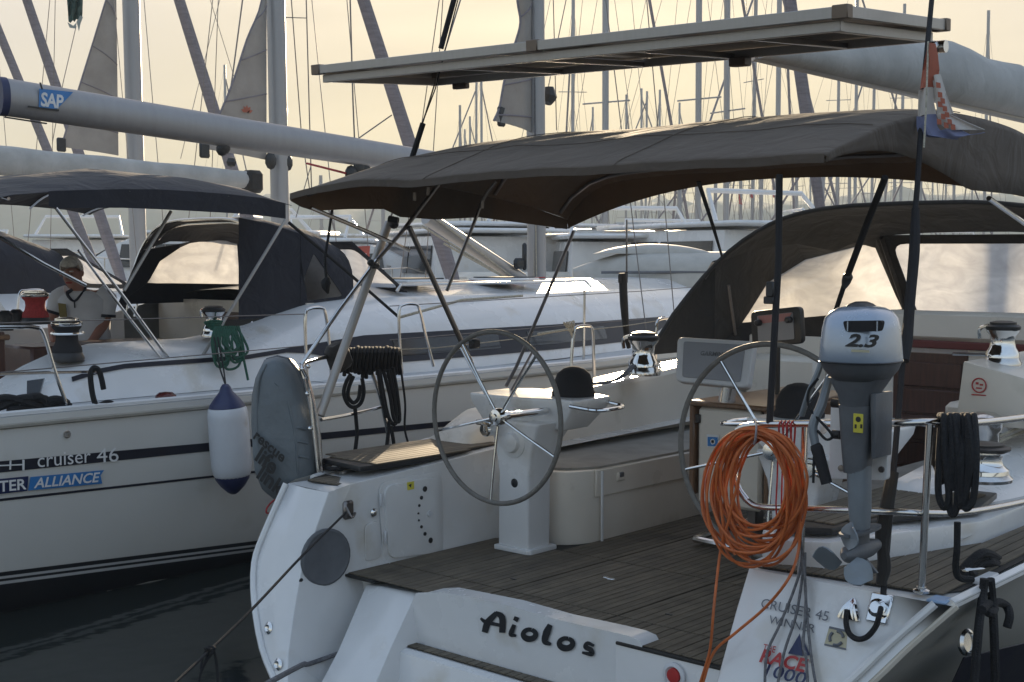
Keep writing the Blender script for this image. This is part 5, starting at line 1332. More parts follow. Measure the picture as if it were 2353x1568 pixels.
def mast(par, x, y, z0, z1, r=.112, spread=True):
    m = MB(); m.tube([V((x, y, z0)), V((x, y + (z0 - z1) * .012, z1))], r, 14, squash=.72); put('mast', m, M['mast'], par)
    m = MB()
    for zz_ in (z0 + 5.2, z0 + 10.2):
        if zz_ < z1: m.tube([V((x - .9, y - .25, zz_ + .08)), V((x, y, zz_)), V((x + .9, y - .25, zz_ + .08))], .03, 6, squash=.5)
    if spread: put('spreaders', m, M['mast'], par)
mast(nb, NX, 7.57, 1.95, 19, .118)
m = MB(); m.tube([atX(980, 500, NX), atX(1198, 642, NX)], .075, 12); put('vang', m, M['alu'], nb)
for k, (a0, a1) in enumerate((((1005, 505), (1188, 645)), ((970, 520), (1180, 650)), ((1020, 560), (1190, 655)))):
    m = MB(); m.tube([atX(*a0, NX + .1), atX(*a1, NX + .1)], .012, 6); put('vang_rope', m, M['rope_w'], nb)
m = MB(); m.box(atX(1192, 606, NX + .1), (.06, .16, .12), b=.03); m.box(atX(1205, 590, NX + .1), (.06, .05, .3), b=.02); put('vang_fitting', m, M['black'], nb)
for k in range(6):
    m = MB(); m.tube([V((NX + .10 - k * .035, 7.45 + k * .02, 2.0)), V((NX + .08 - k * .03, 7.45 + k * .02, 3.0 + k * 2.0))], .008, 5); put('halyard', m, M[('rope_w', 'rope_g', 'rope_w', 'rope_g', 'rope_red', 'rope_w')[k]], nb)
def leaf_sail(par, X, pts, ma='sail', mastx=None):
    P = [atX(x, y, X) for x, y in pts]; m = MB()
    L = smooth_path(P[:-2], 4); n = len(L)
    Rr = [P[-2].lerp(P[-1], i / (n - 1)) for i in range(n)]
    m.grid([[a + (b - a) * (j / 6) + V((.05 * math.sin(j / 6 * math.pi) * min(1, i / 6), 0, 0)) for j in range(7)] for i, (a, b) in enumerate(zip(L, Rr))], .004); sl = put('mainsail', m, M[ma], par)
    for q in (.3, .52, .74, .93):
        i = int(q * (n - 1)); m = MB(); m.tube([L[i].lerp(Rr[i], j / 6) + V((.05 * math.sin(j / 6 * math.pi) + .008, 0, 0)) for j in range(7)], .009, 5); put('seam', m, M['furl'], sl)
    m = MB(); m.tube([p + V((.006, 0, 0)) for p in L], .014, 5); put('leech_tape', m, M['furl'], sl)
    return sl
leaf_sail(nb, NX, [(1180, -120), (1188, 0), (1195, 52), (1182, 103), (1160, 178), (1147, 246), (1134, 278), (1220, -120), (1222, 306)])
m = MB(); m.box(atX(1152, 268, NX), (.05, .12, .22), b=.02); put('clew_block', m, M['black'], nb)
for (x, y, s_) in ((514, 338, .07), (510, 344, .06)):
    m = MB(); m.ball(atX(x, y, NX), s_, 10, (.5, 1, 1)); put('sheet_block', m, M['black'], bm2)
for (x, y) in ((807, 400), (826, 388), (838, 392)):
    m = MB(); m.ball(atX(x, y, NX), .075, 10, (.5, 1, 1.15)); put('sheet_block', m, M['black'], bm2)
m = MB(); m.tube([atX(806, 402, NX), atX(780, 395, NX), atX(705, 376, NX - 1)], .012, 5); put('sheet', m, M['rope_red'], bm2)
m = MB(); m.tube([atX(1258, 238, NX), atX(1262, 222, NX), atX(1262, 200, NX)], [.05, .09, .05], 8, k=3); put('mast_lamp', m, M['black'], nb)
# standing rigging
def wire(par, a, b, r=.006, name='stay'):
    m = MB(); m.tube([a, b], r, 5); return put(name, m, M['wire'], par)
for y_, z_ in ((7.1, 11.5), (7.6, 18.5)):
    wire(nb, V((-3.6, y_, 1.28)), V((NX + .05, 7.4, z_))); wire(nb, V((-7.4, y_, 1.28)), V((NX - .05, 7.4, z_)))
m = MB(); g0_, g1_ = atX(1855, 275, NX), atX(1815, 0, NX); gd_ = g1_ - g0_; m.tube([g0_ - gd_ * 1.55, g0_, g1_, g1_ + gd_ * 5.2], [.06, .095, .09, .05], 9, k=4); put('furled_genoa', m, M['furl'], nb)
wire(nb, V((NX - 1.2, -1.0, 1.3)), V((NX, 7.4, 18.9)))
# ================================================================== THINGS ON AND AROUND THE TWO YACHTS
def lathe_solid(name, org, axis, prof, ma, par, n=20):
    m = MB(); m.lathe(org, axis, prof, n); return put(name, m, ma, par)
# --- outboard motor clamped to the board
mo = thing('outboard_motor', 'silver and grey outboard motor marked 2.3 clamped to the rail board', 'outboard motor', tuple(atY(1977, 1000, .8)))
YM = .74
O_ = lambda x, y, d=0.: atY(x, y, YM + d)
pxm = (O_(1980, 800) - O_(1970, 800)).length / 10
def ringm(cx, y, hw, hd, n=28, e=.72, dy=0.):
    c = O_(cx, y, dy)
    return [c + AX * (hw * pxm * math.copysign(abs(math.cos(a)) ** e, math.cos(a))) + AY * (hd * math.copysign(abs(math.sin(a)) ** e, math.sin(a))) for a in [2 * math.pi * i / n for i in range(n)]]
m = MB(); m.loft([ringm(1979, 829, 75.2, .150), ringm(1979, 826, 76.0, .152), ringm(1979, 790, 73.5, .150), ringm(1980, 755, 70.9, .145), ringm(1980, 730, 65.8, .135), ringm(1980, 716, 56.4, .115), ringm(1980, 707, 42.8, .085), ringm(1980, 703, 23.9, .05)])
put('cowling', m, M['silver'], mo, ang=70)
m = MB(); m.loft([ringm(1979, 704, 27.0, .06), ringm(1979, 698, 19.8, .05), ringm(1979, 693, 8.1, .03)]); put('filler_cap', m, M['black'], mo)
m = MB(); m.loft([ringm(1979, 872, 54.0, .095), ringm(1979, 850, 68.4, .13), ringm(1979, 832, 73.8, .148)]); put('lower_cowling', m, M['dgrey'], mo, ang=70)
m = MB(); m.tube([p for p in ringm(1979, 830, 76.0, .1515)], .003, 5, closed=True); put('cowling_seam', m, M['black'], mo)
cf = -.151
m = MB(); rquad(m, [O_(1936, 738, cf), O_(2028, 737, cf), O_(2022, 762, cf), O_(1943, 763, cf)], .3, V((0, .02, 0)), 4); gr = put('grille', m, M['black_matt'], mo)
for x in (1948, 2016):
    m = MB(); m.box(O_(x, 750, cf - .001), (.004, .004, .033)); put('grille_bar', m, M['silver'], gr)
def mtext(s, x0, y0, x1, cap_px, ma, bold=0., shear=0., d=cf):
    o, e = O_(x0, y0, d), O_(x1, y0, d); o.z = e.z = (o.z + e.z) / 2
    mb = text_mb(s, 1, (0, 0, 0), (1, 0, 0), (0, 1, 0), bold, shear, 1, lift=0); xs = [v[0] for v in mb.v]; h = max(v[1] for v in mb.v)
    mb.v = [tuple(o + (e - o) * ((v[0] - min(xs)) / (max(xs) - min(xs))) + AZ * (v[1] / h * cap_px * pxm)) for v in mb.v]; return put('lettering', mb, ma, mo)
mtext('2.3', 1941, 797, 2020, 26, M['ink'], .035, .35, cf - .002)
m = MB(); m.box(O_(1977, 807, cf), (.065, .003, .008)); put('gold_print', m, M['beige'], mo)
m = MB(); m.loft([ringm(1973, 1000, 24, .05, e=.6), ringm(1973, 945, 30, .06, e=.6), ringm(1974, 905, 38, .075, e=.6), ringm(1976, 868, 60, .09, e=.6)]); put('swivel_housing', m, M['dgrey'], mo, ang=50)
m = MB(); m.loft([ringm(1970, 1085, 24, .05, e=.6), ringm(1972, 1000, 32, .06, e=.6), ringm(1973, 930, 36, .065, e=.6)]); put('swivel_bracket', m, M['dgrey'], mo, ang=50)
for x in (1941, 2006):
    m = MB(); m.prism([O_(x - 7, 905, -.04), O_(x + 7, 905, -.04), O_(x + 4, 1055, -.03), O_(x - 4, 1055, -.03)], V((0, .13, 0))); put('clamp_arm', m, M['dgrey'], mo, bev=.004)
for (x, y) in ((1936, 928), (1937, 1000)):
    m = MB(); m.lathe(O_(x - 6, y, .02), (-1, 0, 0), [(.016, 0), (.016, .03), (.010, .034), (0, .034)], 12); put('clamp_screw', m, M['black'], mo)
m = MB(); m.box(O_(1972, 973, -.067), (.036, .004, .066), b=.001); lb = put('yellow_label', m, M['yellow'], mo)
m = MB(); m.lathe(O_(1972, 964, -.0695), (0, -1, 0), [(.010, 0), (.009, .001), (0, .001)], 14); m.box(O_(1966, 980, -.07), (.007, .002, .014)); m.box(O_(1979, 980, -.07), (.007, .002, .014)); put('label_print', m, M['ink'], lb)
m = MB(); m.loft([ringm(1977, 1215, 15, .045, e=.7), ringm(1976, 1170, 19, .05, e=.7), ringm(1974, 1060, 22, .05, e=.7), ringm(1973, 1040, 23, .05, e=.7)]); put('leg', m, M['mgrey'], mo, ang=50)
m = MB(); m.loft([ringm(1977, 1222, 24, .13, e=.8), ringm(1977, 1216, 24, .13, e=.8)]); put('cavitation_plate', m, M['dgrey'], mo)
gc = O_(1976, 1265)
m = MB(); m.lathe(gc + V((0, -.12, 0)), (0, 1, 0), [(.012, 0), (.030, .03), (.036, .10), (.034, .18), (.02, .25), (0, .27)], 16); m.loft([ringm(1977, 1268, 12, .05, e=.8), ringm(1977, 1212, 14, .05, e=.8)]); put('gearcase', m, M['dgrey'], mo, ang=50)
m = MB(); m.prism([O_(1966, 1285), O_(1990, 1285), O_(2016, 1318), O_(1968, 1322)], V((0, .014, 0))); put('skeg', m, M['dgrey'], mo, bev=.003)
for k in range(3):
    a = RAD(195 + 120 * k); d1 = AX * math.cos(a) + AZ * math.sin(a); d2 = AX * -math.sin(a) + AZ * math.cos(a); c = gc + V((0, -.11, 0))
    m = MB(); m.grid([[c + d1 * (.03 + .085 * i / 5) + d2 * (w * math.sin(math.pi * (.15 + .75 * i / 5)) * .045) + AY * (w * .022) for w in (-1, -.4, .3, 1)] for i in range(6)], .005); put('propeller_blade', m, M['mgrey'], mo)
# tiller, stop lead, throttle arm
m = MB(); m.tube([O_(1905, 868, .0), O_(1888, 930, -.03), O_(1868, 978, -.05), O_(1874, 1025, -.05)], [.015, .018, .017, .015], 9, k=4); put('tiller', m, M['mgrey'], mo)
m = MB(); m.tube([O_(1873, 1022, -.05), O_(1880, 1040, -.05), O_(1900, 1112, -.05)], [.018, .022, .021, .02], 12, k=3); put('tiller_grip', m, M['black_matt'], mo)
m = MB(); m.tube([O_(1893, 800, .0), O_(1882, 850, -.02), O_(1860, 900, -.03), O_(1842, 955, -.02)], .011, 8, k=4); put('control_arm', m, M['mgrey'], mo)
m = MB(); m.tube([O_(1880, 870, -.03), O_(1858, 900, -.05), O_(1862, 940, -.05), O_(1905, 990, -.06), O_(1912, 1005, -.05), O_(1898, 1010, -.05), O_(1878, 990, -.05)], .005, 6, k=5); put('stop_lead', m, M['rope_k'], mo)
m = MB(); m.tube([O_(1871, 1035, -.06), O_(1869, 1110, -.06)], .005, 5); put('stop_cord', m, M['rope_k'], mo)
# --- orange hose coil
hz = tag(None or bpy.data.objects.new('hose_coil', None), 'orange hose coiled over the stern rail with two ends hanging down', 'hose'); C.objects.link(hz); hz.location = atY(1733, 1100, .85)
rnd = random.Random(5)
for i in range(24):
    lft = rnd.uniform(1612, 1672) if i % 4 else rnd.uniform(1660, 1694); rgt = rnd.uniform(1806, 1856); tp_ = rnd.uniform(982, 1006); bt_ = rnd.uniform(1205, 1306)
    d0 = .868 - .0028 * i; pts = []
    rot = rnd.uniform(-.05, .05)
    for j in range(26):
        a = 2 * math.pi * j / 26; cx_, cy_ = (lft + rgt) / 2, (tp_ + bt_) / 2
        q = (rgt - lft) / 2; x = q * math.copysign(abs(math.sin(a)) ** .86, math.sin(a)) + rnd.uniform(-2, 2); y = -(bt_ - tp_) / 2 * math.cos(a)
        if y < 0: x *= .92 + .08 * (1 + y / ((bt_ - tp_) / 2))
        pts.append(atY(cx_ + x * math.cos(rot) - y * math.sin(rot), cy_ + x * math.sin(rot) + y * math.cos(rot), d0 + .018 * math.sin(a * 2 + i) - (.012 if abs(math.cos(a)) < .9 else 0)))
    m = MB(); m.tube(pts, .0056, 7, closed=True, k=2); put('hose_turn', m, M['orange'], hz)
for pts in ([(1655, 1150), (1662, 1225), (1652, 1290), (1640, 1400), (1632, 1490), (1612, 1560), (1600, 1600)], [(1842, 1200), (1834, 1270), (1812, 1330), (1760, 1395), (1690, 1455), (1640, 1500), (1612, 1580)], [(1700, 1090), (1676, 1190), (1668, 1230), (1690, 1275)]):
    m = MB(); m.tube([atY(x, y, .79 - (.10 if y > 1300 else 0)) for x, y in pts], .0056, 7, k=5); put('hose_end', m, M['orange'], hz)
m = MB(); m.tube([atY(1730, 972, .915), atY(1736, 968, .89), atY(1738, 985, .79), atY(1736, 1010, .77), atY(1734, 1018, .80), atY(1732, 1000, .90)], .010, 6, k=4, squash=.4); put('hose_strap', m, M['pod'], hz)
# red cord bundle on the rail beside the hose
rc = thing('red_cord', 'thin red cord looped over the stern rail beside the orange hose', 'cord', tuple(atY(1805, 1000, .88)))
for k in range(4):
    x = 1792 + k * 9
    m = MB(); m.tube([atY(x, 1010 + k * 4, .875), atY(x - 2, 980, .87), atY(x + 4, 968, .90), atY(x + 8, 982, .925), atY(x + 5, 1030, .91)], .004, 5, k=4); put('cord_loop', m, M['rope_red'], rc)
for x in (1789, 1800):
    m = MB(); m.tube([atY(x, 1000, .87), atY(x - 3, 1100, .868), atY(x - 5, 1180, .86), atY(x + 12 - (x - 1789) * 2, 1240, .86)], .0032, 5, k=3); put('cord_tail', m, M['rope_red'], rc)
# --- ropes
def rope(name, label, paths, r, ma, loc, group=None, k=5, n=7):
    t = thing(name, label, 'rope', tuple(loc), group)
    for p in paths:
        m = MB(); m.tube(p, r, n, k=k); put('strand', m, ma, t)
    return t
rr = random.Random(9)
paths = []
for i in range(9):
    x = 2156 + i * 9.5 + rr.uniform(-5, 5); w = rr.uniform(4, 24); b = rr.uniform(1090, 1214); dd = rr.uniform(-.03, .035)
    paths.append([atY(x, 985, 1.02 + dd), atY(x - 1 + rr.uniform(-9, 6), 1050 + rr.uniform(-20, 20), .955 + dd), atY(x - w * .6 + (2190 - x) * .15, b - 30, .95 + dd), atY(x + (2190 - x) * .3, b, .945 + dd), atY(x + w + (2190 - x) * .15, b - 25, .95 + dd), atY(x + 8 + rr.uniform(-4, 10), 1050, .955 + dd), atY(x + 8, 966, 1.0 + dd), atY(x + 3, 958, 1.06 + dd), atY(x, 985, 1.1)])
rope('rope_coil', 'thick black rope coiled over the corner of the near stern rail', paths, .0125, M['rope_k'], atY(2190, 1080, .97))
for o_ in [bpy.data.objects['rope_coil']]:
    m = MB(); m.tube([atY(2200, 1200, .95), atY(2199, 1260, .95), atY(2196, 1305, .97), atY(2205, 1328, 1.0), atY(2235, 1332, 1.05)], .0125, 8, k=5); put('tail', m, M['rope_k'], o_)
# cleat with its mooring rope
cl = V((2.08, 1.42, 1.03))
ct = thing('mooring_rope', 'black mooring rope turned up on the starboard stern cleat and hanging over the hull', 'rope', tuple(cl))
cq = lambda x, y, X=2.1: atX(x, y, X)
for pts in ([(2205, 1318), (2230, 1290), (2262, 1270), (2300, 1290), (2318, 1312), (2290, 1325), (2240, 1330), (2215, 1318)], [(2225, 1328), (2255, 1295), (2290, 1300), (2308, 1318), (2270, 1330), (2230, 1322)], [(2215, 1310), (2262, 1282), (2318, 1316)], [(2240, 1318), (2262, 1272), (2285, 1318)], [(2222, 1332), (2268, 1318), (2312, 1322)]):
    m = MB(); m.tube([cq(x, y, 2.06 + .02 * (i % 3)) for i, (x, y) in enumerate(pts)], .017, 8, k=4); put('turn', m, M['rope_k'], ct)
for pts in ([(2262, 1330), (2258, 1370), (2248, 1450), (2236, 1600)], [(2276, 1332), (2280, 1380), (2284, 1450), (2288, 1600)], [(2270, 1400), (2290, 1385), (2312, 1392), (2320, 1415), (2314, 1442)], [(2255, 1395), (2275, 1410), (2285, 1398), (2270, 1388), (2256, 1402)]):
    m = MB(); m.tube([cq(x, y, 2.2 + (.03 if y > 1400 else 0)) for x, y in pts], .0165, 8, k=4); put('fall', m, M['rope_k'], ct)
cb = empty('cleat', cl, ct)
m = MB(); m.bar(atX(2215, 1312, 2.08), atX(2335, 1300, 2.08), .03, .022, AZ, .008); put('cleat_horn', m, M['steel'], cb)
# black power lead on the quarter
rope('power_lead', 'black power lead looping between the two fittings on the starboard quarter', [[onT(2024, 1398, .05), onT(2020, 1415, .09), onT(2012, 1440, .07), onT(1992, 1464, .05), onT(1970, 1469, .045), onT(1951, 1455, .04), onT(1944, 1430, .035), onT(1946, 1402, .03)]], .0105, M['rope_k'], onT(1985, 1440))
bpy.data.objects['power_lead']['category'] = 'cable'
# grey lines hanging over the quarter
rope('grey_lines', 'thin grey lines hanging from the stern post down across the race lettering', [
    [atY(1840, 1240, .86), atY(1843, 1290, .88), onT(1825, 1355, .03), onT(1790, 1440, .03), onT(1762, 1505, .03), onT(1757, 1600, .03)],
    [atY(1846, 1280, .87), onT(1842, 1340, .03), onT(1828, 1420, .03), onT(1802, 1500, .03), onT(1782, 1600, .03)],
    [atY(1850, 1270, .87), onT(1850, 1340, .035), onT(1856, 1430, .03), onT(1866, 1520, .03), onT(1880, 1600, .03)],
    [atY(1846, 1290, .87), onT(1852, 1380, .04), onT(1846, 1480, .04), onT(1852, 1510, .05), onT(1858, 1600, .04)]], .0055, M['rope_g'], onT(1840, 1400))
# mooring lines of the port side
e_ = atD(370, 1600, 4.3)
st_ = atX(795, 1178, -1.10)
rope('mooring_line', 'thin dark mooring line running down from the port quarter eye with a knotted tail', [
    [st_, st_.lerp(e_, .33), st_.lerp(e_, .66) - V((0, 0, .015)), e_]], .0062, M['rope_k'], st_, k=6)
kp = atD(482, 1490, 4.75)
ml = bpy.data.objects['mooring_line']
for pts in ([(478, 1488), (466, 1510), (462, 1540), (474, 1520), (488, 1500), (492, 1488)], [(482, 1490), (474, 1515), (458, 1560), (460, 1600)], [(490, 1490), (497, 1520), (500, 1560), (501, 1600)], [(470, 1492), (482, 1486), (494, 1490), (486, 1498)]):
    m = MB(); m.tube([atD(x, y, 4.72 + .01 * (i % 2)) for i, (x, y) in enumerate(pts)], .005, 6, k=4); put('knot', m, M['rope_k'], ml)
rope('mooring_rope', 'grey mooring rope leading from the gap beside the port steps toward the quay', [[V((-.97, .80, .20)), V((-.97, .6, .19)), atD(690, 1530, 5.6), atD(560, 1600, 4.9)]], .012, M['rope_g'], V((-.97, .8, .2)))
# ropes along the near port rail
paths = []
for i in range(16):
    x = 785 + i * 8.4
    paths.append([atX(x - 4, 846 + rr.uniform(-6, 10), -1.97), atX(x, 812, -1.93), atX(x + 4, 800 + rr.uniform(-2, 3), -2.0), atX(x + 8, 820, -2.05), atX(x + 6, 858 + rr.uniform(-6, 14), -2.0)])
paths += [[atX(x, y, -1.93) for x, y in q] for q in (
    [(806, 860), (795, 880), (790, 905), (800, 930), (816, 936), (830, 925), (836, 900), (832, 870)], [(812, 865), (802, 890), (800, 912), (812, 926), (824, 915), (828, 885)],
    [(815, 932), (818, 965), (820, 1000), (814, 1050)], [(872, 850), (880, 900), (890, 950), (900, 972), (910, 968), (905, 900), (895, 850)], [(880, 850), (896, 910), (905, 962), (918, 965), (912, 900), (902, 845)], [(868, 850), (876, 905), (888, 960)], [(890, 850), (902, 900), (912, 955)],
    [(894, 968), (892, 995), (888, 1030)], [(898, 980), (904, 1015), (906, 1045)])]
rope('rope_bundle', 'black ropes hung in loops over the port rail of the near yacht', paths, .0125, M['rope_k'], atX(850, 860, -1.97), k=4)
m = MB(); m.box(atX(778, 820, -1.95), (.12, .14, .17), (AX, V((0, .9, .4)).normalized(), V((0, -.4, .9)).normalized()), .03); put('folded_strap', m, M['black_canvas'], bpy.data.objects['rope_bundle'])
rope('rope_tail', 'single black cord hanging from the port lifeline behind the port wheel', [[atX(x, y, -1.98) for x, y in ((915, 808), (924, 870), (931, 930), (930, 985), (940, 1027))]], .0075, M['rope_k'], atX(925, 900, -1.98))
paths = [[atZ(x, y, 1.03 + .012 * (i % 3)) for i, (x, y) in enumerate(q)] for q in ([(737, 1072), (765, 1052), (795, 1045), (815, 1058), (805, 1072), (770, 1078), (742, 1074)], [(745, 1078), (775, 1058), (806, 1054), (812, 1066), (780, 1080)], [(740, 1070), (760, 1060), (790, 1064), (812, 1072)])]
rope('rope_pile', 'black rope in a heap on the port cleat of the near yacht', paths, .013, M['rope_k'], atZ(775, 1065, 1.03))
# neighbour's ropes
paths = [[atX(x, y, -3.50) for x, y in ((238, 895), (233, 870), (226, 850), (215, 846), (208, 860), (210, 890), (216, 920), (226, 940), (245, 950), (258, 942), (258, 928), (245, 926), (228, 932))]]
rope('thick_rope', 'thick black rope hooked over the toe rail of the neighbouring yacht', paths, .018, M['rope_k'], atX(230, 900, -3.5))
paths = [[atX(x, y, -3.60 + .02 * (i % 3)) for i, (x, y) in enumerate(q)] for q in ([(-20, 945), (20, 925), (60, 915), (110, 920), (70, 935), (20, 945)], [(0, 935), (50, 920), (90, 912), (95, 930), (40, 942)], [(100, 925), (130, 918), (155, 930), (120, 938), (95, 934)], [(-30, 930), (10, 915), (60, 925), (100, 938)], [(110, 930), (140, 922), (160, 936)])]
rope('rope_pile', 'black mooring ropes heaped on the stern deck of the neighbouring yacht', paths, .026, M['rope_k'], atX(60, 930, -3.6))
paths = []
for i in range(11):
    x = 498 + i * 4.4; w = 16 + rr.uniform(0, 16); b = rr.uniform(808, 850)
    paths.append([atX(x - 4, 752, -3.92), atX(x - w * .5, 785, -3.86), atX(x - w * .2, b - 12, -3.84), atX(x + 8, b, -3.83), atX(x + w, b - 14, -3.84), atX(x + w * .8, 785, -3.86), atX(x + 6, 750, -3.92)])
for i in range(6): paths.append([atX(470 + i * 3, 742 + i * 3, -4.02), atX(490, 738 + i * 4, -3.95), atX(515 - i * 2, 742 + i * 4, -4.0), atX(500, 760 + i * 2, -4.1)])
paths.append([atX(540, 760, -3.9), atX(556, 810, -3.84), atX(570, 874, -3.78)])
rope('rope_coil', 'green rope coiled and hung from the winch of the neighbouring yacht', paths, .0095, M['rope_green'], atX(510, 790, -3.9), k=4)
# dark strap hanging from the near bimini
rope('hanging_cord', 'dark cord with a bunched end hanging from the aft corner of the taupe bimini', [[atX(763, 482, -1.60), atX(755, 540, -1.6), atX(747, 595, -1.6), atX(750, 645, -1.6)]], .008, M['rope_k'], atX(750, 560, -1.6))
m = MB(); m.tube([atX(752, 638, -1.6), atX(748, 655, -1.6), atX(754, 675, -1.6)], [.012, .03, .022, .006], 8, k=4); put('bunched_end', m, M['rope_k'], bpy.data.objects['hanging_cord'])
# red cord loop under the rescue bag
rope('cord_loop', 'small red cord loop poking out below the grey rescue bag', [[atX(x, y, -1.66) for x, y in ((646, 1150), (630, 1150), (615, 1165), (612, 1178), (622, 1178), (640, 1162), (652, 1152))]], .005, M['rope_red'], atX(630, 1165, -1.66))
# --- fender
fe = thing('fender', 'white cylindrical fender with dark blue ends hung between the yachts', 'fender', tuple(atX(526, 1010, -3.28)))
ft, fb = atX(519, 900, -3.26), atX(537, 1135, -3.26); ax_ = (fb - ft).normalized(); Lf = (fb - ft).length
R_ = .137
m = MB(); m.lathe(ft, ax_, [(R_ * .80, Lf * .13), (R_ * .96, Lf * .17), (R_, Lf * .25), (R_ * 1.01, Lf * .5), (R_, Lf * .72), (R_ * .93, Lf * .80), (R_ * .82, Lf * .835)], 28); put('body', m, M['fender'], fe, ang=60)
m = MB(); m.lathe(ft, ax_, [(.02, -.05), (.035, -.03), (.045, 0), (R_ * .6, Lf * .06), (R_ * .85, Lf * .125), (R_ * .9, Lf * .15)], 26); put('blue_end', m, M['fender_b'], fe, ang=60)
m = MB(); m.lathe(ft, ax_, [(R_ * .88, Lf * .81), (R_ * .84, Lf * .85), (R_ * .6, Lf * .92), (R_ * .3, Lf * .98), (0.02, Lf * 1.0)], 26); put('blue_end', m, M['fender_b'], fe, ang=60)
for dx in (0, 8):
    m = MB(); m.tube([ft + V((0, 0, .04)), atX(506 + dx, 850, -3.5), atX(492 + dx, 775, -3.62)], .006, 6); put('lanyard', m, M['rope_k'], fe)
# --- rescue bag on the port pushpit
rb = thing('rescue_bag', 'grey vinyl rescue sling bag strapped to the port stern rail', 'bag', tuple(atX(660, 1000, -1.75)))
ol = [(636, 820), (612, 828), (596, 856), (587, 905), (586, 965), (590, 1040), (595, 1090), (612, 1128), (640, 1150), (672, 1158), (704, 1150), (722, 1128), (728, 1085), (726, 1020), (716, 955), (700, 900), (682, 855), (660, 828)]
dB = 7.22
pl_ = [atD(x, y, dB) for x, y in ol]; cB = sum(pl_, V()) / len(pl_); nB = (-HEAD * .9 + RIGHT * -.35).normalized()
def bring(s, o): return [cB + (p - cB) * s + nB * o + V((0, 0, 0.006 * math.sin(i * 2.3))) for i, p in enumerate(pl_)]
m = MB(); m.loft([bring(.80, -.10), bring(.95, -.085), bring(1.0, -.04), bring(1.0, .02), bring(.93, .06), bring(.78, .085), bring(.5, .10), bring(.2, .105)]); put('body', m, M['vinyl_grey'], rb, ang=70)
m = MB(); m.tube([p + nB * -.01 for p in bring(1.005, 0)], .007, 6, closed=True); put('seam', m, M['dgrey'], rb)
for q in ([(626, 836), (616, 872), (612, 940), (613, 1010), (621, 1092)], [(662, 880), (684, 935), (697, 1000), (703, 1070), (700, 1140)], [(664, 900), (650, 912), (648, 930)], [(690, 985), (706, 978), (716, 985)], [(692, 1015), (708, 1010), (720, 1016)], [(694, 1048), (710, 1044), (722, 1050)], [(640, 870), (655, 880), (668, 900)]):
    P = [atD(x, y, dB) + nB * .092 for x, y in q]; P[0] -= nB * .03; P[-1] -= nB * .03
    m = MB(); m.tube(P, .007, 6, k=4, squash=.7); put('crease', m, M['vinyl_grey'], rb)
Xb = (RIGHT * .78 - AZ * .50 + nB * 0).normalized(); Xb = (Xb - nB * Xb.dot(nB)).normalized(); Yb = nB.cross(Xb).normalized()
for s, x, y, sz in (('rescue', 605, 1000, .085), ('life', 608, 1048, .125), ('link', 612, 1088, .125)):
    o = cB + nB * .112 + (atD(x, y, dB) - cB); put('lettering', text_mb(s, sz, o - nB * .004, Xb, Yb, .03), M['ink'], rb)
m = MB(); m.tube([atD(690, 845, 7.25), atD(720, 960, 7.28), atD(735, 1110, 7.3)], .010, 7, k=3); put('mounting_tube', m, M['steel'], rb)
# --- ensign on the starboard backstay
fl = thing('ensign', 'red, white and blue ensign with checkered shield drooping from the backstay', 'flag', tuple(atY(2130, 180, 1.7)))
YF = 1.72
def cloth(name, rows, ma, amp=.02, ph=0., par=None):
    m = MB(); R = []
    for i, (l, r_) in enumerate(rows):
        a, b = atY(*l, YF), atY(*r_, YF); R.append([a.lerp(b, j / 8) + AY * (amp * math.sin(j / 8 * 7 + ph + i * .5)) for j in range(9)])
    m.grid(R, .002); return put(name, m, ma, par or fl)
fr_ = mat('flag_red', (.42, .13, .08), rough=.8); fw_ = mat('flag_white', (.54, .50, .46), rough=.8); fb_ = mat('flag_blue', (.19, .21, .34), rough=.8)
cloth('red_band', [((2134, 100), (2146, 100)), ((2126, 120), (2150, 125)), ((2116, 160), (2154, 160)), ((2112, 190), (2150, 190)), ((2111, 206), (2146, 200))], fr_)
cloth('white_band', [((2111, 206), (2140, 200)), ((2108, 235), (2142, 235)), ((2106, 268), (2148, 262))], fw_, .016)
cloth('blue_band', [((2106, 268), (2148, 262)), ((2104, 290), (2150, 290)), ((2106, 305), (2170, 318)), ((2130, 314), (2200, 320))], fb_, .016)
cloth('blue_band', [((2150, 300), (2200, 296)), ((2170, 317), (2230, 310)), ((2190, 320), (2262, 304))], fb_, .01, 1)
cloth('white_band', [((2150, 262), (2180, 262)), ((2160, 285), (2225, 282)), ((2180, 300), (2264, 298))], fw_, .012, 2)
cloth('white_band', [((2140, 178), (2158, 170)), ((2146, 215), (2172, 215)), ((2152, 262), (2190, 262))], fw_, .012, .6)
for (x, y) in ((2156, 196), (2160, 218), (2166, 232), (2160, 240), (2171, 250), (2176, 264), (2167, 268), (2182, 280), (2158, 280), (2190, 292), (2174, 288)):
    m = MB(); m.grid([[atY(x - 5, y - 7, YF - .03), atY(x + 5, y - 5, YF - .03)], [atY(x - 4, y + 6, YF - .03), atY(x + 6, y + 7, YF - .03)]], .002); put('checker', m, fr_, fl)
m = MB(); m.tube([atY(2133, 96, YF), atY(2128, 250, YF - .1), atY(2123, 340, YF - .15)], .004, 5); put('hoist_line', m, M['rope_w'], fl)
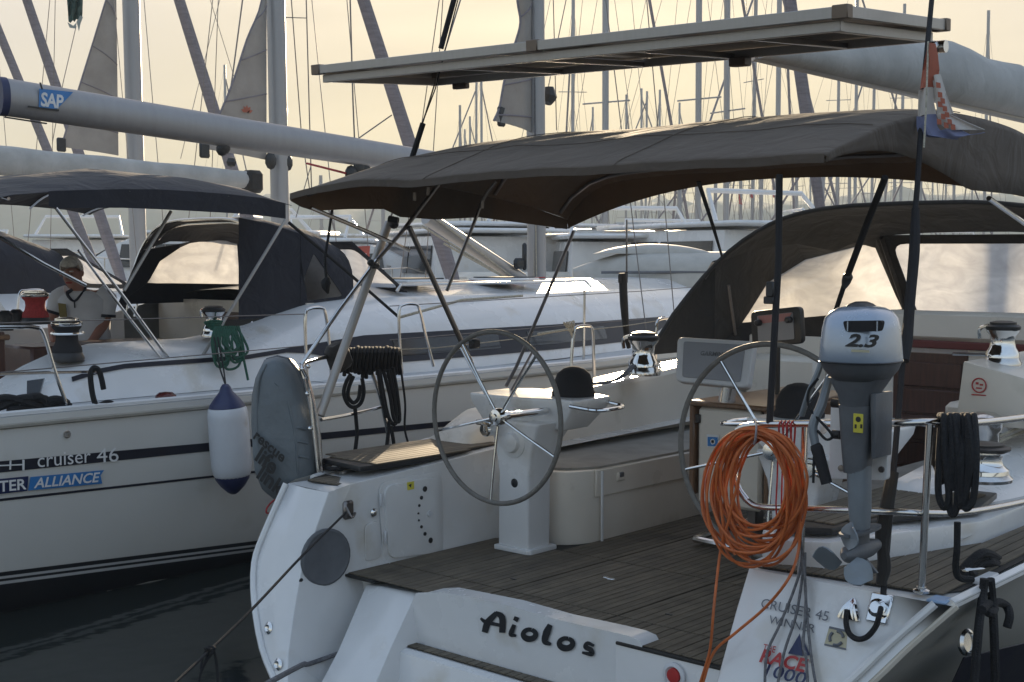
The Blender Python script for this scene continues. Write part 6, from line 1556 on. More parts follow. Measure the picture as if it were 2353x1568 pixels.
# --- person in the neighbour's cockpit
pe = thing('person', 'grey-haired man in a white polo shirt bending in the cockpit of the neighbouring yacht', 'person', tuple(atD(198, 800, 11)))
FW = -HEAD
def J(x, y, f=0.): return atD(x, y + 11, 11.0) + FW * f
def skin_body(joints, edges, radii, root):
    me = bpy.data.meshes.new('body'); me.from_pydata([tuple(j) for j in joints], edges, [])
    o = bpy.data.objects.new('body_rig', me); C.objects.link(o)
    sk = o.modifiers.new('skin', 'SKIN'); sk.use_smooth_shade = True
    ss = o.modifiers.new('sub', 'SUBSURF'); ss.levels = 2; ss.render_levels = 2
    for i, r_ in enumerate(radii): o.data.skin_vertices[0].data[i].radius = r_
    o.data.skin_vertices[0].data[root].use_root = True
    dg = bpy.context.evaluated_depsgraph_get(); me2 = bpy.data.meshes.new_from_object(o.evaluated_get(dg)); bpy.data.objects.remove(o)
    for p in me2.polygons: p.use_smooth = True
    return me2
zf = .78
def G(x, z, f=0.): p = atD(x, 800, 11.0) + FW * f; p.z = z; return p
jo = [J(200, 795), J(200, 745, .02), J(199, 695, .05), J(193, 662, .09), J(187, 648, .12), J(180, 628, .15), J(177, 602, .15),
      J(158, 668, .06), J(142, 674, .06), J(128, 722, .08), J(146, 762, .25), J(154, 772, .30),
      J(236, 668, .06), J(250, 676, .06), J(247, 730, .06), J(232, 770, .24), J(226, 778, .30),
      G(186, 1.42), G(184, 1.12, .10), G(183, .84, .0), G(183, .80, .12), G(214, 1.42), G(216, 1.12, .10), G(217, .84, .0), G(217, .80, .12)]
ed = [(0, 1), (1, 2), (2, 3), (3, 4), (4, 5), (5, 6), (2, 7), (7, 8), (8, 9), (9, 10), (10, 11), (2, 12), (12, 13), (13, 14), (14, 15), (15, 16), (0, 17), (17, 18), (18, 19), (19, 20), (0, 21), (21, 22), (22, 23), (23, 24)]
ra = [(.16, .12), (.16, .12), (.17, .125), (.065, .065), (.058, .058), (.080, .092), (.074, .088), (.06, .06), (.05, .05), (.046, .046), (.036, .036), (.034, .024), (.06, .06), (.05, .05), (.048, .048), (.036, .036), (.034, .024), (.095, .095), (.065, .065), (.045, .045), (.045, .035), (.095, .095), (.065, .065), (.045, .045), (.045, .035)]
put('body', skin_body(jo, ed, ra, 0), M['skin'], pe)
hc = J(178, 616, .15)
R_x, U_z = RIGHT, AZ
fD = (FW - AZ * .35).normalized(); fU = (AZ + FW * .35).normalized()
# face features and hair
m = MB(); m.loft([[hc + fD * (.085 + a) + RIGHT * b + fU * c_ for b in (-w_, 0, w_)] for a, w_, c_ in ((.0, .010, .03), (.018, .013, -.005), (.030, .017, -.028), (.008, .015, -.038))], closed=True); put('nose', m, M['skin'], pe)
for s_ in (-1, 1):
    m = MB(); m.ball(hc + fD * .086 + RIGHT * (s_ * .032) + fU * .020, .0075, 8, (1.3, 1, .7)); put('eye', m, M['ink'], pe)
    m = MB(); m.tube([hc + fD * .092 + RIGHT * (s_ * .018) + fU * .045, hc + fD * .088 + RIGHT * (s_ * .05) + fU * .044], .006, 5); put('eyebrow', m, M['hair'], pe)
    m = MB(); m.ball(hc + RIGHT * (s_ * .088) + fD * .0, .026, 8, (.5, .8, 1.3)); put('ear', m, M['skin'], pe)
    # hands: palm, four fingers and a thumb
    w0 = jo[11] if s_ < 0 else jo[16]; dH = (w0 - (jo[10] if s_ < 0 else jo[15])).normalized(); sd_ = RIGHT
    hd_ = empty('hand', w0, pe)
    for q in range(4):
        b0 = w0 + dH * .04 + sd_ * ((q - 1.5) * .018); ln = (.07, .08, .076, .06)[q]
        m = MB(); m.tube([b0 - dH * .03, b0, b0 + dH * ln * .5 - AZ * .008, b0 + dH * ln * .85 - AZ * .03], [.0095, .009, .008, .006], 7, k=2); put('finger', m, M['skin'], hd_)
    m = MB(); m.tube([w0 + sd_ * (-s_ * -.02), w0 + sd_ * (s_ * -.04) + dH * .03, w0 + sd_ * (s_ * -.045) + dH * .06], [.011, .010, .007], 7); put('thumb', m, M['skin'], hd_)
m = MB(); m.tube([hc + fD * .088 + RIGHT * -.026 + fU * -.058, hc + fD * .094 + fU * -.056, hc + fD * .088 + RIGHT * .026 + fU * -.058], .006, 5); put('mouth', m, M['rope_red'], pe)
hr = []
for i in range(7):
    th = math.pi * .5 * i / 6; row = []
    for j in range(20):
        ph = 2 * math.pi * j / 20; rj = 1 + .04 * noise.noise(V((i * .9, j * .7, 1)))
        fwd = math.cos(ph); lim = 1.0 if fwd < .3 else .55
        t_ = th * (lim if True else 1) * 1.25
        row.append(hc + fU * (.026 + .112 * math.cos(t_) * rj) + RIGHT * (.092 * math.sin(t_) * math.sin(ph) * rj) + fD * ((.112 if fwd < 0 else .100) * math.sin(t_) * fwd * rj - .004))
    hr.append(row + [row[0]])
m = MB(); m.grid(hr, .006); put('hair', m, M['hair'], pe, ang=80)
# shirt: torso and sleeves around the body
def ell(c, a, b, axr=RIGHT, axf=FW, n=20, e=.85): return [c + axr * (a * math.copysign(abs(math.cos(t)) ** e, math.cos(t))) + axf * (b * math.copysign(abs(math.sin(t)) ** e, math.sin(t))) for t in [2 * math.pi * i / n for i in range(n)]]
m = MB(); m.loft([ell(J(201, 812), .205, .150), ell(J(201, 790), .20, .148), ell(J(200, 745, .02), .198, .148), ell(J(199, 700, .05), .215, .15), ell(J(198, 678, .07), .222, .135), ell(J(197, 664, .08), .17, .105), ell(J(194, 657, .095), .088, .082)]); put('polo_shirt', m, M['shirt'], pe, ang=80)
for a, b, c_ in ((jo[7], jo[8], jo[9]), (jo[12], jo[13], jo[14])):
    m = MB(); e1 = b.lerp(c_, .75); m.tube([a.lerp(b, -.3), b + V((0, 0, -.004)), b.lerp(c_, .4), e1], [.085, .088, .080, .078], 14, k=3); put('sleeve', m, M['shirt'], pe)
    d_ = (c_ - b).normalized(); m = MB(); m.tube([e1 - d_ * .02, e1 + d_ * .004], .084, 14); put('sleeve_cuff', m, M['navycloth'], pe)
m = MB(); m.tube([J(180, 655, .17), J(172, 664, .19), J(190, 680, .215), J(204, 662, .17), J(208, 652, .13), J(196, 645, .04), J(182, 648, .05)], .017, 8, closed=True, k=3, squash=.6); put('collar', m, M['navycloth'], pe)
m = MB(); m.tube([J(190, 680, .212), J(191, 695, .21)], .006, 5); put('placket', m, M['navycloth'], pe)
m = MB(); m.grid([[J(155, 684, .215), J(172, 686, .22)], [J(158, 715, .205), J(174, 716, .21)], [J(158, 745, .19), J(175, 745, .19)]], .012); put('yellow_strap', m, M['kit_y'], pe)
m = MB(); m.box(J(256, 690, .09), (.03, .03, .045), b=.01); put('sleeve_badge', m, M['navycloth'], pe)
m = MB(); m.loft([ell(G(200, 1.38), .19, .14), ell(G(200, 1.48), .195, .145), ell(J(200, 790), .19, .14)]); put('trousers', m, M['navycloth'], pe, ang=80)
for x in (185, 215):
    m = MB(); m.tube([G(x, 1.42), G(x, 1.12, .1), G(x, .86, .0)], [.11, .085, .07], 12, k=2); put('trouser_leg', m, M['navycloth'], pe)
    m = MB(); m.box(G(x, .79, .06), (.09, .24, .07), (RIGHT, FW, AZ), .025); put('shoe', m, M['black'], pe)
# ================================================================== THE REST OF THE MARINA
# --- water
wm, nt, b = new_mat('harbour_water')
b.inputs['Base Color'].default_value = (.020, .024, .022, 1); b.inputs['Roughness'].default_value = .06; b.inputs['IOR'].default_value = 1.33
tc = nt.nodes.new('ShaderNodeTexCoord'); n1 = nt.nodes.new('ShaderNodeTexNoise'); n1.inputs['Scale'].default_value = 1.6; n1.inputs['Detail'].default_value = 3
n2 = nt.nodes.new('ShaderNodeTexNoise'); n2.inputs['Scale'].default_value = 7; n2.inputs['Detail'].default_value = 2
nt.links.new(tc.outputs['Object'], n1.inputs['Vector']); nt.links.new(tc.outputs['Object'], n2.inputs['Vector'])
bp = nt.nodes.new('ShaderNodeBump'); bp.inputs['Strength'].default_value = .055; bp.inputs['Distance'].default_value = .12
b2_ = nt.nodes.new('ShaderNodeBump'); b2_.inputs['Strength'].default_value = .025; b2_.inputs['Distance'].default_value = .03
nt.links.new(n1.outputs['Fac'], bp.inputs['Height']); nt.links.new(n2.outputs['Fac'], b2_.inputs['Height']); nt.links.new(bp.outputs[0], b2_.inputs['Normal']); nt.links.new(b2_.outputs[0], b.inputs['Normal'])
m = MB(); m.grid([[V((-2600, -400, 0)), V((2600, -400, 0))], [V((-2600, 2800, 0)), V((2600, 2800, 0))]]); tag(put('water', m, wm), 'dark green still harbour water', kind='structure')
# --- wooded hill across the harbour
hm = mat('wooded_hill', (.050, .070, .035), rough=.95, var=.5, scale=.09, bump=.0, spots=((.11, .11, .07), .05, .56))
rows = []
for i in range(150):
    a = RAD(-42 - 34) + RAD(72) * i / 149
    D_ = 430 + 40 * math.sin(i * .11); d = V((math.sin(a), math.cos(a), 0)); o = V((EYE.x, EYE.y, 0))
    h = 27 + 8 * noise.noise(V((i * .06, 2.2, 0))) + 4 * noise.noise(V((i * .31, 5, 0)))
    row = []
    for j in range(16):
        t = j / 15; z = h * math.sin(min(1, t * 1.25) * math.pi / 2) * (1 if t < .8 else 1 - (t - .8) * .6)
        z += (2.4 * noise.noise(V((i * .9, j * 1.1, 0))) + 1.6 * noise.noise(V((i * 2.1, j * 2.3, 4)))) * (1 if j else 0)
        row.append(o + d * (D_ + t * 150) + V((0, 0, max(-.5, z) if j else -.5)))
    rows.append(row)
m = MB(); m.grid(rows); tag(put('hill', m, hm, ang=80), 'hazy wooded hill across the harbour', kind='structure')
# --- yachts of our own row: seen between and above the near canvas
def row_yacht(X, label, yoff=0., boom=None, sailpts=None, furl=None, bagm='boomcover', hood_=True, leafy=False, mz=19.0, group=None, my=7.55, mr=.15):
    t = thing('sailing_yacht', label, 'sailing yacht', (X, 2, 0), group)
    tb = [(a + yoff, w_) for a, w_ in nbt]
    m = MB()
    for sg in (-1, 1):
        m.grid([[V((X + sg * w_ * f, y, z + (.02 * max(0, y - 6) if i < 2 else 0))) for i, (z, f) in enumerate(npro)] for y, w_ in [(q, lerp_tab(tb, q)) for q in (-1.2, 0, 2, 4, 6, 8, 9, 10, 11, 12, 13.4)]])
    m.grid([[V((X + s_ * 1.95, -1.2, z)) for s_ in (-1, 0, 1)] for z in (1.25, .5, -.3)])
    put('hull', m, M['hull'], t, ang=60)
    m = MB(); m.grid([[V((X - lerp_tab(tb, y), y, 1.25 + .02 * max(0, y - 6))), V((X, y, 1.30 + .02 * max(0, y - 6))), V((X + lerp_tab(tb, y), y, 1.25 + .02 * max(0, y - 6)))] for y in (-1.2, 2, 4, 6, 8, 10, 12, 13.4, 14.5)]); put('deck', m, M['nonskid'], t)
    m = MB(); m.loft([[V((X + s_ * 1.45 * k, y, z)) for s_, z in ((-1, 1.27), (-.93, 1.62), (-.7, 1.85), (.7, 1.85), (.93, 1.62), (1, 1.27))] for y, k in ((3.0, 1), (6, .98), (8.5, .75), (9.6, .5))]); cr = put('coachroof', m, M['gel'], t)
    for y in (4.2, 5.9):
        m = MB(); m.prism([V((X + 1.425, y, 1.38)), V((X + 1.425, y + 1.2, 1.38)), V((X + 1.375, y + 1.2, 1.58)), V((X + 1.375, y, 1.58))], V((.008, 0, .002))); put('window', m, M['glass_dark'], cr)
    mast(t, X, my, 1.9, mz, mr)
    for y_, z_ in ((7.1, 11.5), (7.6, mz - .6)):
        wire(t, V((X + 1.85, y_, 1.28)), V((X + .05, 7.4, z_))); wire(t, V((X - 1.85, y_, 1.28)), V((X - .05, 7.4, z_)))
    wire(t, V((X + 1.2, -1.0, 1.3)), V((X, 7.4, mz - .1)), .008); wire(t, V((X - 1.2, -1.0, 1.3)), V((X, 7.4, mz - .1)), .008)
    if boom:
        (x0, y0, x1, y1, h0, h1) = boom
        a, b_ = atX(x0, y0, X), atX(x1, y1, X); bo = empty('boom', a, t)
        m = MB(); m.loft([[a.lerp(b_, q) + V((math.cos(an) * .10, 0, math.sin(an) * (h0 + (h1 - h0) * q) * (1 + .05 * math.sin(q * 19)))) for an in [2 * math.pi * i / 14 for i in range(14)]] for q in [i / 10 for i in range(11)]]); put('sail_cover', m, M[bagm], bo, ang=60)
        m = MB(); m.box(b_ + V((.02, -.05, -.02)), (.22, .26, .30), b=.05); put('end_fitting', m, M['black_canvas'], bo)
        m = MB(); m.ball(a.lerp(b_, .9) + V((0, 0, h1 + .1)), .07, 8); put('sheet_block', m, M['black'], bo)
    if sailpts: leaf_sail(t, X, sailpts)
    if furl:
        a, b_ = atX(furl[0], furl[1], X), atX(furl[2], furl[3], X); d = b_ - a
        bow = a + d * ((1.45 - a.z) / d.z); top_ = a + d * ((7.5 - a.y) / d.y) if abs(d.y) > 1e-6 else a
        if top_.z > mz - .5 or top_.z < a.z: top_ = a - d.normalized() * 4
        m = MB(); m.tube([bow, bow.lerp(top_, .05), bow.lerp(top_, .12), bow.lerp(top_, .5), top_], [.05, .10, .12, .095, .06], 9, k=3); put('furled_genoa', m, M['furl'], t)
    if hood_:
        h = empty('sprayhood', (X, 4, 2), t)
        sec = lambda y, hw, zt, zb: [V((X + hw * math.copysign(abs(math.cos(a)) ** .55, math.cos(a)), y, zb + (zt - zb) * abs(math.sin(a)) ** .55)) for a in [math.pi * (1 - i / 18) for i in range(19)]]
        m = MB(); m.grid([sec(3.0, 1.0, 2.55, 1.8), sec(3.3, .98, 2.55, 1.82), sec(3.9, .92, 2.35, 1.86)], .004); put('roof', m, M['blue_canvas'], h, ang=70)
        fr2 = lambda u, v: V((X + .92 * u, 3.9, 2.33)).lerp(V((X + u, 4.7, 1.88)), v)
        for u0, u1, U0, U1 in ((-.9, -.06, -1, 0), (.06, .9, 0, 1)):
            inn_ = window_quad([fr2(u0, .15), fr2(u1, .15), fr2(u1, .9), fr2(u0, .9)], None)
            framed(outer_from(inn_, [fr2(U0, -.02), fr2(U1, -.02), fr2(U1, 1), fr2(U0, 1)]), inn_, h, M['blue_canvas'], M['vinyl'])
        bimini2(t, X - 1.45, X + 1.45, .3, 2.6, 2.45, 2.8, 2.6, M['blue_canvas'])
        for s_ in (-1, 1):
            m = MB(); m.tube([V((X + s_ * 1.42, .5, 2.45)), V((X + s_ * 1.6, 2.0, 1.3))], .013, 6); m2 = MB(); m2.tube([V((X + s_ * 1.42, 2.5, 2.45)), V((X + s_ * 1.6, 1.6, 1.3))], .013, 6)
            put('frame_leg', m, M['steel'], t); put('frame_leg', m2, M['steel'], t)
    return t
yC = row_yacht(-10.1, 'white yacht beyond the navy-canvas yacht, pale boom cover and grey sail with a red leaf', 0, (-40, 366, 585, 415, .17, .115), [(606, -140), (601, 0), (567, 90), (534, 190), (498, 275), (464, 342), (612, -140), (612, 368)], (835, 0, 938, 322))
yD = row_yacht(-14.7, 'second white yacht beyond the navy-canvas yacht, plain grey triangular sail set by its mast', 0, None, [(262, -60), (243, 0), (211, 105), (176, 218), (140, 338), (266, -60), (272, 358)], (412, 0, 490, 250), my=8.2, mr=.17)
yE = row_yacht(-19.4, 'farthest yachts of our row at the left edge, only their furled headsails showing', 0, None, None, (62, 0, 128, 195), hood_=False, group='yachts at the left edge of the row')
yF = row_yacht(-24.2, 'farthest yachts of our row at the left edge, only their furled headsails showing', 0, None, None, (0, 78, 108, 342), hood_=False, group='yachts at the left edge of the row')
# red leaf on the grey sail, and sail clew blocks
lc = atX(567, 259, -10.04)
m = MB()
for a in (-70, -35, 0, 35, 70):
    d = V((0, math.sin(RAD(a)), math.cos(RAD(a)))); n = V((0, d.z, -d.y)); m.add([lc + V((.006, 0, 0)), lc + d * .055 + n * .022 + V((.006, 0, 0)), lc + d * .10 + V((.006, 0, 0)), lc + d * .055 - n * .022 + V((.006, 0, 0))], [(0, 1, 2, 3)])
put('red_leaf', m, fr_, yC)
for X, x, y, par in ((-14.7, 141, 333, yD), (-10.1, 470, 344, yC)):
    m = MB(); m.box(atX(x, y, X), (.05, .16, .22), b=.03); put('clew_block', m, M['black'], par)
for (x, y, s_) in ((622, 370, .10), (660, 374, .10)):
    m = MB(); m.ball(atX(x, y, -10.0), s_, 10, (.5, .9, 1.2)); put('mast_block', m, M['black'], yC)
m = MB(); m.box(atX(651, 262, -10.1), (.12, .12, .25), b=.04); put('steaming_lamp', m, M['black'], yC)
# courtesy flag high on the second yacht
fg = thing('courtesy_flag', 'small dark green and white flag drooping from rigging at the upper left', 'flag', tuple(atX(170, 30, -14.7)))
m = MB(); R = []
for i in range(6):
    y = -20 + i * 14
    R.append([atX(152 + i * 1.2 + j * 5.5 * (1 - i * .04), y + (j % 2) * 5 - j * 1.5, -14.4 + .05 * math.sin(j * 2 + i)) for j in range(8)])
m.grid(R, .004); put('green_field', m, mat('flag_dark_green', (.035, .075, .065), rough=.8), fg)
for q in ([(155, 52), (168, 60), (176, 52), (172, 66), (160, 64)], [(176, 50), (181, 72), (184, 56), (190, 40), (184, 36)]):
    P = [atX(x, y, -14.36) for x, y in q]; m = MB(); m.prism(P, V((.01, 0, 0))); put('white_edge', m, mat('flag_pale', (.30, .34, .32), rough=.8), fg)
m = MB(); m.tube([atX(172, -20, -14.4), atX(168, 40, -14.4)], .006, 5); put('halyard', m, M['wire'], fg)
# loose rigging lines across the sky
def sky_line(par, pts, X, r=.006):
    m = MB(); m.tube([atX(x, y, X) for x, y in pts], r, 5); put('stay', m, M['wire'], par)
for pts, X, r, par in (([(665, -60), (692, 300), (712, 440)], -10.1, .008, yC), ([(702, -60), (712, 300), (716, 440)], -10.1, .009, yC), ([(803, -60), (811, 230), (815, 330)], -5.5, .008, nb),
                       ([(308, -40), (319, 150), (330, 365)], -14.7, .010, yD), ([(318, -40), (323, 150), (328, 365)], -14.7, .008, yD), ([(560, -20), (535, 170), (515, 300)], -14.7, .014, yD),
                       ([(505, 0), (450, 220), (415, 365)], -19.4, .007, yE), ([(480, -10), (545, 200), (560, 250)], -19.4, .007, yE), ([(175, 60), (145, 190), (120, 330)], -19.4, .008, yE),
                       ([(1270, -60), (1279, 300)], -5.5, .006, nb), ([(1305, -20), (1282, 92), (1240, 300)], -5.5, .006, nb), ([(715, 380), (700, 430), (680, 500)], -8, .006, yC),
                       ([(640, 40), (705, 42)], -10.1, .007, yC), ([(900, 265), (850, 300), (800, 335)], -10.1, .010, yC)):
    sky_line(par, pts, X, r)
# --- far yachts over the fairway: one build, copied
def far_yacht():
    t = thing('sailing_yacht', 'x', 'sailing yacht', (0, 0, 0))
    tb = [(-6.0, 1.6), (-3, 1.9), (0, 1.95), (3, 1.5), (5, .8), (6.4, .02)]
    m = MB()
    for sg in (-1, 1): m.grid([[V((sg * w_ * f, y, z)) for z, f in ((1.25, 1), (.7, .97), (.15, .88), (-.2, .7))] for y, w_ in [(q, lerp_tab(tb, q)) for q in (-6, -3, 0, 2, 4, 5, 6.4)]])
    m.grid([[V((s_ * lerp_tab(tb, y), y, 1.25)) for s_ in (-1, 1)] for y in (-6, -3, 0, 3, 5, 6.4)]); m.grid([[V((s_ * 1.6, -6, z)) for s_ in (-1, 1)] for z in (1.25, -.2)])
    put('hull', m, M['hull'], t)
    m = MB(); m.loft([[V((s_ * 1.3 * k, y, z)) for s_, z in ((-1, 1.25), (-.9, 1.7), (.9, 1.7), (1, 1.25))] for y, k in ((-2.5, 1), (1, .95), (3.2, .6))]); put('coachroof', m, M['gel'], t)
    for s_ in (-1, 1):
        m = MB(); m.prism([V((s_ * 1.27, -2, 1.38)), V((s_ * 1.24, .8, 1.38)), V((s_ * 1.17, .8, 1.58)), V((s_ * 1.2, -2, 1.58))], V((s_ * .02, 0, 0))); put('window', m, M['glass_dark'], t)
    m = MB(); m.tube([V((0, 0, 1.5)), V((0, -.1, 17))], .10, 8); put('mast', m, M['mast'], t)
    m = MB(); m.tube([V((0, -.2, 2.7)), V((0, -2.5, 2.75)), V((0, -4.6, 2.75))], [.13, .16, .1], 8); put('boom', m, M['boomcover'], t)
    for z in (6.5, 11.5):
        m = MB(); m.tube([V((-.8, 0, z)), V((.8, 0, z))], .025, 5); put('spreader', m, M['mast'], t)
    for p, q in (((1.8, 0, 1.2), (.0, 0, 16.5)), ((-1.8, 0, 1.2), (0, 0, 16.5)), ((0, -5.9, 1.2), (0, -.1, 16.9)), ((1.8, -.3, 1.2), (0, 0, 11)), ((-1.8, -.3, 1.2), (0, 0, 11))):
        m = MB(); m.tube([V(p), V(q)], .009, 4); put('stay', m, M['wire'], t)
    m = MB(); m.tube([V((0, 6.2, 1.4)), V((0, 0, 16))], .055, 6); put('furled_genoa', m, M['furl'], t)
    m = MB(); m.loft([[V((s_ * 1.1, y, z)) for s_, z in ((-1, 1.6), (-.8, 2.3), (.8, 2.3), (1, 1.6))] for y in (-3.2, -2.2)]); put('sprayhood', m, M['blue_canvas'], t)
    m = MB(); m.tube([V((-1.5, -6, 1.25)), V((-1.5, -6, 1.85)), V((1.5, -6, 1.85)), V((1.5, -6, 1.25))], .02, 6); put('pushpit', m, M['steel'], t)
    return t
fy0 = far_yacht()
far = [(1315, 80, None, .9), (1391, 42, None, .2), (1438, 88, 222, .5), (1474, 112, 208, -.4), (1482, 106, 214, 2.6), (1513, 104, 211, .8), (1603, 45, None, .1), (1668, 46, None, -.2), (1727, 74, None, 2.9), (1784, 56, None, .3), (1921, 95, None, .4), (1963, 82, None, -.5), (2000, 96, None, 2.8), (2067, 92, None, .6), (2259, 92, 33, .2),
       (1180, 52, 330, 1.2), (1270, 60, 320, -.4), (1385, 38, 310, 1.9), (1560, 44, 300, .7), (1640, 58, 300, 2.2), (1700, 62, 295, .8), (1745, 52, 300, 2.6), (1830, 64, 300, -.6), (1885, 46, 300, 1.3), (1950, 58, 300, .1), (2050, 66, 300, 2.3), (2110, 56, 300, 1.0), (2190, 70, 300, -.3), (880, 48, 400, 1.1), (740, 58, 405, .5),
       (524, 104, 155, .4), (1058, 84, 246, .7), (1082, 112, 271, 0.), (1093, 94, 186, 2.7), (1108, 84, 180, .3), (1070, 125, 300, .2), (1360, 120, 250, 1), (1560, 118, 240, .1), (1860, 118, 280, .3), (2170, 108, 300, .5), (1745, 122, 275, .0), (2030, 128, 280, .9), (2140, 120, 300, .2), (2230, 130, 300, .7)]
rf = random.Random(4)
for i, (px, d, ty, rot) in enumerate(far):
    o = fy0 if i == 0 else copy_tree(fy0)
    p = atD(px, 600, d); top = 17.0 if ty is None else 2.2 + (600 - ty) / FPX * d
    s_ = top / 17.0 if ty is not None else rf.uniform(1.05, 1.25)
    o.location = (p.x, p.y, 0); o.rotation_euler = (0, 0, rot + rf.uniform(-.1, .1)); o.scale = (min(1.1, max(.8, s_)), min(1.1, max(.8, s_)), s_)
    own = {1315: "distant yacht whose thin mast stands just right of the navy-canvas yacht's mast", 1391: 'distant yacht with a thick bare mast behind the middle of the solar panel',
           1603: 'distant yacht with the left one of two thick masts right of the panel middle', 1668: 'distant yacht with the right one of two thick masts right of the panel middle',
           1784: 'distant yacht whose bare mast stands behind the left tip of the near boom cover', 2259: 'distant yacht whose lone thin mast stands in open sky above the near boom cover',
           524: 'distant yacht whose mast tip shows just left of the grey sail with the red leaf', 1438: 'small distant yacht with one short mast tip between two thick masts above the bimini',
           1513: 'distant yacht with a short single mast tip left of the two thick masts', 1058: 'distant yacht with the leftmost mast of the cluster left of the near bimini crown', 1108: 'distant yacht with the tallest mast of the cluster left of the near bimini crown'}
    if px in own: o['label'] = own[px]; o['group'] = 'distant sailing yachts'
    elif px < 1200: o['label'] = 'distant white sailing yachts left of the near bimini, bare masts against the sky'; o['group'] = 'distant yachts left of the near bimini'
    elif px < 1560: o['label'] = 'distant white sailing yachts seen behind the middle of the taupe bimini'; o['group'] = 'distant yachts behind the bimini middle'
    else: o['label'] = 'distant white sailing yachts with bare masts beyond the near sprayhood'; o['group'] = 'distant yachts beyond the sprayhood'
# --- motor cruisers: one build, copied
def motor_yacht():
    t = thing('motor_cruiser', 'x', 'motor boat', (0, 0, 0))
    tb = [(-5.5, 1.75), (-2, 1.85), (1, 1.8), (3.5, 1.3), (5, .7), (6, .03)]
    m = MB()
    for sg in (-1, 1): m.grid([[V((sg * w_ * f, y, z + max(0, y) * .06)) for z, f in ((1.45, 1.04), (1.35, 1.06), (.9, .97), (.1, .84), (-.2, .7))] for y, w_ in [(q, lerp_tab(tb, q)) for q in (-5.5, -2, 0, 2, 3.5, 5, 6)]])
    m.grid([[V((s_ * lerp_tab(tb, y) * 1.02, y, 1.45 + max(0, y) * .06)) for s_ in (-1, 1)] for y in (-5.5, -2, 0, 2, 3.5, 5, 6)]); m.grid([[V((s_ * 1.8, -5.5, z)) for s_ in (-1, 1)] for z in (1.45, -.2)])
    put('hull', m, M['gel'], t)
    for sg in (-1, 1):
        m = MB(); m.grid([[V((sg * (lerp_tab(tb, y) * .99 + .015), y, z + max(0, y) * .05)) for z in (1.12, .92)] for y in (-4, -1, 1.5, 3)], .004); put('hull_stripe', m, M['navy'], t)
    m = MB(); m.loft([[V((s_ * k, y, z)) for s_, z in ((-1.5, 1.45), (-1.38, z2_), (1.38, z2_), (1.5, 1.45))] for y, k, z2_ in ((-3.2, 1, 2.75), (.8, .98, 2.8), (1.6, .95, 2.5), (3.2, .72, 1.75))]); cb_ = put('cabin', m, M['gel'], t, bev=.05)
    for sg in (-1, 1):
        for a, b_ in ((-2.9, -1.3), (-1.2, .3), (.4, 1.2)):
            m = MB(); m.prism([V((sg * 1.475, a, 1.95)), V((sg * 1.465, b_ + .1, 1.95)), V((sg * 1.405, b_, 2.55)), V((sg * 1.415, a, 2.55))], V((sg * .02, 0, 0))); put('side_window', m, M['glass_dark'], cb_)
    m = MB(); m.add([V((-1.25, 1.72, 2.47)), V((1.25, 1.72, 2.47)), V((1.08, 2.95, 1.92)), V((-1.08, 2.95, 1.92))], [(0, 1, 2, 3)]); put('windscreen', m, M['glass_dark'], cb_)
    m = MB(); m.box((0, -1.4, 2.86), (3.0, 4.6, .10), b=.04); put('hardtop', m, M['gel'], t)
    m = MB(); m.tube([V((-1.35, -2.9, 2.9)), V((-1.15, -2.4, 3.5)), V((1.15, -2.4, 3.5)), V((1.35, -2.9, 2.9))], .05, 8); put('radar_arch', m, M['gel'], t)
    m = MB(); m.tube([V((s_ * w_, y, 2.1 + max(0, y) * .06)) for s_, w_, y in ((-1, 1.8, -1), (-1, 1.75, 1.5), (-1, 1.2, 3.8), (0, .0, 5.9), (1, 1.2, 3.8), (1, 1.75, 1.5), (1, 1.8, -1))], .018, 6, k=3); put('bow_rail', m, M['steel'], t)
    for s_, w_, y in ((-1, 1.75, 1.5), (-1, 1.2, 3.8), (1, 1.2, 3.8), (1, 1.75, 1.5)):
        m = MB(); m.tube([V((s_ * w_, y, 1.5)), V((s_ * w_, y, 2.1 + y * .06))], .014, 5); put('rail_post', m, M['steel'], t)
    m = MB(); m.box((0, -4.2, 1.75), (2.6, 1.4, .5), b=.1); put('cockpit_seat', m, M['gel_cream'], t)
    return t
my0 = motor_yacht()
rm = random.Random(8)
cruis = [(1455, 38, 1.0, 'white motor cruiser farther back, its roof above the grey tender'), (1140, 40, .6, 'white motor cruiser behind the vang of the navy-canvas yacht'),
         (790, 30, -.9, 'white motor cruiser seen under the left end of the taupe bimini'), (235, 46, .8, 'white motor cruiser seen under the navy bimini, beside the man'),
         (960, 47, 2.2, 'small distant white motor cruiser behind the chrome bimini struts'), (1330, 55, .3, 'distant white motor cruiser left of the one behind the tender'),
         (1640, 44, 2.4, 'white motor cruiser just left of the near sprayhood'), (60, 50, .4, 'white motor cruiser at the left edge behind the sprayhood windows'),
         (440, 36, 2.0, 'white motor cruiser seen through the navy sprayhood window'), (1900, 52, 1.1, 'white motor cruiser seen above the near sprayhood'), (2160, 60, .5, 'distant motor cruiser above the sprayhood, right of the black poles'),
         (1560, 27, 1.25, 'nearest white motor cruiser, its dark windows right of the antenna behind the tender'), (1380, 29, .9, 'white motor cruiser left of the antenna, behind the bow of the tender'), (1270, 34, -.2, 'white motor cruiser just right of the mast of the navy-canvas yacht'),
         (1740, 33, 1.3, 'white motor cruiser behind the left black pole, above the near sprayhood'), (2010, 40, .2, 'white motor cruiser above the middle of the near sprayhood'), (2260, 42, 1.6, 'white motor cruiser above the right end of the near sprayhood'),
         (850, 36, .2, 'white motor cruiser behind the red pouch'), (1040, 30, 1.1, 'white motor cruiser directly behind the pale vang'),
         (660, 50, 1.4, 'distant motor cruiser between the navy and taupe biminis')]
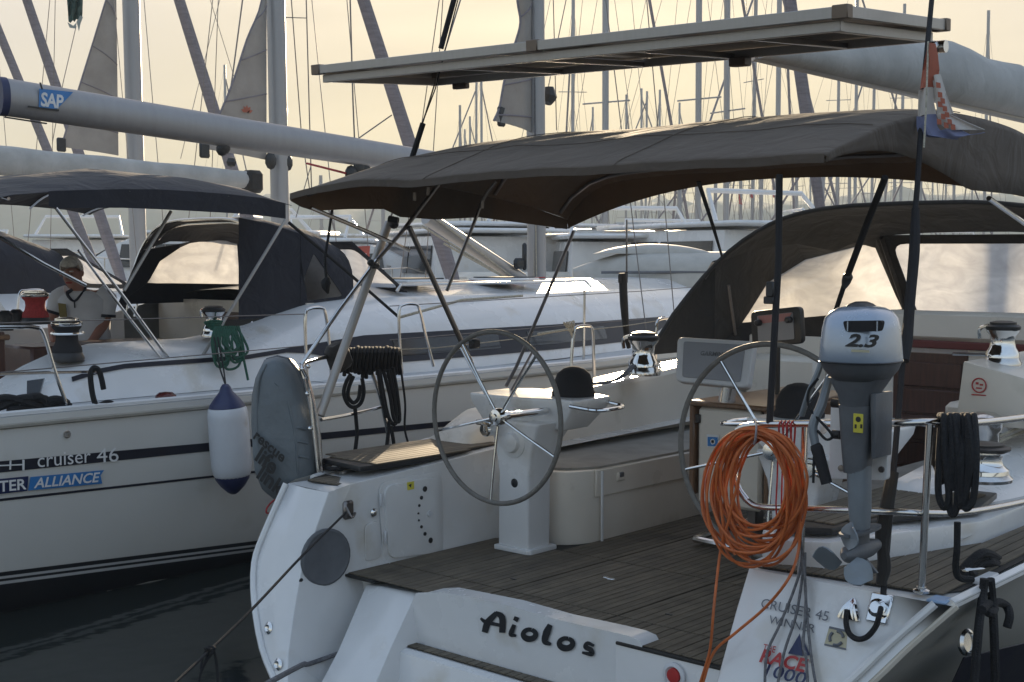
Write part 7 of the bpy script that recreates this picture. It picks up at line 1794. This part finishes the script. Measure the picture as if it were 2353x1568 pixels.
for i, (px, d, rot, lab) in enumerate(cruis):
    o = my0 if i == 0 else copy_tree(my0)
    p = atD(px, 600, d); o.location = (p.x, p.y, 0); o.rotation_euler = (0, 0, rot); q = rm.uniform(.9, 1.12); o.scale = (q, q, q); o['label'] = lab; o['group'] = 'motor cruisers across the fairway'
# --- grey tender upside down on the neighbour's foredeck
td = thing('tender', 'grey inflatable tender lying upside down on the foredeck of the neighbouring yacht', 'dinghy', tuple(atD(1490, 655, 16.3)))
cT = atD(1500, 655, 16.4); cT.z = 1.86
rows = []
for i in range(15):
    t = i / 14; x = -1.02 + 2.5 * t; wd = .62 * math.sin(min(1, .12 + t * 1.6) * math.pi / 2); hh = .46 * min(1, .35 + t * 2.4) ** .6
    rows.append([cT + RIGHT * x + HEAD * (wd * math.copysign(abs(math.cos(a)) ** .7, -math.cos(a))) + AZ * (hh * abs(math.sin(a)) ** .55) for a in [math.pi * k / 16 for k in range(17)]])
gm = mat('grey_tender_fabric', (.44, .43, .40), rough=.6, var=.1, bump=.1, bscale=8)
m = MB(); m.grid(rows); m.add(rows[0], [tuple(range(17))]); put('hull', m, gm, td, ang=60)
rows = []
for i in range(11):
    t = i / 10; x = -.75 + 1.5 * t; hh = .13 * math.sin(t * math.pi) ** .7
    rows.append([cT + RIGHT * x + HEAD * (.10 + .42 * math.copysign(abs(math.cos(a)) ** .7, -math.cos(a))) + AZ * (.43 + hh * abs(math.sin(a)) ** .6) for a in [math.pi * k / 12 for k in range(13)]])
m = MB(); m.grid(rows); put('keel_fold', m, gm, td, ang=60)
m = MB(); m.tube([cT + RIGHT * x + HEAD * -.60 + AZ * .20 for x in (-.7, 0, .7, 1.4)], .018, 6); put('rubbing_strip', m, M['dgrey'], td)
# red rescue pouch, and dark covered outboard post on the neighbour's rail
rp = thing('rescue_pouch', 'tall red pouch strapped upright to the far rail of the neighbouring yacht', 'pouch', tuple(atX(838, 600, -7.3)))
q = [atX(829, 567, -7.3), atX(851, 565, -7.3), atX(846, 626, -7.3), atX(828, 628, -7.3)]
m = rquad(MB(), q, .12, V((-.12, 0, 0))); put('pouch', m, mat('faded_red_cloth', (.36, .075, .055), rough=.8), rp, bev=.015)
for k in range(4):
    m = MB(); m.box(atX(838, 585 + k * 9, -7.29), (.006, .05, .022)); put('print', m, M['white'], rp)
m = MB(); m.tube([atX(838, 628, -7.35), atX(836, 690, -7.35)], .015, 6); put('strap_post', m, M['steel'], rp)
gp = thing('grip_cover', 'black cover on an upright stanchion behind the port winch of the near yacht', 'cover', tuple(atX(1440, 760, -2.4)))
m = MB(); m.tube([atX(1431, 628, -2.45), atX(1434, 700, -2.45), atX(1440, 770, -2.45), atX(1445, 800, -2.45)], [.035, .034, .026, .018], 10, k=3); put('sleeve', m, M['black_canvas'], gp)
m = MB(); m.tube([atX(1424, 632, -2.45), atX(1424, 650, -2.45)], .014, 6); m.tube([atX(1439, 625, -2.45), atX(1439, 650, -2.45)], .014, 6); put('cover_tie', m, M['black_canvas'], gp)
m = MB(); m.tube([atX(1440, 505, -2.45), atX(1440, 630, -2.45)], .008, 6); put('antenna', m, M['steel_dark'], gp)
# little red pennants far off
pn = thing('pennant', 'small red pennants flying from rigging far off above the near sprayhood', 'flag', tuple(atD(1720, 440, 60)), 'far red pennants')
for i, (x, y) in enumerate(((1697, 455), (1722, 440), (1775, 440))):
    o = pn if i == 0 else thing('pennant', 'small red pennants flying from rigging far off above the near sprayhood', 'flag', tuple(atD(x, y, 60)), 'far red pennants')
    m = MB(); m.grid([[atD(x, y - 12, 60), atD(x + 6, y + 2, 60)], [atD(x + 1, y + 14, 60), atD(x + 9, y + 16, 60)]], .01); put('cloth', m, M['red'], o)
    m = MB(); m.tube([atD(x - 1, y - 14, 60), atD(x, y + 40, 60)], .012, 5); put('staff', m, M['wire'], o)
# ================================================================== HAZE: even air round the whole scene
hzm = bpy.data.materials.new('air'); hzm.use_nodes = True; nt = hzm.node_tree
nt.nodes.remove(nt.nodes['Principled BSDF'])
pv = nt.nodes.new('ShaderNodeVolumePrincipled'); pv.inputs['Color'].default_value = (.78, .88, .95, 1); pv.inputs['Density'].default_value = 0.0014
nt.links.new(pv.outputs[0], nt.nodes['Material Output'].inputs['Volume'])
m = MB(); m.box((-300, 300, 22), (1500, 1100, 46)); tag(put('haze', m, hzm, ang=10), 'thin even haze over the marina', kind='stuff')
